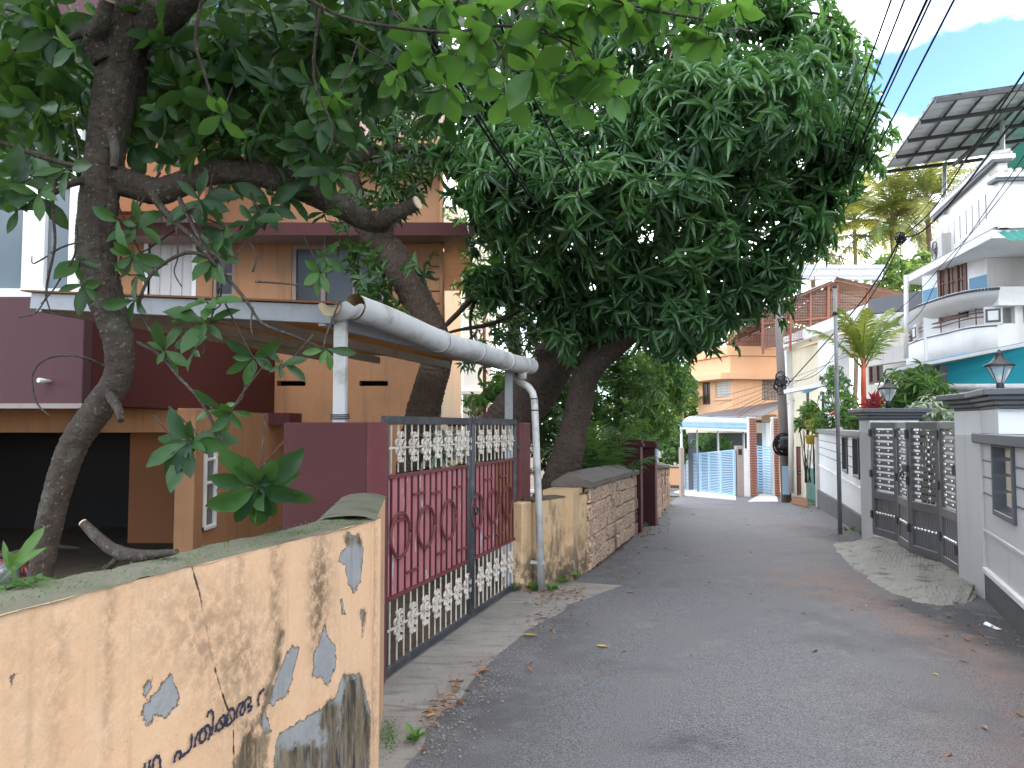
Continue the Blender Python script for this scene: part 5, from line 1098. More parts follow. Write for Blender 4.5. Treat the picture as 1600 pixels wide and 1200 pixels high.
wallmesh(MB(), OA, (0, OL), (-1.3, 4.75), (0, .2), [w1, w2]).build('wall', M['orange'], oh)
wallmesh(MB(), OB, (0, OBL), (-1.3, 4.75), (.001, .2), [j]).build('wall', M['orange'], oh)
window(oh, OA, w1[:2], w1[2:], .02, M['teak'], M['gglass'], 2, 1, .06, .08, bars=2)
window(oh, OA, w2[:2], w2[2:], .02, M['orange'], M['cglass'], 1, 1, .05, .08)
MB().box((c1.x, c1.y + .1, 1.7), .14, .2, 6.0).build('corner', M['orange'], oh)
for k in range(7): MB().fbox(OA, (w2[0] + .06, w2[1] - .06), (.03, .05), (w2[2] + .06 + k * .125, w2[2] + .16 + k * .125)).build('blind_slat', M['offwhite'], oh)
MB().fbox(OA, (w2[0] - .1, w2[1] + .06), (-.08, .01), (w2[2] - .08, w2[2])).build('sill', M['orange'], oh)
jo = MB(); nx_, nz_ = 5, 7; jw = (j[1] - j[0]) / nx_; jh = (j[3] - j[2]) / nz_
jx = Vector((math.cos(math.atan2(c2_.y - c1.y, c2_.x - c1.x)), math.sin(math.atan2(c2_.y - c1.y, c2_.x - c1.x)), 0))
for a in range(nx_ + 1): jo.fbox(OB, (j[0] + jw * a - .02, j[0] + jw * a + .02), (.04, .12), (j[2], j[3]))
for b in range(nz_ + 1): jo.fbox(OB, (j[0], j[1]), (.045, .115), (j[2] + jh * b - .02, j[2] + jh * b + .02))
jo = jo.build('brick_lattice', M['wood'], oh)
dia = MB().torus((0, 0, 0), jx, (0, 0, 1), min(jw, jh) * .33, .022, 4, 4).mesh('lattice_diamond', M['cream'])
for a in range(nx_):
    for b in range(nz_): inst('lattice_diamond', dia, jo, OB(j[0] + jw * (a + .5), .07, j[2] + jh * (b + .5)))
MB().fbox(OB, (j[0] - .3, j[1] + .3), (.5, .55), (j[2] - .3, j[3] + .3)).build('lattice_shade_backing', M['dark'], oh)
MB().fbox(OA, (-.05, OL - .5), (.35, .4), (-1, 4.5)).build('room_shade_backing', M['dark'], oh)
def shade(z0, z1, out, nm, mat):
    mb = MB(); a = [OA(-.5, -out), OA(OL + out * .35, -out), OB(OBL, -out), OB(OBL, .3), OA(OL, .2), OA(-.5, .3)]
    mb.prism([Vector((p.x, p.y, z0)) for p in a], (0, 0, z1 - z0)); return mb.build(nm, mat, oh, bevel=.02)
shade(Z_(593, 33), Z_(583, 33), .75, 'sunshade', M['orange']); shade(Z_(556, 33), Z_(541, 33), .35, 'parapet', M['orange']); shade(4.74, 4.8, .2, 'roof_slab', M['orange'])
shade(Z_(583, 33) + .01, Z_(556, 33) - .01, .2, 'upper_band', M['orange'])
rl = MB()
for i in range(26): x = 1120 + i * 4.4; rl.bar(P(x, 545, 33.5), P(x, 522, 33.5), .025)
for y in (524, 534): rl.bar(P(1118, y, 33.5), P(1236, y, 33.5), .03)
tag(rl.build('roof_railing', M['rustred'], oh), kind='stuff')

bgz = lambda px: G(px, 770)
g0, g1 = G(1071, 765), G(1149, 777)
GF = lambda s, t, z=0: (lambda p: Vector((p.x, p.y, p.z + z)))(g0.lerp(g1, s) + Vector((g1.y - g0.y, -(g1.x - g0.x), 0)).normalized() * -t)
bg_ = T('slatted_gate', 'wide sky blue gate of horizontal slats under the curved canopy', 'gate', GF(.5, 0))
fm = MB()
for s in (0, .19, .37, .55, .77, .985): fm.fbox(GF, (s, s + .016), (-.03, .03), (.06, 1.62))
fm.fbox(GF, (0, 1), (-.02, .02), (.05, .10)).fbox(GF, (0, 1), (-.02, .02), (1.58, 1.63)); fm.build('frame', M['blue'], bg_)
for i in range(24):
    z = .12 + i * .061; MB().fbox(GF, (.016, .985), (-.012, .012), (z, z + .034)).build('slat', M['blue'], bg_)
def post(nm, lbl, cat, px_, w, z1, mat, dpt=.3, z0=-.2):
    a, b = G(px_ - w / 2, 777), G(px_ + w / 2, 777); r = T(nm, lbl, cat, a.lerp(b, .5)); 
    fr_ = frame((a.x, a.y, a.z), math.atan2(b.y - a.y, b.x - a.x)); MB().fbox(fr_, (0, (b - a).length), (0, dpt), (z0, z1)).build('shaft', mat, r, bevel=.01); return r, fr_, (b - a).length
r, fr_, ln = post('gate_pillar', 'mottled tile pillar right of the blue gate with a dark nameplate', 'gate pillar', 1157.5, 11, 1.75, M['tile'])
MB().fbox(fr_, (.06, ln - .06), (-.015, 0), (1.45, 1.65)).build('nameplate', M['black'], r)
r, fr_, ln = post('gate_pillar', 'narrow mottled tile pillar at the left end of the blue gate', 'gate pillar', 1067, 5.5, 1.7, M['tile'])
post('side_wall', 'pale blue white wall piece between tile pillar and brick column', 'wall', 1168, 10, 1.65, M['white'])
def brickcol(px_, w, lbl):
    r, fr_, ln = post('brick_column', lbl, 'column', px_, w, 2.75, M['offwhite'])
    bm_ = MB().fbox(fr_, (0, ln * .46), (-.035, -.002), (-.032, .032)); base = fr_(0, 0)
    me = bm_.mesh('brick', M['brick'], base)
    for i in range(32):
        for k in range(2): inst('brick', me, r, base + Vector((0, 0, .06 + i * .084)) + (fr_(ln * (.52 * k + .01 * (i % 2)), 0) - base))
brickcol(1178, 11, 'red brick faced column left of the narrow blue gate'); brickcol(1214.5, 8, 'red brick faced column right of the narrow blue gate')
a, b = G(1188, 773), G(1211, 775); fr_ = frame((a.x, a.y + .3, a.z), math.atan2(b.y - a.y, b.x - a.x)); ln = (b - a).length
r = T('slatted_gate', 'narrow sky blue slatted gate between the brick columns', 'gate', fr_(ln / 2, 0))
MB().fbox(fr_, (0, .04), (-.03, .03), (.05, 1.85)).fbox(fr_, (ln - .04, ln), (-.03, .03), (.05, 1.85)).build('frame', M['blue'], r)
for i in range(18): MB().fbox(fr_, (.04, ln - .04), (-.012, .012), (.1 + i * .098, .16 + i * .098)).build('slat', M['blue'], r)
r = T('porch_wall', 'white porch wall behind the narrow blue gate', 'wall', fr_(0, 2))
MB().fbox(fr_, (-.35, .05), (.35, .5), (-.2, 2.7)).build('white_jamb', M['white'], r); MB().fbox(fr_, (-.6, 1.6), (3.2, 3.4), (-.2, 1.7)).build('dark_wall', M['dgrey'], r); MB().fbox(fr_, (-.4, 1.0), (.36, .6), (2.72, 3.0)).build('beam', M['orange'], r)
# canopy with a curved polycarbonate front
cn = T('canopy', 'curved blue white polycarbonate canopy over the blue gate', 'canopy', P(1110, 660, 30))
c00, c01 = P(1063, 669, 31.6), P(1168, 673, 27.6); inn = Vector((.9, .42, 0)).normalized()
def can(u, v): 
    a = v * math.pi / 2; return c00.lerp(c01, u) + inn * (.75 * (1 - math.cos(a))) + Vector((0, 0, .52 * math.sin(a)))
M['polyc'] = glassy('blue_polycarbonate', (.22, .36, .46), .16)
for k in range(5): MB().grid(lambda u, v: can((k + u * .985) / 5, v), 3, 8).build('curved_sheet', M['polyc'], cn)
e0, e1 = can(0, 1), can(1, 1)
rs0, rs1 = P(1250, 622, 33.5), P(1262, 616, 27)
for k in range(10):
    a, b = e0.lerp(e1, k / 10), e0.lerp(e1, (k + .97) / 10); c, d = rs0.lerp(rs1, k / 10), rs0.lerp(rs1, (k + .97) / 10); MB().prism([a, b, d, c], (0, 0, .02)).build('roof_sheet', M['roofdark'], cn)
MB().bar(c00, c01, .07).build('front_rail', M['white'], cn)
for u in (0, .18, .5, .86):
    p = c00.lerp(c01, u) + inn * (.05 if u == 0 else .3); MB().tube([p, Vector((p.x, p.y, -1.05))], .035 if u else .05, 8).build('post', M['white'] if u == 0 else M['steel'], cn)
pw = T('porch_interior', 'porch wall darkened to stand in for hedge shadow behind the blue gate', 'wall', P(1120, 690, 33))
MB().fbox(frame(P(1075, 690, 34), math.radians(-35)), (0, 3.6), (0, .15), (-3, .95)).build('dark_wall', M['dgrey'], pw)  # dark grey colour stands in for the shade inside the porch
MB().fbox(frame(P(1072, 676, 33.5), math.radians(-35)), (0, 3.4), (0, .3), (0, .42)).build('porch_beam', M['cream'], pw)
lw = T('garden_wall', 'low peach wall left of the blue gate at the bend', 'wall', P(1054, 760, 33))
MB().fbox(frame(G(1030, 762), math.radians(-12)), (-2, 1.3), (0, .2), (-.2, 1.02)).build('wall', M['orange'], lw); MB().fbox(frame(G(1030, 762), math.radians(-12)), (-2, 1.3), (-.03, .23), (1.0205, 1.08)).build('coping', M['stone'], lw); MB().fbox(frame(G(1030, 762), math.radians(-12)), (-2, 1.3), (-.02, -.001), (-.2, .14)).build('plinth', M['stone'], lw)
for a in ([G(1052, 770), G(1078, 764), G(1150, 777), G(1150, 783), G(1075, 776)], [G(1168, 786), G(1188, 774), G(1213, 776), G(1216, 786)]):
    o = MB().prism(a, (0, 0, .045)).build('driveway', M['offwhite']); tag(o, kind='structure')

# utility pole, cable coil, wires
up_ = G(1229, 786); r = T('utility_pole', 'concrete utility pole with cable coil beside the brick column', 'pole', up_)
ptop = P(1215, 455, up_.y + .3); 
pole = [up_ + Vector((0, 0, -.1)), up_.lerp(ptop, .5), ptop]
MB().tube(pole, [.15, .13, .10], 10, smooth=True).build('shaft', MAT('worn_grey_pole', (.17, .15, .14), .7, 3, .8, .2, 30, streak=.4, scol=(.08, .07, .065)), r)
pc = lambda py, dx_=0, dd=-.25: P(1229 + (py - 786) * (1215 - 1229) / (455 - 786.) + dx_, py, up_.y + dd)
ck_ = T('cable_coil', 'black coil of spare cable hung on the utility pole', 'cable', pc(698))
cm = MB()
for k in range(7): q = pc(696 + random.uniform(-5, 5), random.uniform(-4, 4), -.3 - .02 * k); cm.torus(q, (1, .1, random.uniform(-.3, .3)), (0, .1, 1), random.uniform(.18, .32), .022, 20, 5)
cm.build('coil', M['cable'], ck_); q = pc(692, 4, -.42); MB().box(q, .40, .20, .36).build('junction_box', M['black'], ck_, bevel=.08)
MB().fbox(frame(pc(745, -6, -.22), 0), (.02, .22), (-.01, 0), (-.5, .3)).build('pasted_notice', M['blue'], r)
jb = MB()
for k in range(10): q = pc(598 + random.uniform(-14, 14), random.uniform(-10, 8), -.2); jb.torus(q, (1, .3, random.uniform(-.4, .4)), (.2, .2, 1), random.uniform(.07, .17), .012, 14, 5)
jb.build('cable_knot', M['cable'], r); MB().bar(pc(597, -8), pc(597, 9), .08, .1).build('bracket', M['black'], r)
def wire(lbl, pts, rad, grp=None, sag=0, name='overhead_wire'):
    p = [P(*q) for q in pts]
    if len(p) == 2: a, b = p; p = [a.lerp(b, k / 16) + Vector((0, 0, -sag * 4 * (k / 16) * (1 - k / 16))) for k in range(17)]
    else: p = [Vector(q) for q in spline([tuple(q) for q in p], 8)]
    o = MB().tube(p, rad * .8, 5).build(name, M['cable']); tag(o, lbl, 'wire', grp)
g_ = 'overhead wires along the lane'
wire('leftmost of the power wires crossing the open sky', [(1396, -10, 4.5), (1218, 478, 26)], .008, g_, .05); wire('second power wire from the left crossing the sky', [(1417, -10, 4.5), (1219, 488, 26)], .008, g_, .05)
wire('third power wire, thicker of the pair in the sky', [(1453, -10, 4.5), (1220, 470, 26)], .011, g_, .12); wire('fourth power wire, running close to the thick one', [(1459, -10, 4.5), (1221, 498, 26)], .008, g_, .02); wire('fifth power wire, rightmost steep one in the sky', [(1496, -10, 4.5), (1222, 510, 26)], .009, g_, .05)
kn = (1407, 371, 13)
wire('black cable bundle running from upper right down to the knot', [(1660, 25, 5), (1520, 232, 8.5), (1455, 330, 11), kn], .012, g_); wire('thick black cable sagging from the right edge to the knot', [(1660, 100, 5.5), (1590, 180, 7), (1500, 300, 10), (1440, 362, 12), kn], .016, g_); wire('thin cable above the white house roof running to the knot', [(1660, 40, 5), (1540, 210, 8.5), kn], .007, g_)
wire('cable bundle from the knot down to the utility pole', [kn, (1375, 430, 16), (1330, 490, 20), (1232, 600, 26.5)], .022, g_); wire('sagging loop of cable from the knot to the utility pole', [kn, (1385, 425, 15), (1330, 510, 19), (1290, 572, 22.5), (1260, 592, 25), (1228, 596, 26.5)], .014, g_)
wire('drop cable from the white house eave towards the knot', [(1600, 262, 10), (1530, 350, 12), (1480, 405, 14), (1420, 470, 16), (1330, 545, 20), (1232, 604, 26.5)], .008, g_); wire('long cable crossing in front of the parapet slots', [(1620, 215, 9), (1540, 330, 11.5), (1470, 430, 14), (1400, 520, 18), (1235, 592, 26.5)], .008, g_)
for k in range(6): wire(['uppermost', 'second from the top', 'third from the top', 'fourth from the top', 'fifth from the top', 'lowest'][k] + ' of the slack service cables from utility pole to orange house', [(1224, 592 + k * 4, 26.3), (1190 - k * 6, 602 + k * 9, 28), (1120 + k * 4, 622 + k * 10, 32.5)], .008, 'slack service cables by the orange house')
kk = T('cable_knot', 'black knot where overhead cables are tied together', 'cable', P(*kn)); mb = MB()
for k in range(12): mb.torus(P(kn[0] + random.uniform(-4, 4), kn[1] + random.uniform(-6, 5), kn[2]), (1, random.uniform(-1, 1), .3), (0, .3, 1), random.uniform(.03, .07), .010, 10, 5)
mb.tube([P(1407, 372, 13), P(1408, 434, 13)], .006, 5); mb.build('knot', M['cable'], kk)
wire('thick twin black cable running through the mango crown', [(622, -12, 3.2), (700, 115, 4.2), (770, 225, 5.2), (830, 310, 6.4)], .011, 'cables through the mango crown'); wire('second strand of the twin cable through the mango crown', [(630, -12, 3.2), (708, 113, 4.2), (776, 224, 5.2), (836, 312, 6.4)], .009, 'cables through the mango crown'); wire('single thin cable lower right through the mango crown', [(770, -12, 3.4), (800, 90, 4.4), (850, 185, 5.2), (910, 312, 6.4)], .008, 'cables through the mango crown')
# ------------------------------------------------------------------ foliage tools
def leaftpl(m, prof, fold=.12, droop=.18, wave=0.0):
    v = [(0, 0, 0)]
    for i in range(m):
        y = (i + 1) / (m + 1); w = prof(y) ; z = -droop * y * y; wv = wave * (1 if i % 2 else -1)
        v += [(-w, y, z + fold * w + wv), (0, y, z), (w, y, z + fold * w - wv)]
    v.append((0, 1, -droop)); f = [(0, 2, 1), (0, 3, 2)]
    for i in range(m - 1):
        a = 1 + 3 * i; b = a + 3; f += [(a, a + 1, b + 1), (a, b + 1, b), (a + 1, a + 2, b + 2), (a + 1, b + 2, b + 1)]
    a = 1 + 3 * (m - 1); t_ = len(v) - 1; f += [(a, a + 1, t_), (a + 1, a + 2, t_)]
    return np.array(v, float), np.array(f)
def lance(y): return .5 * (math.sin(math.pi * min(1, y ** .75 * .98 + .02))) ** .8
def obov(y): return .5 * math.sin(math.pi * y ** 1.35) ** .8
TP_MANGO = leaftpl(3, lance, .35, .28); TP_OBOV = leaftpl(4, obov, .16, .2, .014); TP_SM = leaftpl(2, lance, .3, .2); TP_NEAR = leaftpl(6, obov, .14, .24, .016); TP_MNEAR = leaftpl(5, lance, .35, .3, .008)
def nrm(a): return a / (np.linalg.norm(a, axis=-1, keepdims=True) + 1e-9)
class Leaves:
    def __init__(self): self.p = []; self.d = []; self.u = []; self.l = []; self.w = []; self.t = []
    def whorl(self, c, a, n, L, wr, grav=.35, spread=(40, 95), tint=None, rnd=random):
        c = np.array(c, float); a = np.array(a, float); a /= np.linalg.norm(a) + 1e-9
        e1 = np.cross(a, [.3, .5, .8]); e1 /= np.linalg.norm(e1) + 1e-9; e2 = np.cross(a, e1); ph = rnd.uniform(0, 6.28); tb = tint if tint is not None else rnd.random()
        for k in range(n):
            az = ph + 2.4 * k + rnd.uniform(-.3, .3); th = math.radians(rnd.uniform(*spread)); d = a * math.cos(th) + (e1 * math.cos(az) + e2 * math.sin(az)) * math.sin(th); d[2] -= grav * rnd.uniform(.5, 1.3)
            d /= np.linalg.norm(d) + 1e-9; u = a - d * (a @ d); u = u + np.array([rnd.uniform(-.3, .3) for _ in range(3)]); u = u - d * (u @ d); u /= np.linalg.norm(u) + 1e-9
            l = L * rnd.uniform(.5, 1.2); self.p.append(c - a * rnd.uniform(0, .3) * L); self.d.append(d); self.u.append(u); self.l.append(l); self.w.append(l * wr * rnd.uniform(.85, 1.15)); self.t.append(min(1, max(0, tb * .7 + rnd.random() * .3)))
    def arrays(self): return [np.array(x, float) for x in (self.p, self.d, self.u, self.l, self.w, self.t)]
def leafmesh(name, tpl, arr, mat, off):
    p, d, u, l, w, t_ = arr; V, Fc = tpl; s = np.cross(d, u); n, nv = len(p), len(V)
    pts = (p - np.array(off))[:, None, :] + s[:, None, :] * (V[None, :, 0:1] * w[:, None, None]) + d[:, None, :] * (V[None, :, 1:2] * l[:, None, None]) + u[:, None, :] * (V[None, :, 2:3] * l[:, None, None])
    fs = (Fc[None] + (np.arange(n) * nv)[:, None, None]).reshape(-1, 3)
    return npmesh(name, pts.reshape(-1, 3), fs, mat, True, {'tint': np.repeat(t_, nv)})
_unit = {}
def place_leaves(root, lv, mat, tpl, tplnear, near=0, nearmat=None, name='foliage'):
    """near leaves become single parts sharing a mesh; the rest one mass"""
    arr = lv.arrays(); p, d, u, l, w, t_ = arr
    if near:
        rel = p + d * (l * .5)[:, None] - np.array([0, 0, CAMH]); yy = np.maximum(rel[:, 1], .3); px = 800 + rel[:, 0] / yy * F; py = 665 - rel[:, 2] / yy * F
        facing = np.abs(np.einsum('ij,ij->i', u, nrm(rel)))
        score = l / yy * np.where((px > 0) & (px < 1600) & (py > -5) & (py < 1200) & (rel[:, 1] > .5), 1, 0) * (.4 + facing) / np.maximum(yy, 1) ** .5
        order = np.argsort(-score); sel = order[:near]; rest = order[near:]
        key = (mat.name, tplnear is TP_NEAR)
        if key not in _unit:
            V, Fc = tplnear; ms = []
            for k in range(5):
                asp = float(np.mean(w / l)); Vv = V.copy(); Vv[:, 0] *= asp * (.85 + .08 * k); Vv[:, 2] *= (.6 + .25 * k); Vv[:, 0] += .03 * (k - 2) * Vv[:, 1] ** 2
                rib = np.array([.0 if (i == 0 or i == len(Vv) - 1 or (i - 1) % 3 == 1) else -.14 + .05 * k for i in range(len(Vv))]); rib[::3] += .0; ms.append(npmesh('leaf', Vv, Fc, mat, True, {'tint': rib + .10}))
            _unit[key] = ms
        for i in sel:
            s = np.cross(d[i], u[i]); o = bpy.data.objects.new('leaf', _unit[key][random.randrange(5)]); COL.objects.link(o); o.parent = root
            m = Matrix(((s[0], d[i][0], u[i][0], 0), (s[1], d[i][1], u[i][1], 0), (s[2], d[i][2], u[i][2], 0), (0, 0, 0, 1)))
            o.matrix_basis = Matrix.Translation(Vector(p[i]) - wloc(root)) @ m @ Matrix.Scale(float(l[i]), 4)
        arr = [x[rest] for x in arr]
    if len(arr[0]):
        loc = wloc(root); o = bpy.data.objects.new(name, leafmesh(name, tpl, arr, mat, loc)); COL.objects.link(o); o.parent = root; o['kind'] = 'stuff'
    return root
def limb(root, pts, name='branch', mat='bark', n=10, sub=6, jit=.05, cap=True, vj=0.0):   # pts: (px,py,d,halfwidth px)
    if name == 'trunk' or n >= 12: n, sub, jit, vj = max(n, 28), sub * 3, .006, .045
    q = [tuple(P(a, b, c)) + (h / F * c,) for a, b, c, h in pts]; s = spline(q, sub)
    return MB().tube([Vector(x[:3]) for x in s], [max(.002, x[3]) * (1 + random.uniform(-jit, jit)) for x in s], n, cap=cap, jit=vj).build(name, M[mat], root)
def cut(root, p, q, r): a, b = P(*p), P(*q); d = (a - b).normalized(); MB().tube([a, a + d * .008], r, 12).build('sawn_end', M['cutwood'], root)

# ------------------------------------------------------------------ near tree behind the peeling wall
t1 = T('tree', 'crooked lichened tree with sawn limbs and large dark leaves behind the peeling wall', 'tree', P(62, 905, 3.2) * 1.0)
b0 = P(62, 905, 3.2)
limb(t1, [(40, 1120, 3.3, 34), (52, 980, 3.22, 26), (62, 905, 3.2, 18), (75, 830, 3.2, 19), (92, 760, 3.18, 20), (115, 695, 3.16, 21), (152, 640, 3.14, 22), (184, 590, 3.12, 21), (186, 540, 3.1, 22), (176, 500, 3.1, 24), (160, 450, 3.1, 28), (150, 400, 3.1, 29), (153, 330, 3.1, 29), (162, 260, 3.1, 29), (174, 180, 3.1, 31), (186, 110, 3.1, 33), (200, 50, 3.1, 36), (214, 0, 3.1, 40)], 'trunk', n=20, sub=8, jit=.035)
limb(t1, [(205, 20, 3.12, 34), (200, -60, 3.1, 32), (180, -180, 3.0, 30), (150, -350, 2.8, 20)]); limb(t1, [(228, 50, 3.1, 32), (272, 8, 3.05, 29), (320, -40, 3.0, 26), (400, -130, 2.9, 22), (520, -220, 2.8, 14)])
limb(t1, [(165, 275, 3.12, 24), (205, 288, 3.12, 22), (245, 299, 3.14, 21), (272, 292, 3.16, 20), (318, 274, 3.2, 18), (375, 267, 3.26, 19), (430, 278, 3.34, 20), (485, 300, 3.42, 20), (535, 325, 3.5, 18), (575, 346, 3.56, 16), (605, 350, 3.6, 13)], n=16, sub=7)
limb(t1, [(572, 343, 3.56, 15), (598, 343, 3.52, 14), (622, 332, 3.48, 12), (650, 318, 3.44, 10.5)], n=12); cut(t1, (651, 317.5, 3.44), (630, 328, 3.47), .031)
limb(t1, [(590, 348, 3.58, 14), (606, 352, 3.55, 10), (612, 358, 3.53, 5)], n=10)
limb(t1, [(165, 95, 3.05, 20), (148, 62, 3.02, 18), (158, 35, 2.98, 13), (168, 2, 2.96, 11)], n=12); cut(t1, (168, 2, 2.96), (160, 28, 2.98), .029)
limb(t1, [(150, 62, 3.02, 13), (128, 52, 3.0, 9), (108, 60, 2.98, 5), (80, 60, 2.97, 2.5)], n=8)
limb(t1, [(200, 190, 3.2, 16), (212, 150, 3.22, 16), (216, 110, 3.24, 15), (230, 60, 3.3, 13), (262, -20, 3.4, 11)], n=10)
limb(t1, [(176, 205, 3.0, 9), (180, 235, 2.97, 7.5), (178, 263, 2.95, 6)], n=9)
limb(t1, [(172, 618, 3.05, 8), (185, 640, 2.98, 7), (189, 658, 2.95, 5)], n=8)
limb(t1, [(135, 280, 3.05, 7), (105, 290, 3.0, 5), (74, 308, 2.95, 4)], n=8)
TW = [[(130, 262, 3.0, 4), (70, 247, 2.95, 3.6), (0, 222, 2.9, 3.2), (-70, 200, 2.85, 3)], [(235, 300, 3.1, 7), (265, 340, 3.05, 5.5), (300, 370, 3.0, 5), (330, 405, 3.0, 4), (352, 430, 3.0, 3), (385, 470, 2.95, 2.6), (410, 505, 2.9, 2.2), (460, 525, 2.9, 1.8), (505, 545, 2.9, 1.4)],
      [(330, 402, 3.0, 3), (290, 395, 3.0, 3), (245, 420, 3.0, 2.8), (225, 450, 3.0, 2.6), (218, 480, 3.0, 2.4), (232, 512, 3.0, 2), (255, 540, 2.95, 1.9)], [(215, 535, 3.05, 3), (250, 555, 3.0, 2.6), (280, 590, 2.9, 2.4), (310, 622, 2.86, 2.4), (335, 665, 2.82, 2.4), (352, 700, 2.78, 2.2), (364, 735, 2.75, 2)],
      [(311, 623, 2.86, 1.8), (335, 640, 2.84, 1.5), (350, 645, 2.8, 1.2)], [(162, 572, 3.05, 2.6), (130, 558, 2.95, 2.2), (90, 556, 2.9, 2), (62, 568, 2.85, 1.8), (50, 592, 2.83, 1.6), (58, 630, 2.82, 1.4), (78, 650, 2.8, 1)],
      [(90, 265, 2.95, 3), (82, 320, 2.95, 2.6), (86, 380, 2.93, 2.4), (74, 440, 2.92, 2.2), (72, 470, 2.9, 2)], [(80, 395, 2.93, 1.8), (100, 385, 2.9, 1.6), (125, 378, 2.9, 1.4)], [(74, 400, 2.92, 1.5), (52, 412, 2.9, 1.2), (50, 400, 2.9, .8)], [(120, 345, 2.95, 2.2), (118, 395, 2.95, 2), (100, 425, 2.95, 1.8), (84, 452, 2.93, 1.5), (64, 475, 2.9, 1)],
      [(72, 465, 2.9, 1.5), (55, 490, 2.88, 1.2), (28, 496, 2.87, .9)], [(72, 465, 2.9, 1.4), (80, 488, 2.88, 1.1), (92, 492, 2.87, .8)], [(280, 310, 3.05, 4), (300, 350, 3.0, 3.4), (318, 385, 3.0, 3), (345, 405, 2.98, 2.6), (352, 430, 2.96, 2)], [(290, 330, 3.0, 2), (308, 325, 3.0, 1.8), (318, 345, 3.0, 1.4)], [(275, 355, 3.0, 1.8), (278, 400, 3.0, 1.5), (272, 425, 3.0, 1.2), (284, 448, 3.0, 1)],
      [(400, 440, 2.95, 2), (430, 442, 2.92, 1.6), (460, 445, 2.9, 1.3), (490, 448, 2.9, 1)], [(395, 425, 2.95, 1.6), (400, 400, 2.95, 1.4), (385, 380, 2.95, 1.2), (350, 425, 2.96, 1)], [(395, 480, 2.92, 1.6), (392, 510, 2.9, 1.4), (396, 525, 2.9, 1)],
      [(320, -20, 2.6, 4), (305, 60, 2.62, 3), (318, 110, 2.64, 2.4), (330, 150, 2.66, 2)], [(440, -30, 2.6, 4), (520, 20, 2.6, 3), (600, 40, 2.6, 2.6), (700, 50, 2.6, 2.4), (790, 40, 2.55, 2.2), (870, 60, 2.5, 2), (930, 120, 2.45, 1.5)], [(900, -30, 2.4, 3), (960, 0, 2.4, 2.4), (1040, 20, 2.4, 2), (1100, 30, 2.4, 1.5)], [(690, -30, 2.6, 3), (770, 60, 2.6, 2), (800, 110, 2.6, 1.5), (850, 100, 2.55, 1.2)], [(500, 10, 2.8, 3), (490, 120, 2.85, 2.4), (520, 200, 2.9, 1.8), (510, 240, 2.9, 1.2)], [(250, 270, 3.15, 2), (230, 300, 3.1, 2), (205, 350, 3.1, 1.8), (180, 440, 3.05, 1.5), (205, 408, 3.0, 1.2)]]
for tw in TW: limb(t1, tw, 'twig', n=6, sub=4)
def sprig(p, a):
    a = Vector(a).normalized(); s = Vector((random.uniform(-.5, .5), random.uniform(0, .4), random.uniform(.1, .9))).normalized(); TWB.tube([p + a * .01, p - a * .05, p - a * .09 + s * .06, p - a * .10 + s * .22], [.0028, .0032, .0035, .004], 5)
TWB = MB()
lv = Leaves()
def ax(px, py, d, out=.6): # axis mostly towards open air: down-forward-side mix
    return (random.uniform(-.8, .8), random.uniform(-.9, .3), random.uniform(-.3, .8))
for (x, y, d, n, L) in [(292, 690, 2.8, 9, .15), (370, 735, 2.76, 5, .10), (345, 640, 2.84, 5, .11), (362, 645, 2.8, 6, .10), (398, 560, 2.9, 8, .12), (320, 500, 2.95, 10, .13), (322, 470, 2.95, 8, .12), (300, 545, 2.95, 4, .11), (205, 398, 3.02, 8, .13), (205, 430, 3.0, 4, .12), (125, 405, 3.0, 3, .13), (130, 445, 3.0, 5, .12), (205, 470, 3.0, 4, .11), (500, 425, 3.1, 8, .10), (505, 400, 3.1, 5, .10), (310, 310, 3.05, 9, .15), (345, 360, 3.0, 8, .15), (330, 400, 3.0, 7, .14), (420, 320, 3.2, 9, .15), (395, 345, 3.1, 6, .13), (450, 300, 3.3, 7, .14), (490, 235, 3.2, 9, .14), (505, 330, 3.4, 7, .11), (60, 300, 2.9, 6, .15), (20, 285, 2.9, 5, .14), (25, 330, 2.9, 3, .14), (215, 350, 3.05, 6, .15), (180, 340, 2.95, 3, .13), (100, 265, 2.9, 4, .14), (440, 565, 2.9, 5, .10), (510, 545, 2.9, 4, .10), (255, 545, 2.95, 7, .12), (520, 180, 3.0, 9, .14), (480, 130, 3.0, 9, .15)]:
    a_ = Vector((random.uniform(-.5, .5), -.6, random.uniform(-.3, .6))); lv.whorl(P(x, y, d), a_, n, L, .36, .45, (35, 95)); sprig(P(x, y, d), a_)
for (x, y, d, n, L, a_) in [(402, 762, 2.7, 14, .185, (.15, -.75, -.35)), (296, 692, 2.78, 8, .16, (-.2, -.8, -.1)), (395, 760, 2.76, 6, .15, (-.5, -.3, .3))]: lv.whorl(P(x, y, d), a_, n, L, .36, .25, (55, 95)); sprig(P(x, y, d), a_)
def scatter(lv, px, py, r, n, d0, d1, L, wr=.38, tint=None, sq=1.0):
    for _ in range(n):
        a = random.uniform(0, 6.283); q = math.sqrt(random.random()) * r; d = random.uniform(d0, d1)
        lv.whorl(P(px + q * math.cos(a), py + q * math.sin(a) * sq, d), ax(0, 0, 0), random.randint(5, 9), L, wr, .4, (35, 100), tint)
for b in [(30, 40, 110, 50), (50, 170, 90, 36), (20, 250, 50, 10), (130, 110, 80, 26), (290, 40, 110, 60), (400, 60, 120, 66), (520, 60, 110, 60), (330, 150, 90, 46), (430, 170, 90, 46), (500, 220, 55, 22), (260, 190, 70, 24), (280, 120, 70, 26), (610, 50, 100, 42), (720, 50, 90, 34), (570, 130, 60, 14), (670, 130, 60, 16), (790, 20, 70, 18), (360, 240, 60, 8), (100, 215, 60, 8)]: scatter(lv, *b, 3.0, 5.2, .16)
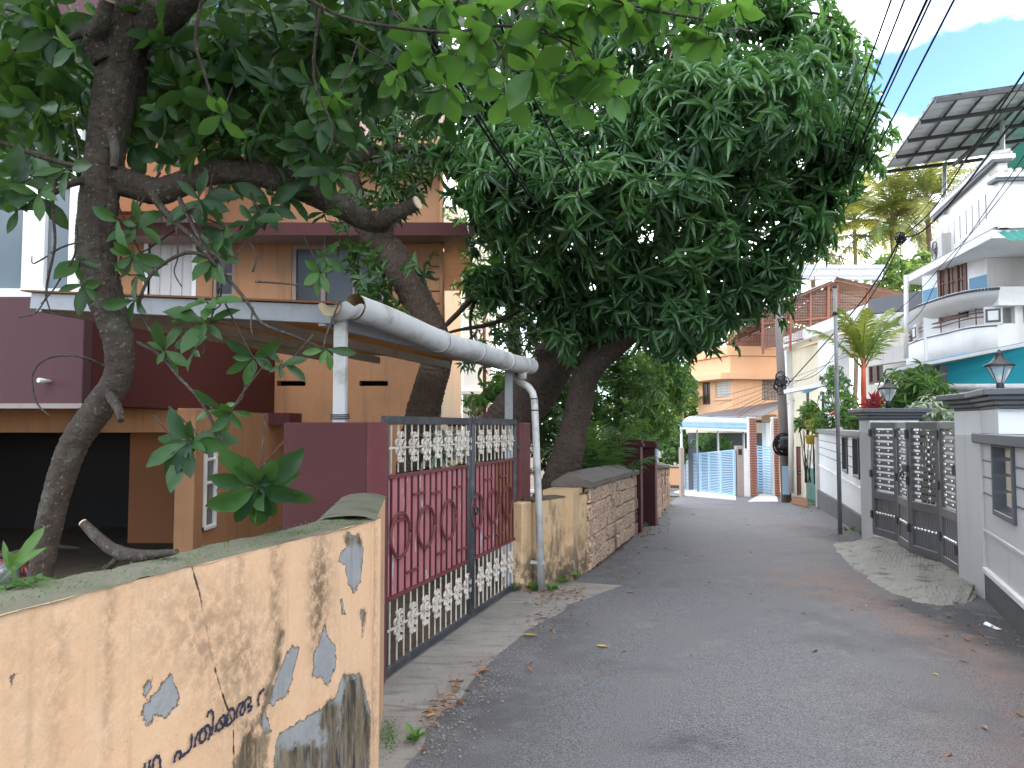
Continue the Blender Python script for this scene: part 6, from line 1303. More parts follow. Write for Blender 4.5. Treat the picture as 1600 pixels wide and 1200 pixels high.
for b in [(230, 150, 90, 30), (330, 120, 110, 40), (430, 120, 110, 40), (500, 150, 80, 26), (380, 220, 80, 22), (60, 110, 80, 20), (220, 60, 70, 20)]: scatter(lv, *b, 3.8, 5.6, .17)
for (x, y, r, n) in [(-200, 50, 250, 40), (100, -250, 220, 60), (400, -250, 260, 80), (750, -200, 220, 50), (-100, -300, 260, 50), (250, -520, 380, 70), (700, -480, 350, 50), (1000, -200, 180, 26)]: scatter(lv, x, y, r, n, 1.9, 4.6, .16)  # leaves above the frame, added to throw shade on the left
place_leaves(t1, lv, M['leafdark'], TP_OBOV, TP_NEAR, 215)
lb = Leaves()
for (x, y, d, n, L) in [(850, 40, 2.5, 5, .13), (895, 45, 2.5, 6, .14), (905, 100, 2.45, 7, .13), (940, 115, 2.45, 7, .13), (960, 150, 2.42, 6, .12), (870, 130, 2.45, 7, .13), (830, 110, 2.5, 6, .13), (790, 150, 2.6, 5, .13), (900, 165, 2.45, 5, .12), (800, 60, 2.6, 6, .13), (760, 110, 2.6, 6, .13), (735, 60, 2.6, 7, .13), (680, 90, 2.7, 7, .13), (650, 40, 2.7, 7, .13), (1010, 30, 2.4, 5, .12), (1050, 55, 2.4, 6, .12), (1095, 40, 2.4, 6, .12), (1120, 60, 2.4, 5, .12), (1030, 5, 2.4, 6, .13), (1080, 5, 2.4, 6, .13), (1150, 10, 2.4, 5, .11), (970, 10, 2.4, 6, .13), (700, 140, 2.7, 5, .13), (500, 270, 3.2, 5, .12), (345, 185, 2.9, 4, .13), (520, 150, 2.9, 5, .12), (110, 75, 2.9, 4, .12), (620, 120, 2.8, 5, .12), (860, 5, 2.5, 8, .13), (760, 10, 2.6, 8, .13), (690, 10, 2.7, 8, .13), (920, 15, 2.45, 7, .13)]:
    a_ = Vector((random.uniform(-.6, .6), -.3, random.uniform(-.9, -.1))); lb.whorl(P(x, y, d), a_, n, L, .5, .35, (30, 95)); sprig(P(x, y, d), a_)
o = TWB.build('twigs', M['bark'], t1); o['kind'] = 'stuff'
place_leaves(t1, lb, M['leafbright'], TP_OBOV, TP_NEAR, 85, name='bright_foliage')

# ------------------------------------------------------------------ generic crowns
def crown(lv, px, py, d, rpx, n, L, wr, nl=(8, 13), grav=.45, inner=.25, zs=1.0, up_=.25, tint=None):
    c = np.array(P(px, py, d)); R = rpx / F * d
    for k in range(n):
        v = RNG.normal(size=3); v /= np.linalg.norm(v)
        if v[1] > .35 and random.random() < .6: v[1] = -v[1]
        f = random.uniform(.82, 1.08) if random.random() > inner else random.uniform(.35, .8)
        q = c + v * R * f * np.array([1, 1, zs]); a = v + np.array([0, 0, up_]) + RNG.normal(size=3) * .25
        lv.whorl(q, a, random.randint(*nl), L, wr, grav, (45, 100), tint)
def boughs(lv, px, py, d, rpx, n, L, wr):          # a lobe broken into smaller leafy boughs with gaps between
    c = np.array(P(px, py, d)); R = rpx / F * d; k = 7
    for j in range(k):
        v = RNG.normal(size=3); v /= np.linalg.norm(v); v[1] = -abs(v[1]) if random.random() < .6 else v[1]
        q = c + v * R * random.uniform(.45, .8); r = R * random.uniform(.34, .5); tb = random.uniform(.1, .9)
        for _ in range(n // k):
            w = RNG.normal(size=3); w[2] += .5; w /= np.linalg.norm(w); lv.whorl(q + w * r * random.uniform(.7, 1.15) * np.array([1.15, 1.15, .8]), w + v * .5 + np.array([0, 0, .3]) + RNG.normal(size=3) * .3, random.randint(7, 12), L * random.uniform(.7, 1.15), wr, .65, (35, 95), min(1, max(0, tb + random.uniform(-.25, .25))))
# mango
mg = T('mango_tree', 'large mango tree with long narrow leaves leaning over the lane', 'tree', G(868, 772))
limb(mg, [(855, 800, 9.6, 34), (868, 768, 9.5, 27), (884, 720, 9.45, 25), (897, 670, 9.4, 22), (906, 630, 9.35, 21), (912, 595, 9.3, 21), (930, 565, 9.2, 21), (955, 545, 9.1, 19), (980, 525, 9.0, 17), (994, 512, 8.95, 14)], 'trunk', 'mbark', 18, 8, .05)
limb(mg, [(985, 522, 9.0, 10), (1000, 515, 8.95, 8), (1010, 512, 8.9, 6)], mat='mbark', n=9); limb(mg, [(920, 585, 9.3, 16), (932, 540, 9.3, 13), (934, 490, 9.3, 11), (950, 420, 9.0, 9), (1000, 330, 8.6, 7), (1080, 250, 8.2, 5)], mat='mbark'); limb(mg, [(934, 500, 9.3, 9), (890, 420, 9.0, 7), (850, 330, 8.6, 5), (800, 250, 8.2, 4)], mat='mbark'); limb(mg, [(960, 540, 9.1, 12), (1010, 470, 8.8, 8), (1100, 400, 8.6, 6), (1200, 330, 8.5, 4), (1280, 260, 8.5, 3)], mat='mbark'); limb(mg, [(950, 430, 9.0, 8), (980, 250, 9.2, 7), (1040, 100, 9.2, 5), (1080, -60, 9.2, 4)], mat='mbark')
lv = Leaves(); MG = [(960, 330, 7.8, 165, 330), (1090, 270, 7.6, 180, 380), (1195, 210, 8.2, 145, 300), (1265, 250, 8.6, 100, 170), (1180, 370, 8.4, 115, 230), (1010, 455, 8.4, 100, 190), (860, 300, 8.0, 145, 280), (775, 235, 8.0, 95, 140), (1110, 100, 8.8, 190, 330), (950, 110, 9.0, 190, 260), (800, 410, 9.0, 85, 130), (1130, 455, 8.8, 80, 160), (1235, 110, 9.2, 100, 170), (880, 470, 9.2, 95, 150), (1080, 505, 10.2, 50, 80), (1190, 440, 9.4, 50, 90), (1215, 30, 9.3, 90, 130), (1040, 510, 9.6, 60, 80), (820, 160, 8.6, 120, 150), (1100, -120, 9.2, 200, 140), (900, -120, 9.4, 180, 110), (1320, 255, 8.7, 45, 40), (1300, 150, 9.1, 40, 34), (1280, 320, 8.8, 45, 50)]
for x, y, d, r, n in MG: boughs(lv, x, y, d, r * (.93 if x > 1150 else 1), int(n * (.6 if x > 1170 else .8)), .25, .18)
for (x, y, d) in [(1345, 105, 9), (1330, 125, 9), (1310, 80, 9.1), (1320, 170, 8.9), (1345, 215, 8.8), (1390, 212, 8.6), (1370, 250, 8.6), (1375, 262, 8.6), (1310, 40, 9.2), (1290, 10, 9.2), (1300, 300, 8.8), (1322, 285, 8.8), (1230, 475, 9.3), (1220, 495, 9.3), (1150, 540, 10.4), (1110, 548, 10.4), (1080, 552, 10.5)]: lv.whorl(P(x, y, d), (random.uniform(0, .8), -.4, random.uniform(-.3, .6)), 10, .19, .2, .4)
for (x0, y0, x1, y1, n_) in ((1250, 80, 1345, 100, 9), (1260, 130, 1350, 165, 9), (1270, 200, 1392, 212, 16), (1280, 240, 1375, 258, 12), (1240, 20, 1310, 30, 8), (1240, 280, 1330, 290, 10), (1180, 420, 1232, 480, 10)):
    for k in range(n_): f = k / (n_ - 1); lv.whorl(P(x0 + (x1 - x0) * f, y0 + (y1 - y0) * f + random.uniform(-10, 10), 8.85 + random.uniform(-.15, .15)), (random.uniform(.2, 1), random.uniform(-.6, .3), random.uniform(-.2, .7)), 7, .2, .18, .4)
for _ in range(120):
    k = random.random(); x = 1275 + 95 * math.sin(k * math.pi) * random.random() ** .7 + 20 * random.random(); y = -10 + 330 * k; lv.whorl(P(x, y, random.uniform(8.4, 9.4)), (random.uniform(0, 1), -.3, random.uniform(-.4, .8)), 7, .2, .17, .4)
for (x0, y0, x1, y1) in ((1250, 80, 1345, 100), (1260, 130, 1350, 165), (1270, 200, 1385, 212), (1280, 240, 1370, 255), (1240, 20, 1310, 30), (1240, 280, 1330, 290), (1180, 420, 1232, 480)): limb(mg, [(x0, y0, 8.9, 3), ((x0 + x1) / 2, (y0 + y1) / 2 - 4, 8.9, 2.2), (x1, y1, 8.8, 1.2)], 'twig', 'mbark', 6)
place_leaves(mg, lv, M['leafmango'], TP_MANGO, TP_MNEAR, 300)
m2 = T('mango_tree', 'dark thick trunk forking beside the mango, rising behind the gate post', 'tree', P(775, 800, 10.6))
limb(m2, [(752, 800, 10.8, 46), (770, 720, 10.7, 44), (800, 655, 10.5, 40), (835, 612, 10.4, 36), (866, 575, 10.3, 28), (884, 545, 10.2, 17), (888, 510, 10.1, 14), (904, 470, 10, 12), (912, 420, 9.8, 10), (900, 330, 9.6, 8)], 'trunk', 'mbark', 16, 8, .05)
limb(m2, [(866, 575, 10.3, 22), (852, 552, 10.2, 17), (848, 540, 10.15, 13)], mat='mbark', n=10); limb(m2, [(880, 560, 10.2, 10), (860, 470, 10, 7), (840, 430, 9.9, 5), (790, 450, 9.8, 5), (745, 462, 9.7, 5), (715, 490, 9.6, 4.5), (690, 515, 9.6, 3.5)], mat='mbark', n=8); limb(m2, [(745, 462, 9.7, 3), (735, 495, 9.7, 2.5), (738, 540, 9.7, 2)], mat='mbark', n=6); limb(m2, [(820, 480, 9.9, 4), (770, 505, 9.8, 4), (720, 515, 9.7, 3), (700, 520, 9.7, 2)], mat='mbark', n=6)
lv = Leaves()
for x, y, d, r, n in [(860, 500, 10.6, 70, 70), (800, 480, 11, 70, 70), (770, 300, 11.5, 80, 90), (760, 560, 12, 40, 16), (900, 220, 11.4, 130, 260), (1000, 320, 11.2, 150, 340), (1100, 380, 11.2, 110, 240), (1080, 200, 11.6, 140, 280), (930, 420, 11, 110, 220), (1010, 90, 11.6, 140, 240), (850, 90, 11.6, 120, 180), (1180, 300, 10.6, 80, 120), (1050, 470, 11, 80, 140)]: crown(lv, x, y, d, r, n, .16, .24, (7, 10), .4)
place_leaves(m2, lv, M['leafmango'], TP_MANGO, TP_MNEAR, 0)
# leaning tree behind the carport with climbers
t2 = T('tree', 'leaning dark trunk with climbers behind the carport roof', 'tree', P(650, 790, 8.6))
limb(t2, [(640, 860, 8.7, 34), (648, 740, 8.6, 30), (658, 660, 8.6, 27), (670, 610, 8.6, 25), (682, 565, 8.6, 24), (678, 525, 8.6, 23), (657, 480, 8.6, 24), (632, 430, 8.6, 25), (608, 392, 8.6, 24), (580, 362, 8.6, 21), (555, 310, 8.6, 17), (540, 220, 8.5, 13), (560, 110, 8.3, 10)], 'trunk', 'mbark', 16, 8, .06)
limb(t2, [(545, 250, 8.5, 10), (600, 236, 8.6, 9), (680, 232, 8.7, 7), (760, 250, 8.8, 5)], mat='mbark'); limb(t2, [(555, 310, 8.6, 9), (500, 240, 8.4, 7), (440, 150, 8.2, 5)], mat='mbark')
lv = Leaves()
for (x, y, r, n) in [(600, 300, 60, 34), (640, 290, 50, 22), (560, 350, 50, 20), (590, 420, 45, 24), (610, 470, 40, 18), (640, 415, 30, 10), (560, 270, 60, 30), (540, 170, 90, 70), (640, 130, 90, 70), (640, 230, 60, 26), (540, 60, 110, 70), (700, 190, 60, 24), (450, 200, 80, 30), (560, 480, 25, 6)]: scatter(lv, x, y, r, n, 8.0, 9.2, .17, .3)
place_leaves(t2, lv, M['leafdark'], TP_SM, TP_NEAR, 0)
# trees behind
def bgtree(lbl, blobs, mat, L, wr, trunk=None, tpl=TP_SM, nl=(7, 11), group=None, name='tree'):
    x, y, d = blobs[0][:3]; g_ = P(x, 800, d); g_.z = gz(g_.x, g_.y); r = T(name, lbl, 'tree', g_, group)
    if trunk:
        limb(r, trunk, 'trunk', 'mbark', 8, 5)
    lv = Leaves()
    for b in blobs: crown(lv, *b[:5], L, wr, nl, .35)
    return place_leaves(r, lv, M[mat], tpl, TP_NEAR, 0, name='crown')
bgtree('small leaved green tree right of the ochre house', [(800, 370, 13, 85, 260), (770, 450, 13.5, 60, 130), (830, 470, 13, 80, 200), (745, 330, 13.5, 45, 60), (740, 290, 14, 40, 46)], 'leafmid', .13, .3, [(800, 780, 13, 14), (805, 600, 13, 12), (800, 420, 13, 7)])
bgtree('dense shadowed tree filling the garden behind the mango trunk', [(850, 610, 14, 80, 170), (900, 560, 14, 80, 170), (950, 600, 14.5, 75, 170), (860, 690, 13, 55, 90), (990, 560, 14, 60, 110), (880, 655, 13.5, 50, 100), (935, 660, 14, 46, 90), (980, 690, 15, 40, 60)], 'leafmid', .17, .28, [(900, 800, 14, 16), (905, 650, 14, 12), (900, 560, 14, 7)])
bgtree('garden tree above the plum pillars with long leaves', [(1010, 610, 17, 60, 150), (1045, 600, 18, 40, 80), (985, 650, 17, 45, 90), (1030, 560, 17, 50, 100), (1025, 665, 20, 36, 70)], 'leafmid', .22, .25, [(1000, 790, 17, 8), (1005, 640, 17, 6)])
bgtree('sunny bush behind the low peach wall at the bend', [(1050, 700, 34.5, 26, 80), (1066, 690, 36, 26, 80), (1040, 672, 36, 26, 70)], 'leafmid', .3, .35)
bgtree('bright tree left of the orange house', [(1070, 620, 40, 40, 130), (1045, 640, 42, 34, 90), (1085, 590, 42, 34, 90), (1030, 600, 42, 30, 70)], 'leaffar', .38, .35, [(1068, 760, 40, 4), (1070, 640, 40, 3)])
bgtree('broad bright green tree below the coconut palms', [(1395, 430, 44, 34, 120), (1430, 440, 42, 30, 100), (1370, 445, 46, 30, 80), (1440, 415, 44, 22, 60)], 'leaffar', .4, .35, [(1400, 640, 44, 4), (1400, 450, 44, 3)])
bgtree('green tree glimpsed through the roof cage railing', [(1215, 530, 46, 30, 90), (1250, 520, 47, 30, 80), (1175, 535, 46, 30, 80), (1140, 530, 46, 30, 70)], 'leaffar', .4, .35, [(1215, 700, 46, 4), (1215, 540, 46, 3)])
bgtree('yellow green shrub between carport post and mango trunk', [(775, 610, 12.2, 26, 26), (790, 640, 12, 20, 18), (740, 630, 12.4, 18, 10)], 'leafbright', .14, .4)
bgtree('bamboo leaved bush behind the stone wall', [(920, 735, 11.6, 34, 150), (950, 745, 12, 26, 80), (895, 760, 11.2, 22, 60), (940, 770, 11.8, 26, 60)], 'leafmid', .17, .13, nl=(5, 9), name='shrub')
# ------------------------------------------------------------------ palms
def frondmesh(L, npair, leaf, droop, width=.035, up0=.6, vee=.4):
    """one feather leaf from the origin along +X, rising by up0 then drooping; returns triangles"""
    mb = MB(); pts = []
    for i in range(13):
        t_ = i / 12; pts.append(Vector((L * t_ * (1 - .12 * droop * t_), 0, L * (up0 * t_ - droop * t_ * t_))))
    mb.tube(pts, [max(.004, .02 * (1 - i / 13.)) * max(1, L / 2.5) for i in range(13)], 5)
    for k in range(npair):
        t_ = .14 + .86 * k / npair; i = min(int(t_ * 12), 11); f = t_ * 12 - i; p = pts[i].lerp(pts[i + 1], f); d = (pts[i + 1] - pts[i]).normalized(); ln = leaf * math.sin(math.pi * min(.97, .18 + .8 * t_)) ** .7 * random.uniform(.85, 1.1)
        for sg in (-1, 1):
            sd = Vector((0, sg, 0)); q = (d * random.uniform(.45, .7) + sd * .85 + Vector((0, 0, vee * random.uniform(.2, 1) - .15))).normalized(); dn2 = Vector((0, 0, -.5 * ln * random.uniform(.4, 1.1))); a = p; m = p + q * ln * .5; e = p + q * ln + dn2; wv = d * width
            mb.add([a - wv * .4, a + wv * .4, m + wv * .5 + dn2 * .15, m - wv * .5 + dn2 * .15, e], [(0, 1, 2, 3), (3, 2, 4)], mi=1)
    return mb
def palm(root, top, n, meshes, elev, mats=None, scale=(.8, 1.1)):
    for k in range(n):
        az = 2.399 * k + random.uniform(-.2, .2); el = elev(k / max(1, n - 1)); s = random.uniform(*scale)
        o = bpy.data.objects.new('frond', random.choice(meshes)); COL.objects.link(o); o.parent = root; o.rotation_euler = (random.uniform(-.3, .3), -el, az); o.scale = (s, s, s); o.location = Vector(top) - wloc(root)
cf = [frondmesh(4.4, 70, 1.0, .62, .05, .6, .15).mesh('frond', [M['pbark'], M['leafpalm']]) for _ in range(4)]
for (bx, by, tx, ty, d, lbl) in [(1399, 640, 1393, 352, 52, 'coconut palm with sunlit yellow put into its fronds, behind the dark parapet'), (1270, 640, 1268, 395, 54, 'green coconut palm rising behind the solar panels'), (1462, 640, 1448, 318, 50, 'coconut palm partly behind the white house parapet'), (1330, 640, 1335, 345, 62, 'farther coconut palm between the two front palms')]:
    b = P(bx, by, d); b.z = gz(b.x, b.y); r = T('coconut_palm', lbl, 'palm tree', b, 'coconut palms beyond the houses'); tp = P(tx, ty, d)
    MB().tube([Vector(x) for x in spline([tuple(b), tuple(b.lerp(tp, .5) + Vector((.25, 0, 0))), tuple(tp)], 8)], [.24 - .006 * i for i in range(17)], 10, jit=.05).build('trunk', M['pbark'], r)
    palm(r, tp, 27, cf, lambda q: 1.2 - 2.1 * q, scale=(.95, 1.3))
    mb = MB()
    for k in range(9): an = k * .7; c_ = tp + Vector((.35 * math.cos(an), .35 * math.sin(an), -.35 - .1 * (k % 3))); mb.lathe(c_, [(0, -.14), (.09, -.09), (.12, 0), (.09, .1), (0, .14)], 8)
    mb.build('coconuts', M['leafyellow'], r)
af = [frondmesh(1.2, 40, .36, .45, .034, .9, .5).mesh('frond', [M['leafareca'], M['leafareca']]) for _ in range(3)]
rp0 = P(1351, 690, 13.4); rp0.z = .1; rpt = P(1349, 600, 13.4); r = T('sealing_wax_palm', 'slender palm with bright red stem and yellow green fronds behind the white wall', 'palm tree', rp0)
M['redstem'] = MAT('red_palm_stem', (.55, .085, .035), .85, 6, .4, .02, 40)
MB().tube([rp0, rpt, P(1349, 560, 13.4)], [.05, .045, .03], 10).build('stem', M['redstem'], r)
for k, (az, el, s) in enumerate([(.3, .75, 1.05), (2.6, .7, 1.1), (3.6, .95, .9), (5.4, .9, .95), (1.4, 1.1, .8), (4.5, 1.2, .9), (.1, 1.05, 1.0), (3.2, 1.1, 1.0)]):
    o = bpy.data.objects.new('frond', af[k % 3]); COL.objects.link(o); o.parent = r; s *= .88; o.rotation_euler = (0, -(el - .45), az); o.scale = (s, s, s); o.location = rpt.lerp(P(1349, 560, 13.4), .5 + .06 * k) - r.location
gf = [frondmesh(1.4, 34, .42, .35, .024, .6, .5).mesh('frond', [M['leafmid'], M['leafmid']]) for _ in range(3)]
ar = P(925, 780, 11.9); ar.z = gz(ar.x, ar.y); r = T('areca_palm', 'green feathery palm rising behind the stone wall', 'palm tree', ar)
palm(r, ar + Vector((0, 0, .55)), 14, gf, lambda q: .95 - .6 * q, scale=(.8, 1.15))
ff = [frondmesh(2.6, 36, .7, .5, .05, .5, .3).mesh('frond', [M['leafmid'], M['leaffar']]) for _ in range(2)]
fb = P(1066, 700, 36); r = T('young_palm', 'pale young palm frond above the bush at the bend', 'palm tree', Vector((fb.x, fb.y, gz(fb.x, fb.y))))
MB().tube([r.location, P(1066, 640, 36)], .06, 8).build('stem', M['pbark'], r); palm(r, P(1066, 640, 36), 8, ff, lambda q: .6 - .5 * q)
# ------------------------------------------------------------------ garden plants on the right
def bush(lbl, blobs, mat, L, wr, nl=(6, 10), name='shrub', cat='shrub', near=0, stems=True, grav=.3):
    x, y, d = blobs[0][:3]; g_ = P(x, 700, d); g_.z = .05; r = T(name, lbl, cat, g_)
    if stems:
        mb = MB()
        for b in blobs:
            for _ in range(3): mb.tube([g_ + Vector((random.uniform(-.1, .1), 0, 0)), P(b[0] + random.uniform(-10, 10), b[1] + random.uniform(-5, 15), b[2])], [.018, .007], 5)
        mb.build('stems', M['mbark'], r)
    lv = Leaves()
    for b in blobs: crown(lv, *b[:5], L, wr, nl, grav, .4, 1, .5)
    return place_leaves(r, lv, M[mat], TP_SM, TP_MNEAR, near)
bush('leafy green oleander like shrub behind the folding gate', [(1425, 608, 11.6, 34, 46), (1455, 625, 11.4, 34, 46), (1440, 590, 11.8, 22, 24), (1400, 630, 11.8, 22, 24), (1475, 640, 11.2, 26, 30), (1400, 600, 12, 22, 14)], 'leafmid', .19, .17)
bush('variegated pale shrub low behind the folding gate', [(1450, 645, 10.8, 26, 34), (1478, 655, 10.6, 16, 18), (1425, 650, 11, 16, 16)], 'leafvar', .12, .35)
bush('red leaved ti plant beside the gate lamp', [(1369, 630, 12.4, 12, 6)], 'leafred', .26, .2, (5, 7), grav=.05)
bush('fine leaved shrub with a red flower behind the steel pole', [(1330, 650, 16.5, 22, 60), (1295, 655, 19, 22, 60), (1340, 660, 15, 16, 36), (1280, 668, 20.4, 12, 24), (1305, 610, 18.5, 26, 60), (1322, 636, 16.5, 20, 40), (1300, 585, 18.5, 18, 36)], 'leafmid', .12, .35)
bush('grassy spider plant at the end of the white wall', [(1276, 665, 20.5, 10, 14), (1268, 650, 21, 14, 14)], 'leafareca', .26, .09, (8, 12), grav=.1)
bush('broad green plant in a yellow pot beside the plum gate', [(1262, 640, 21, 14, 20), (1248, 660, 21.5, 10, 10)], 'leafmid', .2, .4)
fl = T('flower', 'red flower on the shrub behind the steel pole', 'flower', P(1304, 648, 17.6)); mb = MB()
for k in range(7): an = k * .9; mb.lathe(P(1304, 648, 17.6) + Vector((.06 * math.cos(an), .06 * math.sin(an), .02 * (k % 3))), [(0, -.03), (.04, 0), (.03, .03), (0, .035)], 7)
mb.build('petals', M['redpaint'] if False else MAT('red_petal', (.6, .03, .05), .8, 20, .5, 0), fl)
sh = T('shade_net_awning', 'blue shade net awning between the shrubs and the white wall', 'awning', P(1310, 630, 17))
MB().grid(lambda u, v: P(1278 + 66 * u, 600 - 12 * u + 10 * v + 3 * math.sin(u * 9), 20 - 2.0 * u) + Vector((0, v * 1.2, 0)), 20, 6).build('net', MAT('blue_shade_net', (.20, .48, .66), .6, 20, .7, 0), sh)
for x, d in ((1262, 21.6), (1286, 20.6), (1325, 18.4)): MB().tube([P(x, 612, d), P(x, 690, d)], .04, 8).build('post', M['black'], sh)
MB().bar(P(1228, 612, 20.5), P(1290, 600, 18.5), .12, .1).build('white_edge', M['white'], sh); MB().tube([P(1236, 620, 20.5), P(1236, 770, 20.5)], .07, 8).build('white_post', M['offwhite'], sh)
pt_ = T('flower_pot', 'yellow flower pot on the mossy garden wall', 'pot', P(1269, 694, 20)); MB().lathe(P(1269, 694, 20), [(0, 0), (.13, 0), (.18, .22), (.2, .24), (.17, .24), (.15, .2)], 14).build('pot', M['leafyellow'] if False else MAT('yellow_glaze', (.55, .38, .04), .9, 5, .4, 0), pt_)
# plants in the yard behind the gate
bush('grey green pointed plant behind the bars of the maroon gate', [(690, 700, 8.3, 16, 10)], 'leafvar', .3, .14, (6, 9), grav=.0, stems=False)
bush('dark pot plant behind the second gate leaf', [(735, 735, 8.6, 22, 14)], 'leafmid', .2, .3, stems=True)
bush('potted green plant inside the porch behind the blue gate', [(1105, 690, 32.6, 16, 40), (1130, 694, 32, 12, 24), (1092, 690, 33, 10, 18)], 'leafmid', .22, .35)
# weeds on and by the walls
w_ = Leaves()
for (x, y, d, n, L) in [(20, 880, 2.0, 5, .16), (0, 905, 1.95, 5, .14), (55, 908, 1.95, 3, .03), (22, 908, 1.9, 4, .035), (10, 915, 1.9, 4, .03)]: w_.whorl(P(x, y, d), (.4, -.2, .9), n, L, .16 if L > .1 else .8, .3, (20, 70))
wd = T('weed', 'thin green weeds growing on the near end of the wall top', 'plant', P(15, 912, 1.95)); place_leaves(wd, w_, M['leafmid'], TP_OBOV, TP_NEAR, 0, name='blades')
w2 = Leaves()
for (x, y) in [(806, 921), (812, 923), (800, 926), (830, 925), (835, 923), (862, 925), (880, 912), (900, 905), (1022, 812), (1028, 806), (1035, 800), (1012, 822), (1015, 818), (1006, 826), (1336, 832), (1326, 830), (1342, 836), (1280, 795), (1270, 790), (1262, 787), (648, 1165)]:
    for _ in range(4): w2.whorl(G(x + random.uniform(-5, 5), y + random.uniform(-3, 3)) + Vector((0, 0, .04)), (random.uniform(-.4, .4), random.uniform(-.4, .4), 1), 6, .07, .4, .1, (20, 80))
r = place_leaves(T('weeds', '', '', G(830, 925)), w2, M['leafmid'], TP_SM, TP_NEAR, 0, name='weeds'); o = r.children[0]; o.parent = None; o.location = r.location; bpy.data.objects.remove(r); tag(o, 'small weeds along the foot of the walls', 'weeds', None, 'stuff')
ms = Leaves()
for _ in range(700): a = random.gauss(0, 1); g_ = G(606 + random.gauss(0, 9), 1150 + random.gauss(0, 14)); ms.whorl(g_ + Vector((0, 0, .008)), (0, 0, 1), 3, .008, .6, 0, (20, 80))
for _ in range(500): q = LF(random.uniform(1.0, 3.1), -1.757 + random.random() ** .6 * .2, 1.205); ms.whorl(q, (0, 0, 1), 3, .006, .6, 0, (20, 80))
r = place_leaves(T('m', '', '', (0, 0, 0)), ms, M['leafmid'], TP_SM, TP_NEAR, 0, name='moss'); o = r.children[0]; o.parent = None; bpy.data.objects.remove(r); tag(o, 'green moss tufts on the wall top and in the apron corner', 'moss', None, 'stuff')
# ------------------------------------------------------------------ loose grit along the edges
gm = MB()
for _ in range(2600):
    if random.random() < .55: q = LE[2 + int(random.random() * 10)].lerp(LE[3 + int(random.random() * 8)], 0); k = random.randrange(2, 12); q = LE[k].lerp(LE[k + 1], random.random()) + Vector((random.gauss(.06, .12), random.gauss(0, .05), 0))
    else:
        k = random.randrange(1, 9); a_, b_ = Vector((*REp[k], 0)), Vector((*REp[k + 1], 0)); q = a_.lerp(b_, random.random()) + Vector((-abs(random.gauss(0, .35)), 0, 0))
    s = random.uniform(.003, .009); z = gz(q.x, q.y) + .022; c_ = Vector((q.x, q.y, z))
    pts = [c_ + Vector((s * random.uniform(.6, 1.2), 0, 0)), c_ + Vector((0, s * random.uniform(.6, 1.2), 0)), c_ - Vector((s, 0, 0)), c_ - Vector((0, s, 0)), c_ + Vector((0, 0, s * .8)), c_ - Vector((0, 0, s * .6))]
    gm.add(pts, [(0, 1, 4), (1, 2, 4), (2, 3, 4), (3, 0, 4), (1, 0, 5), (2, 1, 5), (3, 2, 5), (0, 3, 5)])
tag(gm.build('gravel', MAT('loose_grit', (.30, .26, .22), .5, 60, .9, 0)), 'loose grit along both edges of the lane', 'gravel', None, 'stuff')
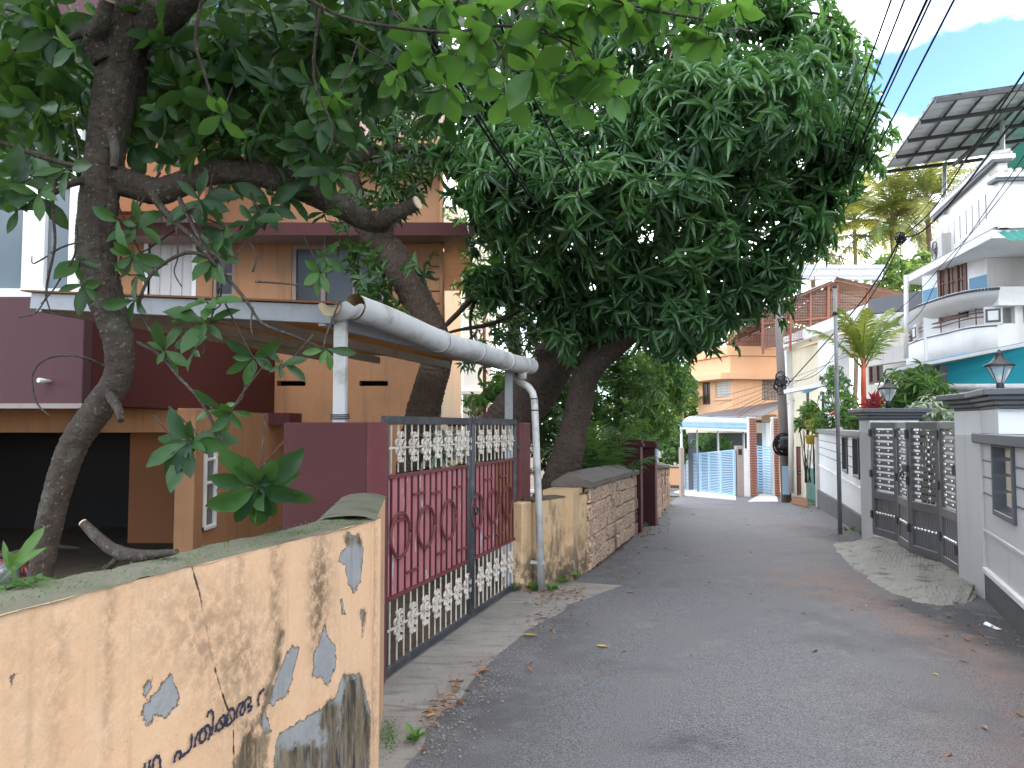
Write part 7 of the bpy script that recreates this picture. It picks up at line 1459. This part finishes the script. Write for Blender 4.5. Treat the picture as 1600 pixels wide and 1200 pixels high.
# ------------------------------------------------------------------ fallen leaves
lt = Leaves()
def litter(px, py, sx, sy, n, L=.045):
    for _ in range(n):
        g_ = G(px + random.gauss(0, sx), min(1240, max(775, py + random.gauss(0, sy)))); lt.p.append(np.array(g_ + Vector((0, 0, .022 + random.uniform(0, .012))))); a = random.uniform(0, 6.283); d = np.array([math.cos(a), math.sin(a), random.uniform(-.15, .25)]); d /= np.linalg.norm(d); u = np.array([random.uniform(-.4, .4), random.uniform(-.4, .4), 1]); u -= d * (u @ d); u /= np.linalg.norm(u); l = L * random.uniform(.4, 1.5)
        lt.d.append(d); lt.u.append(u); lt.l.append(l); lt.w.append(l * random.uniform(.2, .4)); lt.t.append(random.random())
for q in [(1008, 834, 14, 4, 130), (1030, 812, 10, 6, 60), (1040, 798, 6, 5, 40), (870, 930, 26, 7, 70), (850, 965, 14, 18, 40), (750, 1050, 10, 12, 14), (715, 1090, 8, 12, 26), (690, 1110, 10, 10, 26), (672, 1130, 8, 10, 20), (920, 960, 30, 20, 16), (980, 870, 20, 14, 18), (1080, 840, 60, 30, 16), (1120, 900, 160, 60, 22), (1540, 985, 30, 16, 22), (1500, 1000, 50, 26, 12), (1560, 1100, 30, 60, 10), (1250, 795, 16, 6, 30), (1310, 835, 14, 6, 20), (1100, 1000, 300, 120, 26), (820, 1000, 60, 60, 10)]: litter(*q)
r = place_leaves(T('l', '', '', (0, 0, 0)), lt, M['leafdry'], TP_SM, TP_NEAR, 0, name='leaf_litter'); o = r.children[0]; o.parent = None; bpy.data.objects.remove(r); tag(o, 'dry brown leaves drifted along the edges of the lane', 'leaf litter', None, 'stuff')
def fallen(px, py, L, mat, lbl, ang=0):
    V, Fc = TP_NEAR; Vv = V.copy() * L; Vv[:, 0] *= .42; Vv[:, 1] -= L / 2; Vv[:, 2] = np.abs(Vv[:, 0]) * .5 + .25 * Vv[:, 1] ** 2 / L
    o = bpy.data.objects.new('fallen_leaf', npmesh('fallen_leaf', Vv, Fc, M[mat])); COL.objects.link(o); o.location = G(px, py) + Vector((0, 0, .024)); o.rotation_euler = (0, 0, ang); tag(o, lbl, 'leaf', 'single leaves lying on the lane')
for a in [(828, 998, .11, 'leafyellow', 'yellow leaf lying on the asphalt nearest the maroon gate', 1.6), (942, 1016, .10, 'leafyellow', 'yellow leaf lying alone on the open asphalt of the lane', 1.3), (1463, 1060, .05, 'leafyellow', 'small curled tan leaf on the right side of the lane', .4), (663, 1178, .06, 'leafdry', 'round brown leaf at the corner of the concrete apron', .5), (758, 1054, .10, 'leafdry', 'curled brown leaf on the edge of the apron', 1.9), (1300, 924, .05, 'leafvar', 'pale leaf scrap in the reddish dust', 1.2), (1170, 822, .10, 'leafyellow', 'yellow leaf in the middle of the far lane', 1.5), (1083, 806, .12, 'leafyellow', 'yellow green leaf near the far block wall', 1.5), (985, 930, .09, 'leafdry', 'long brown leaf on the lane beside the drift of litter', 1.2)]: fallen(*a)
ro = T('paper_scrap', 'white paper scrap on the dark asphalt by the right wall', 'litter', G(1551, 984)); MB().grid(lambda u, v: G(1551, 984) + Vector((.05 * (u - .5), .16 * (v - .5), .024 + .02 * math.sin(u * 3) * v)), 4, 4).build('scrap', M['white'], ro)
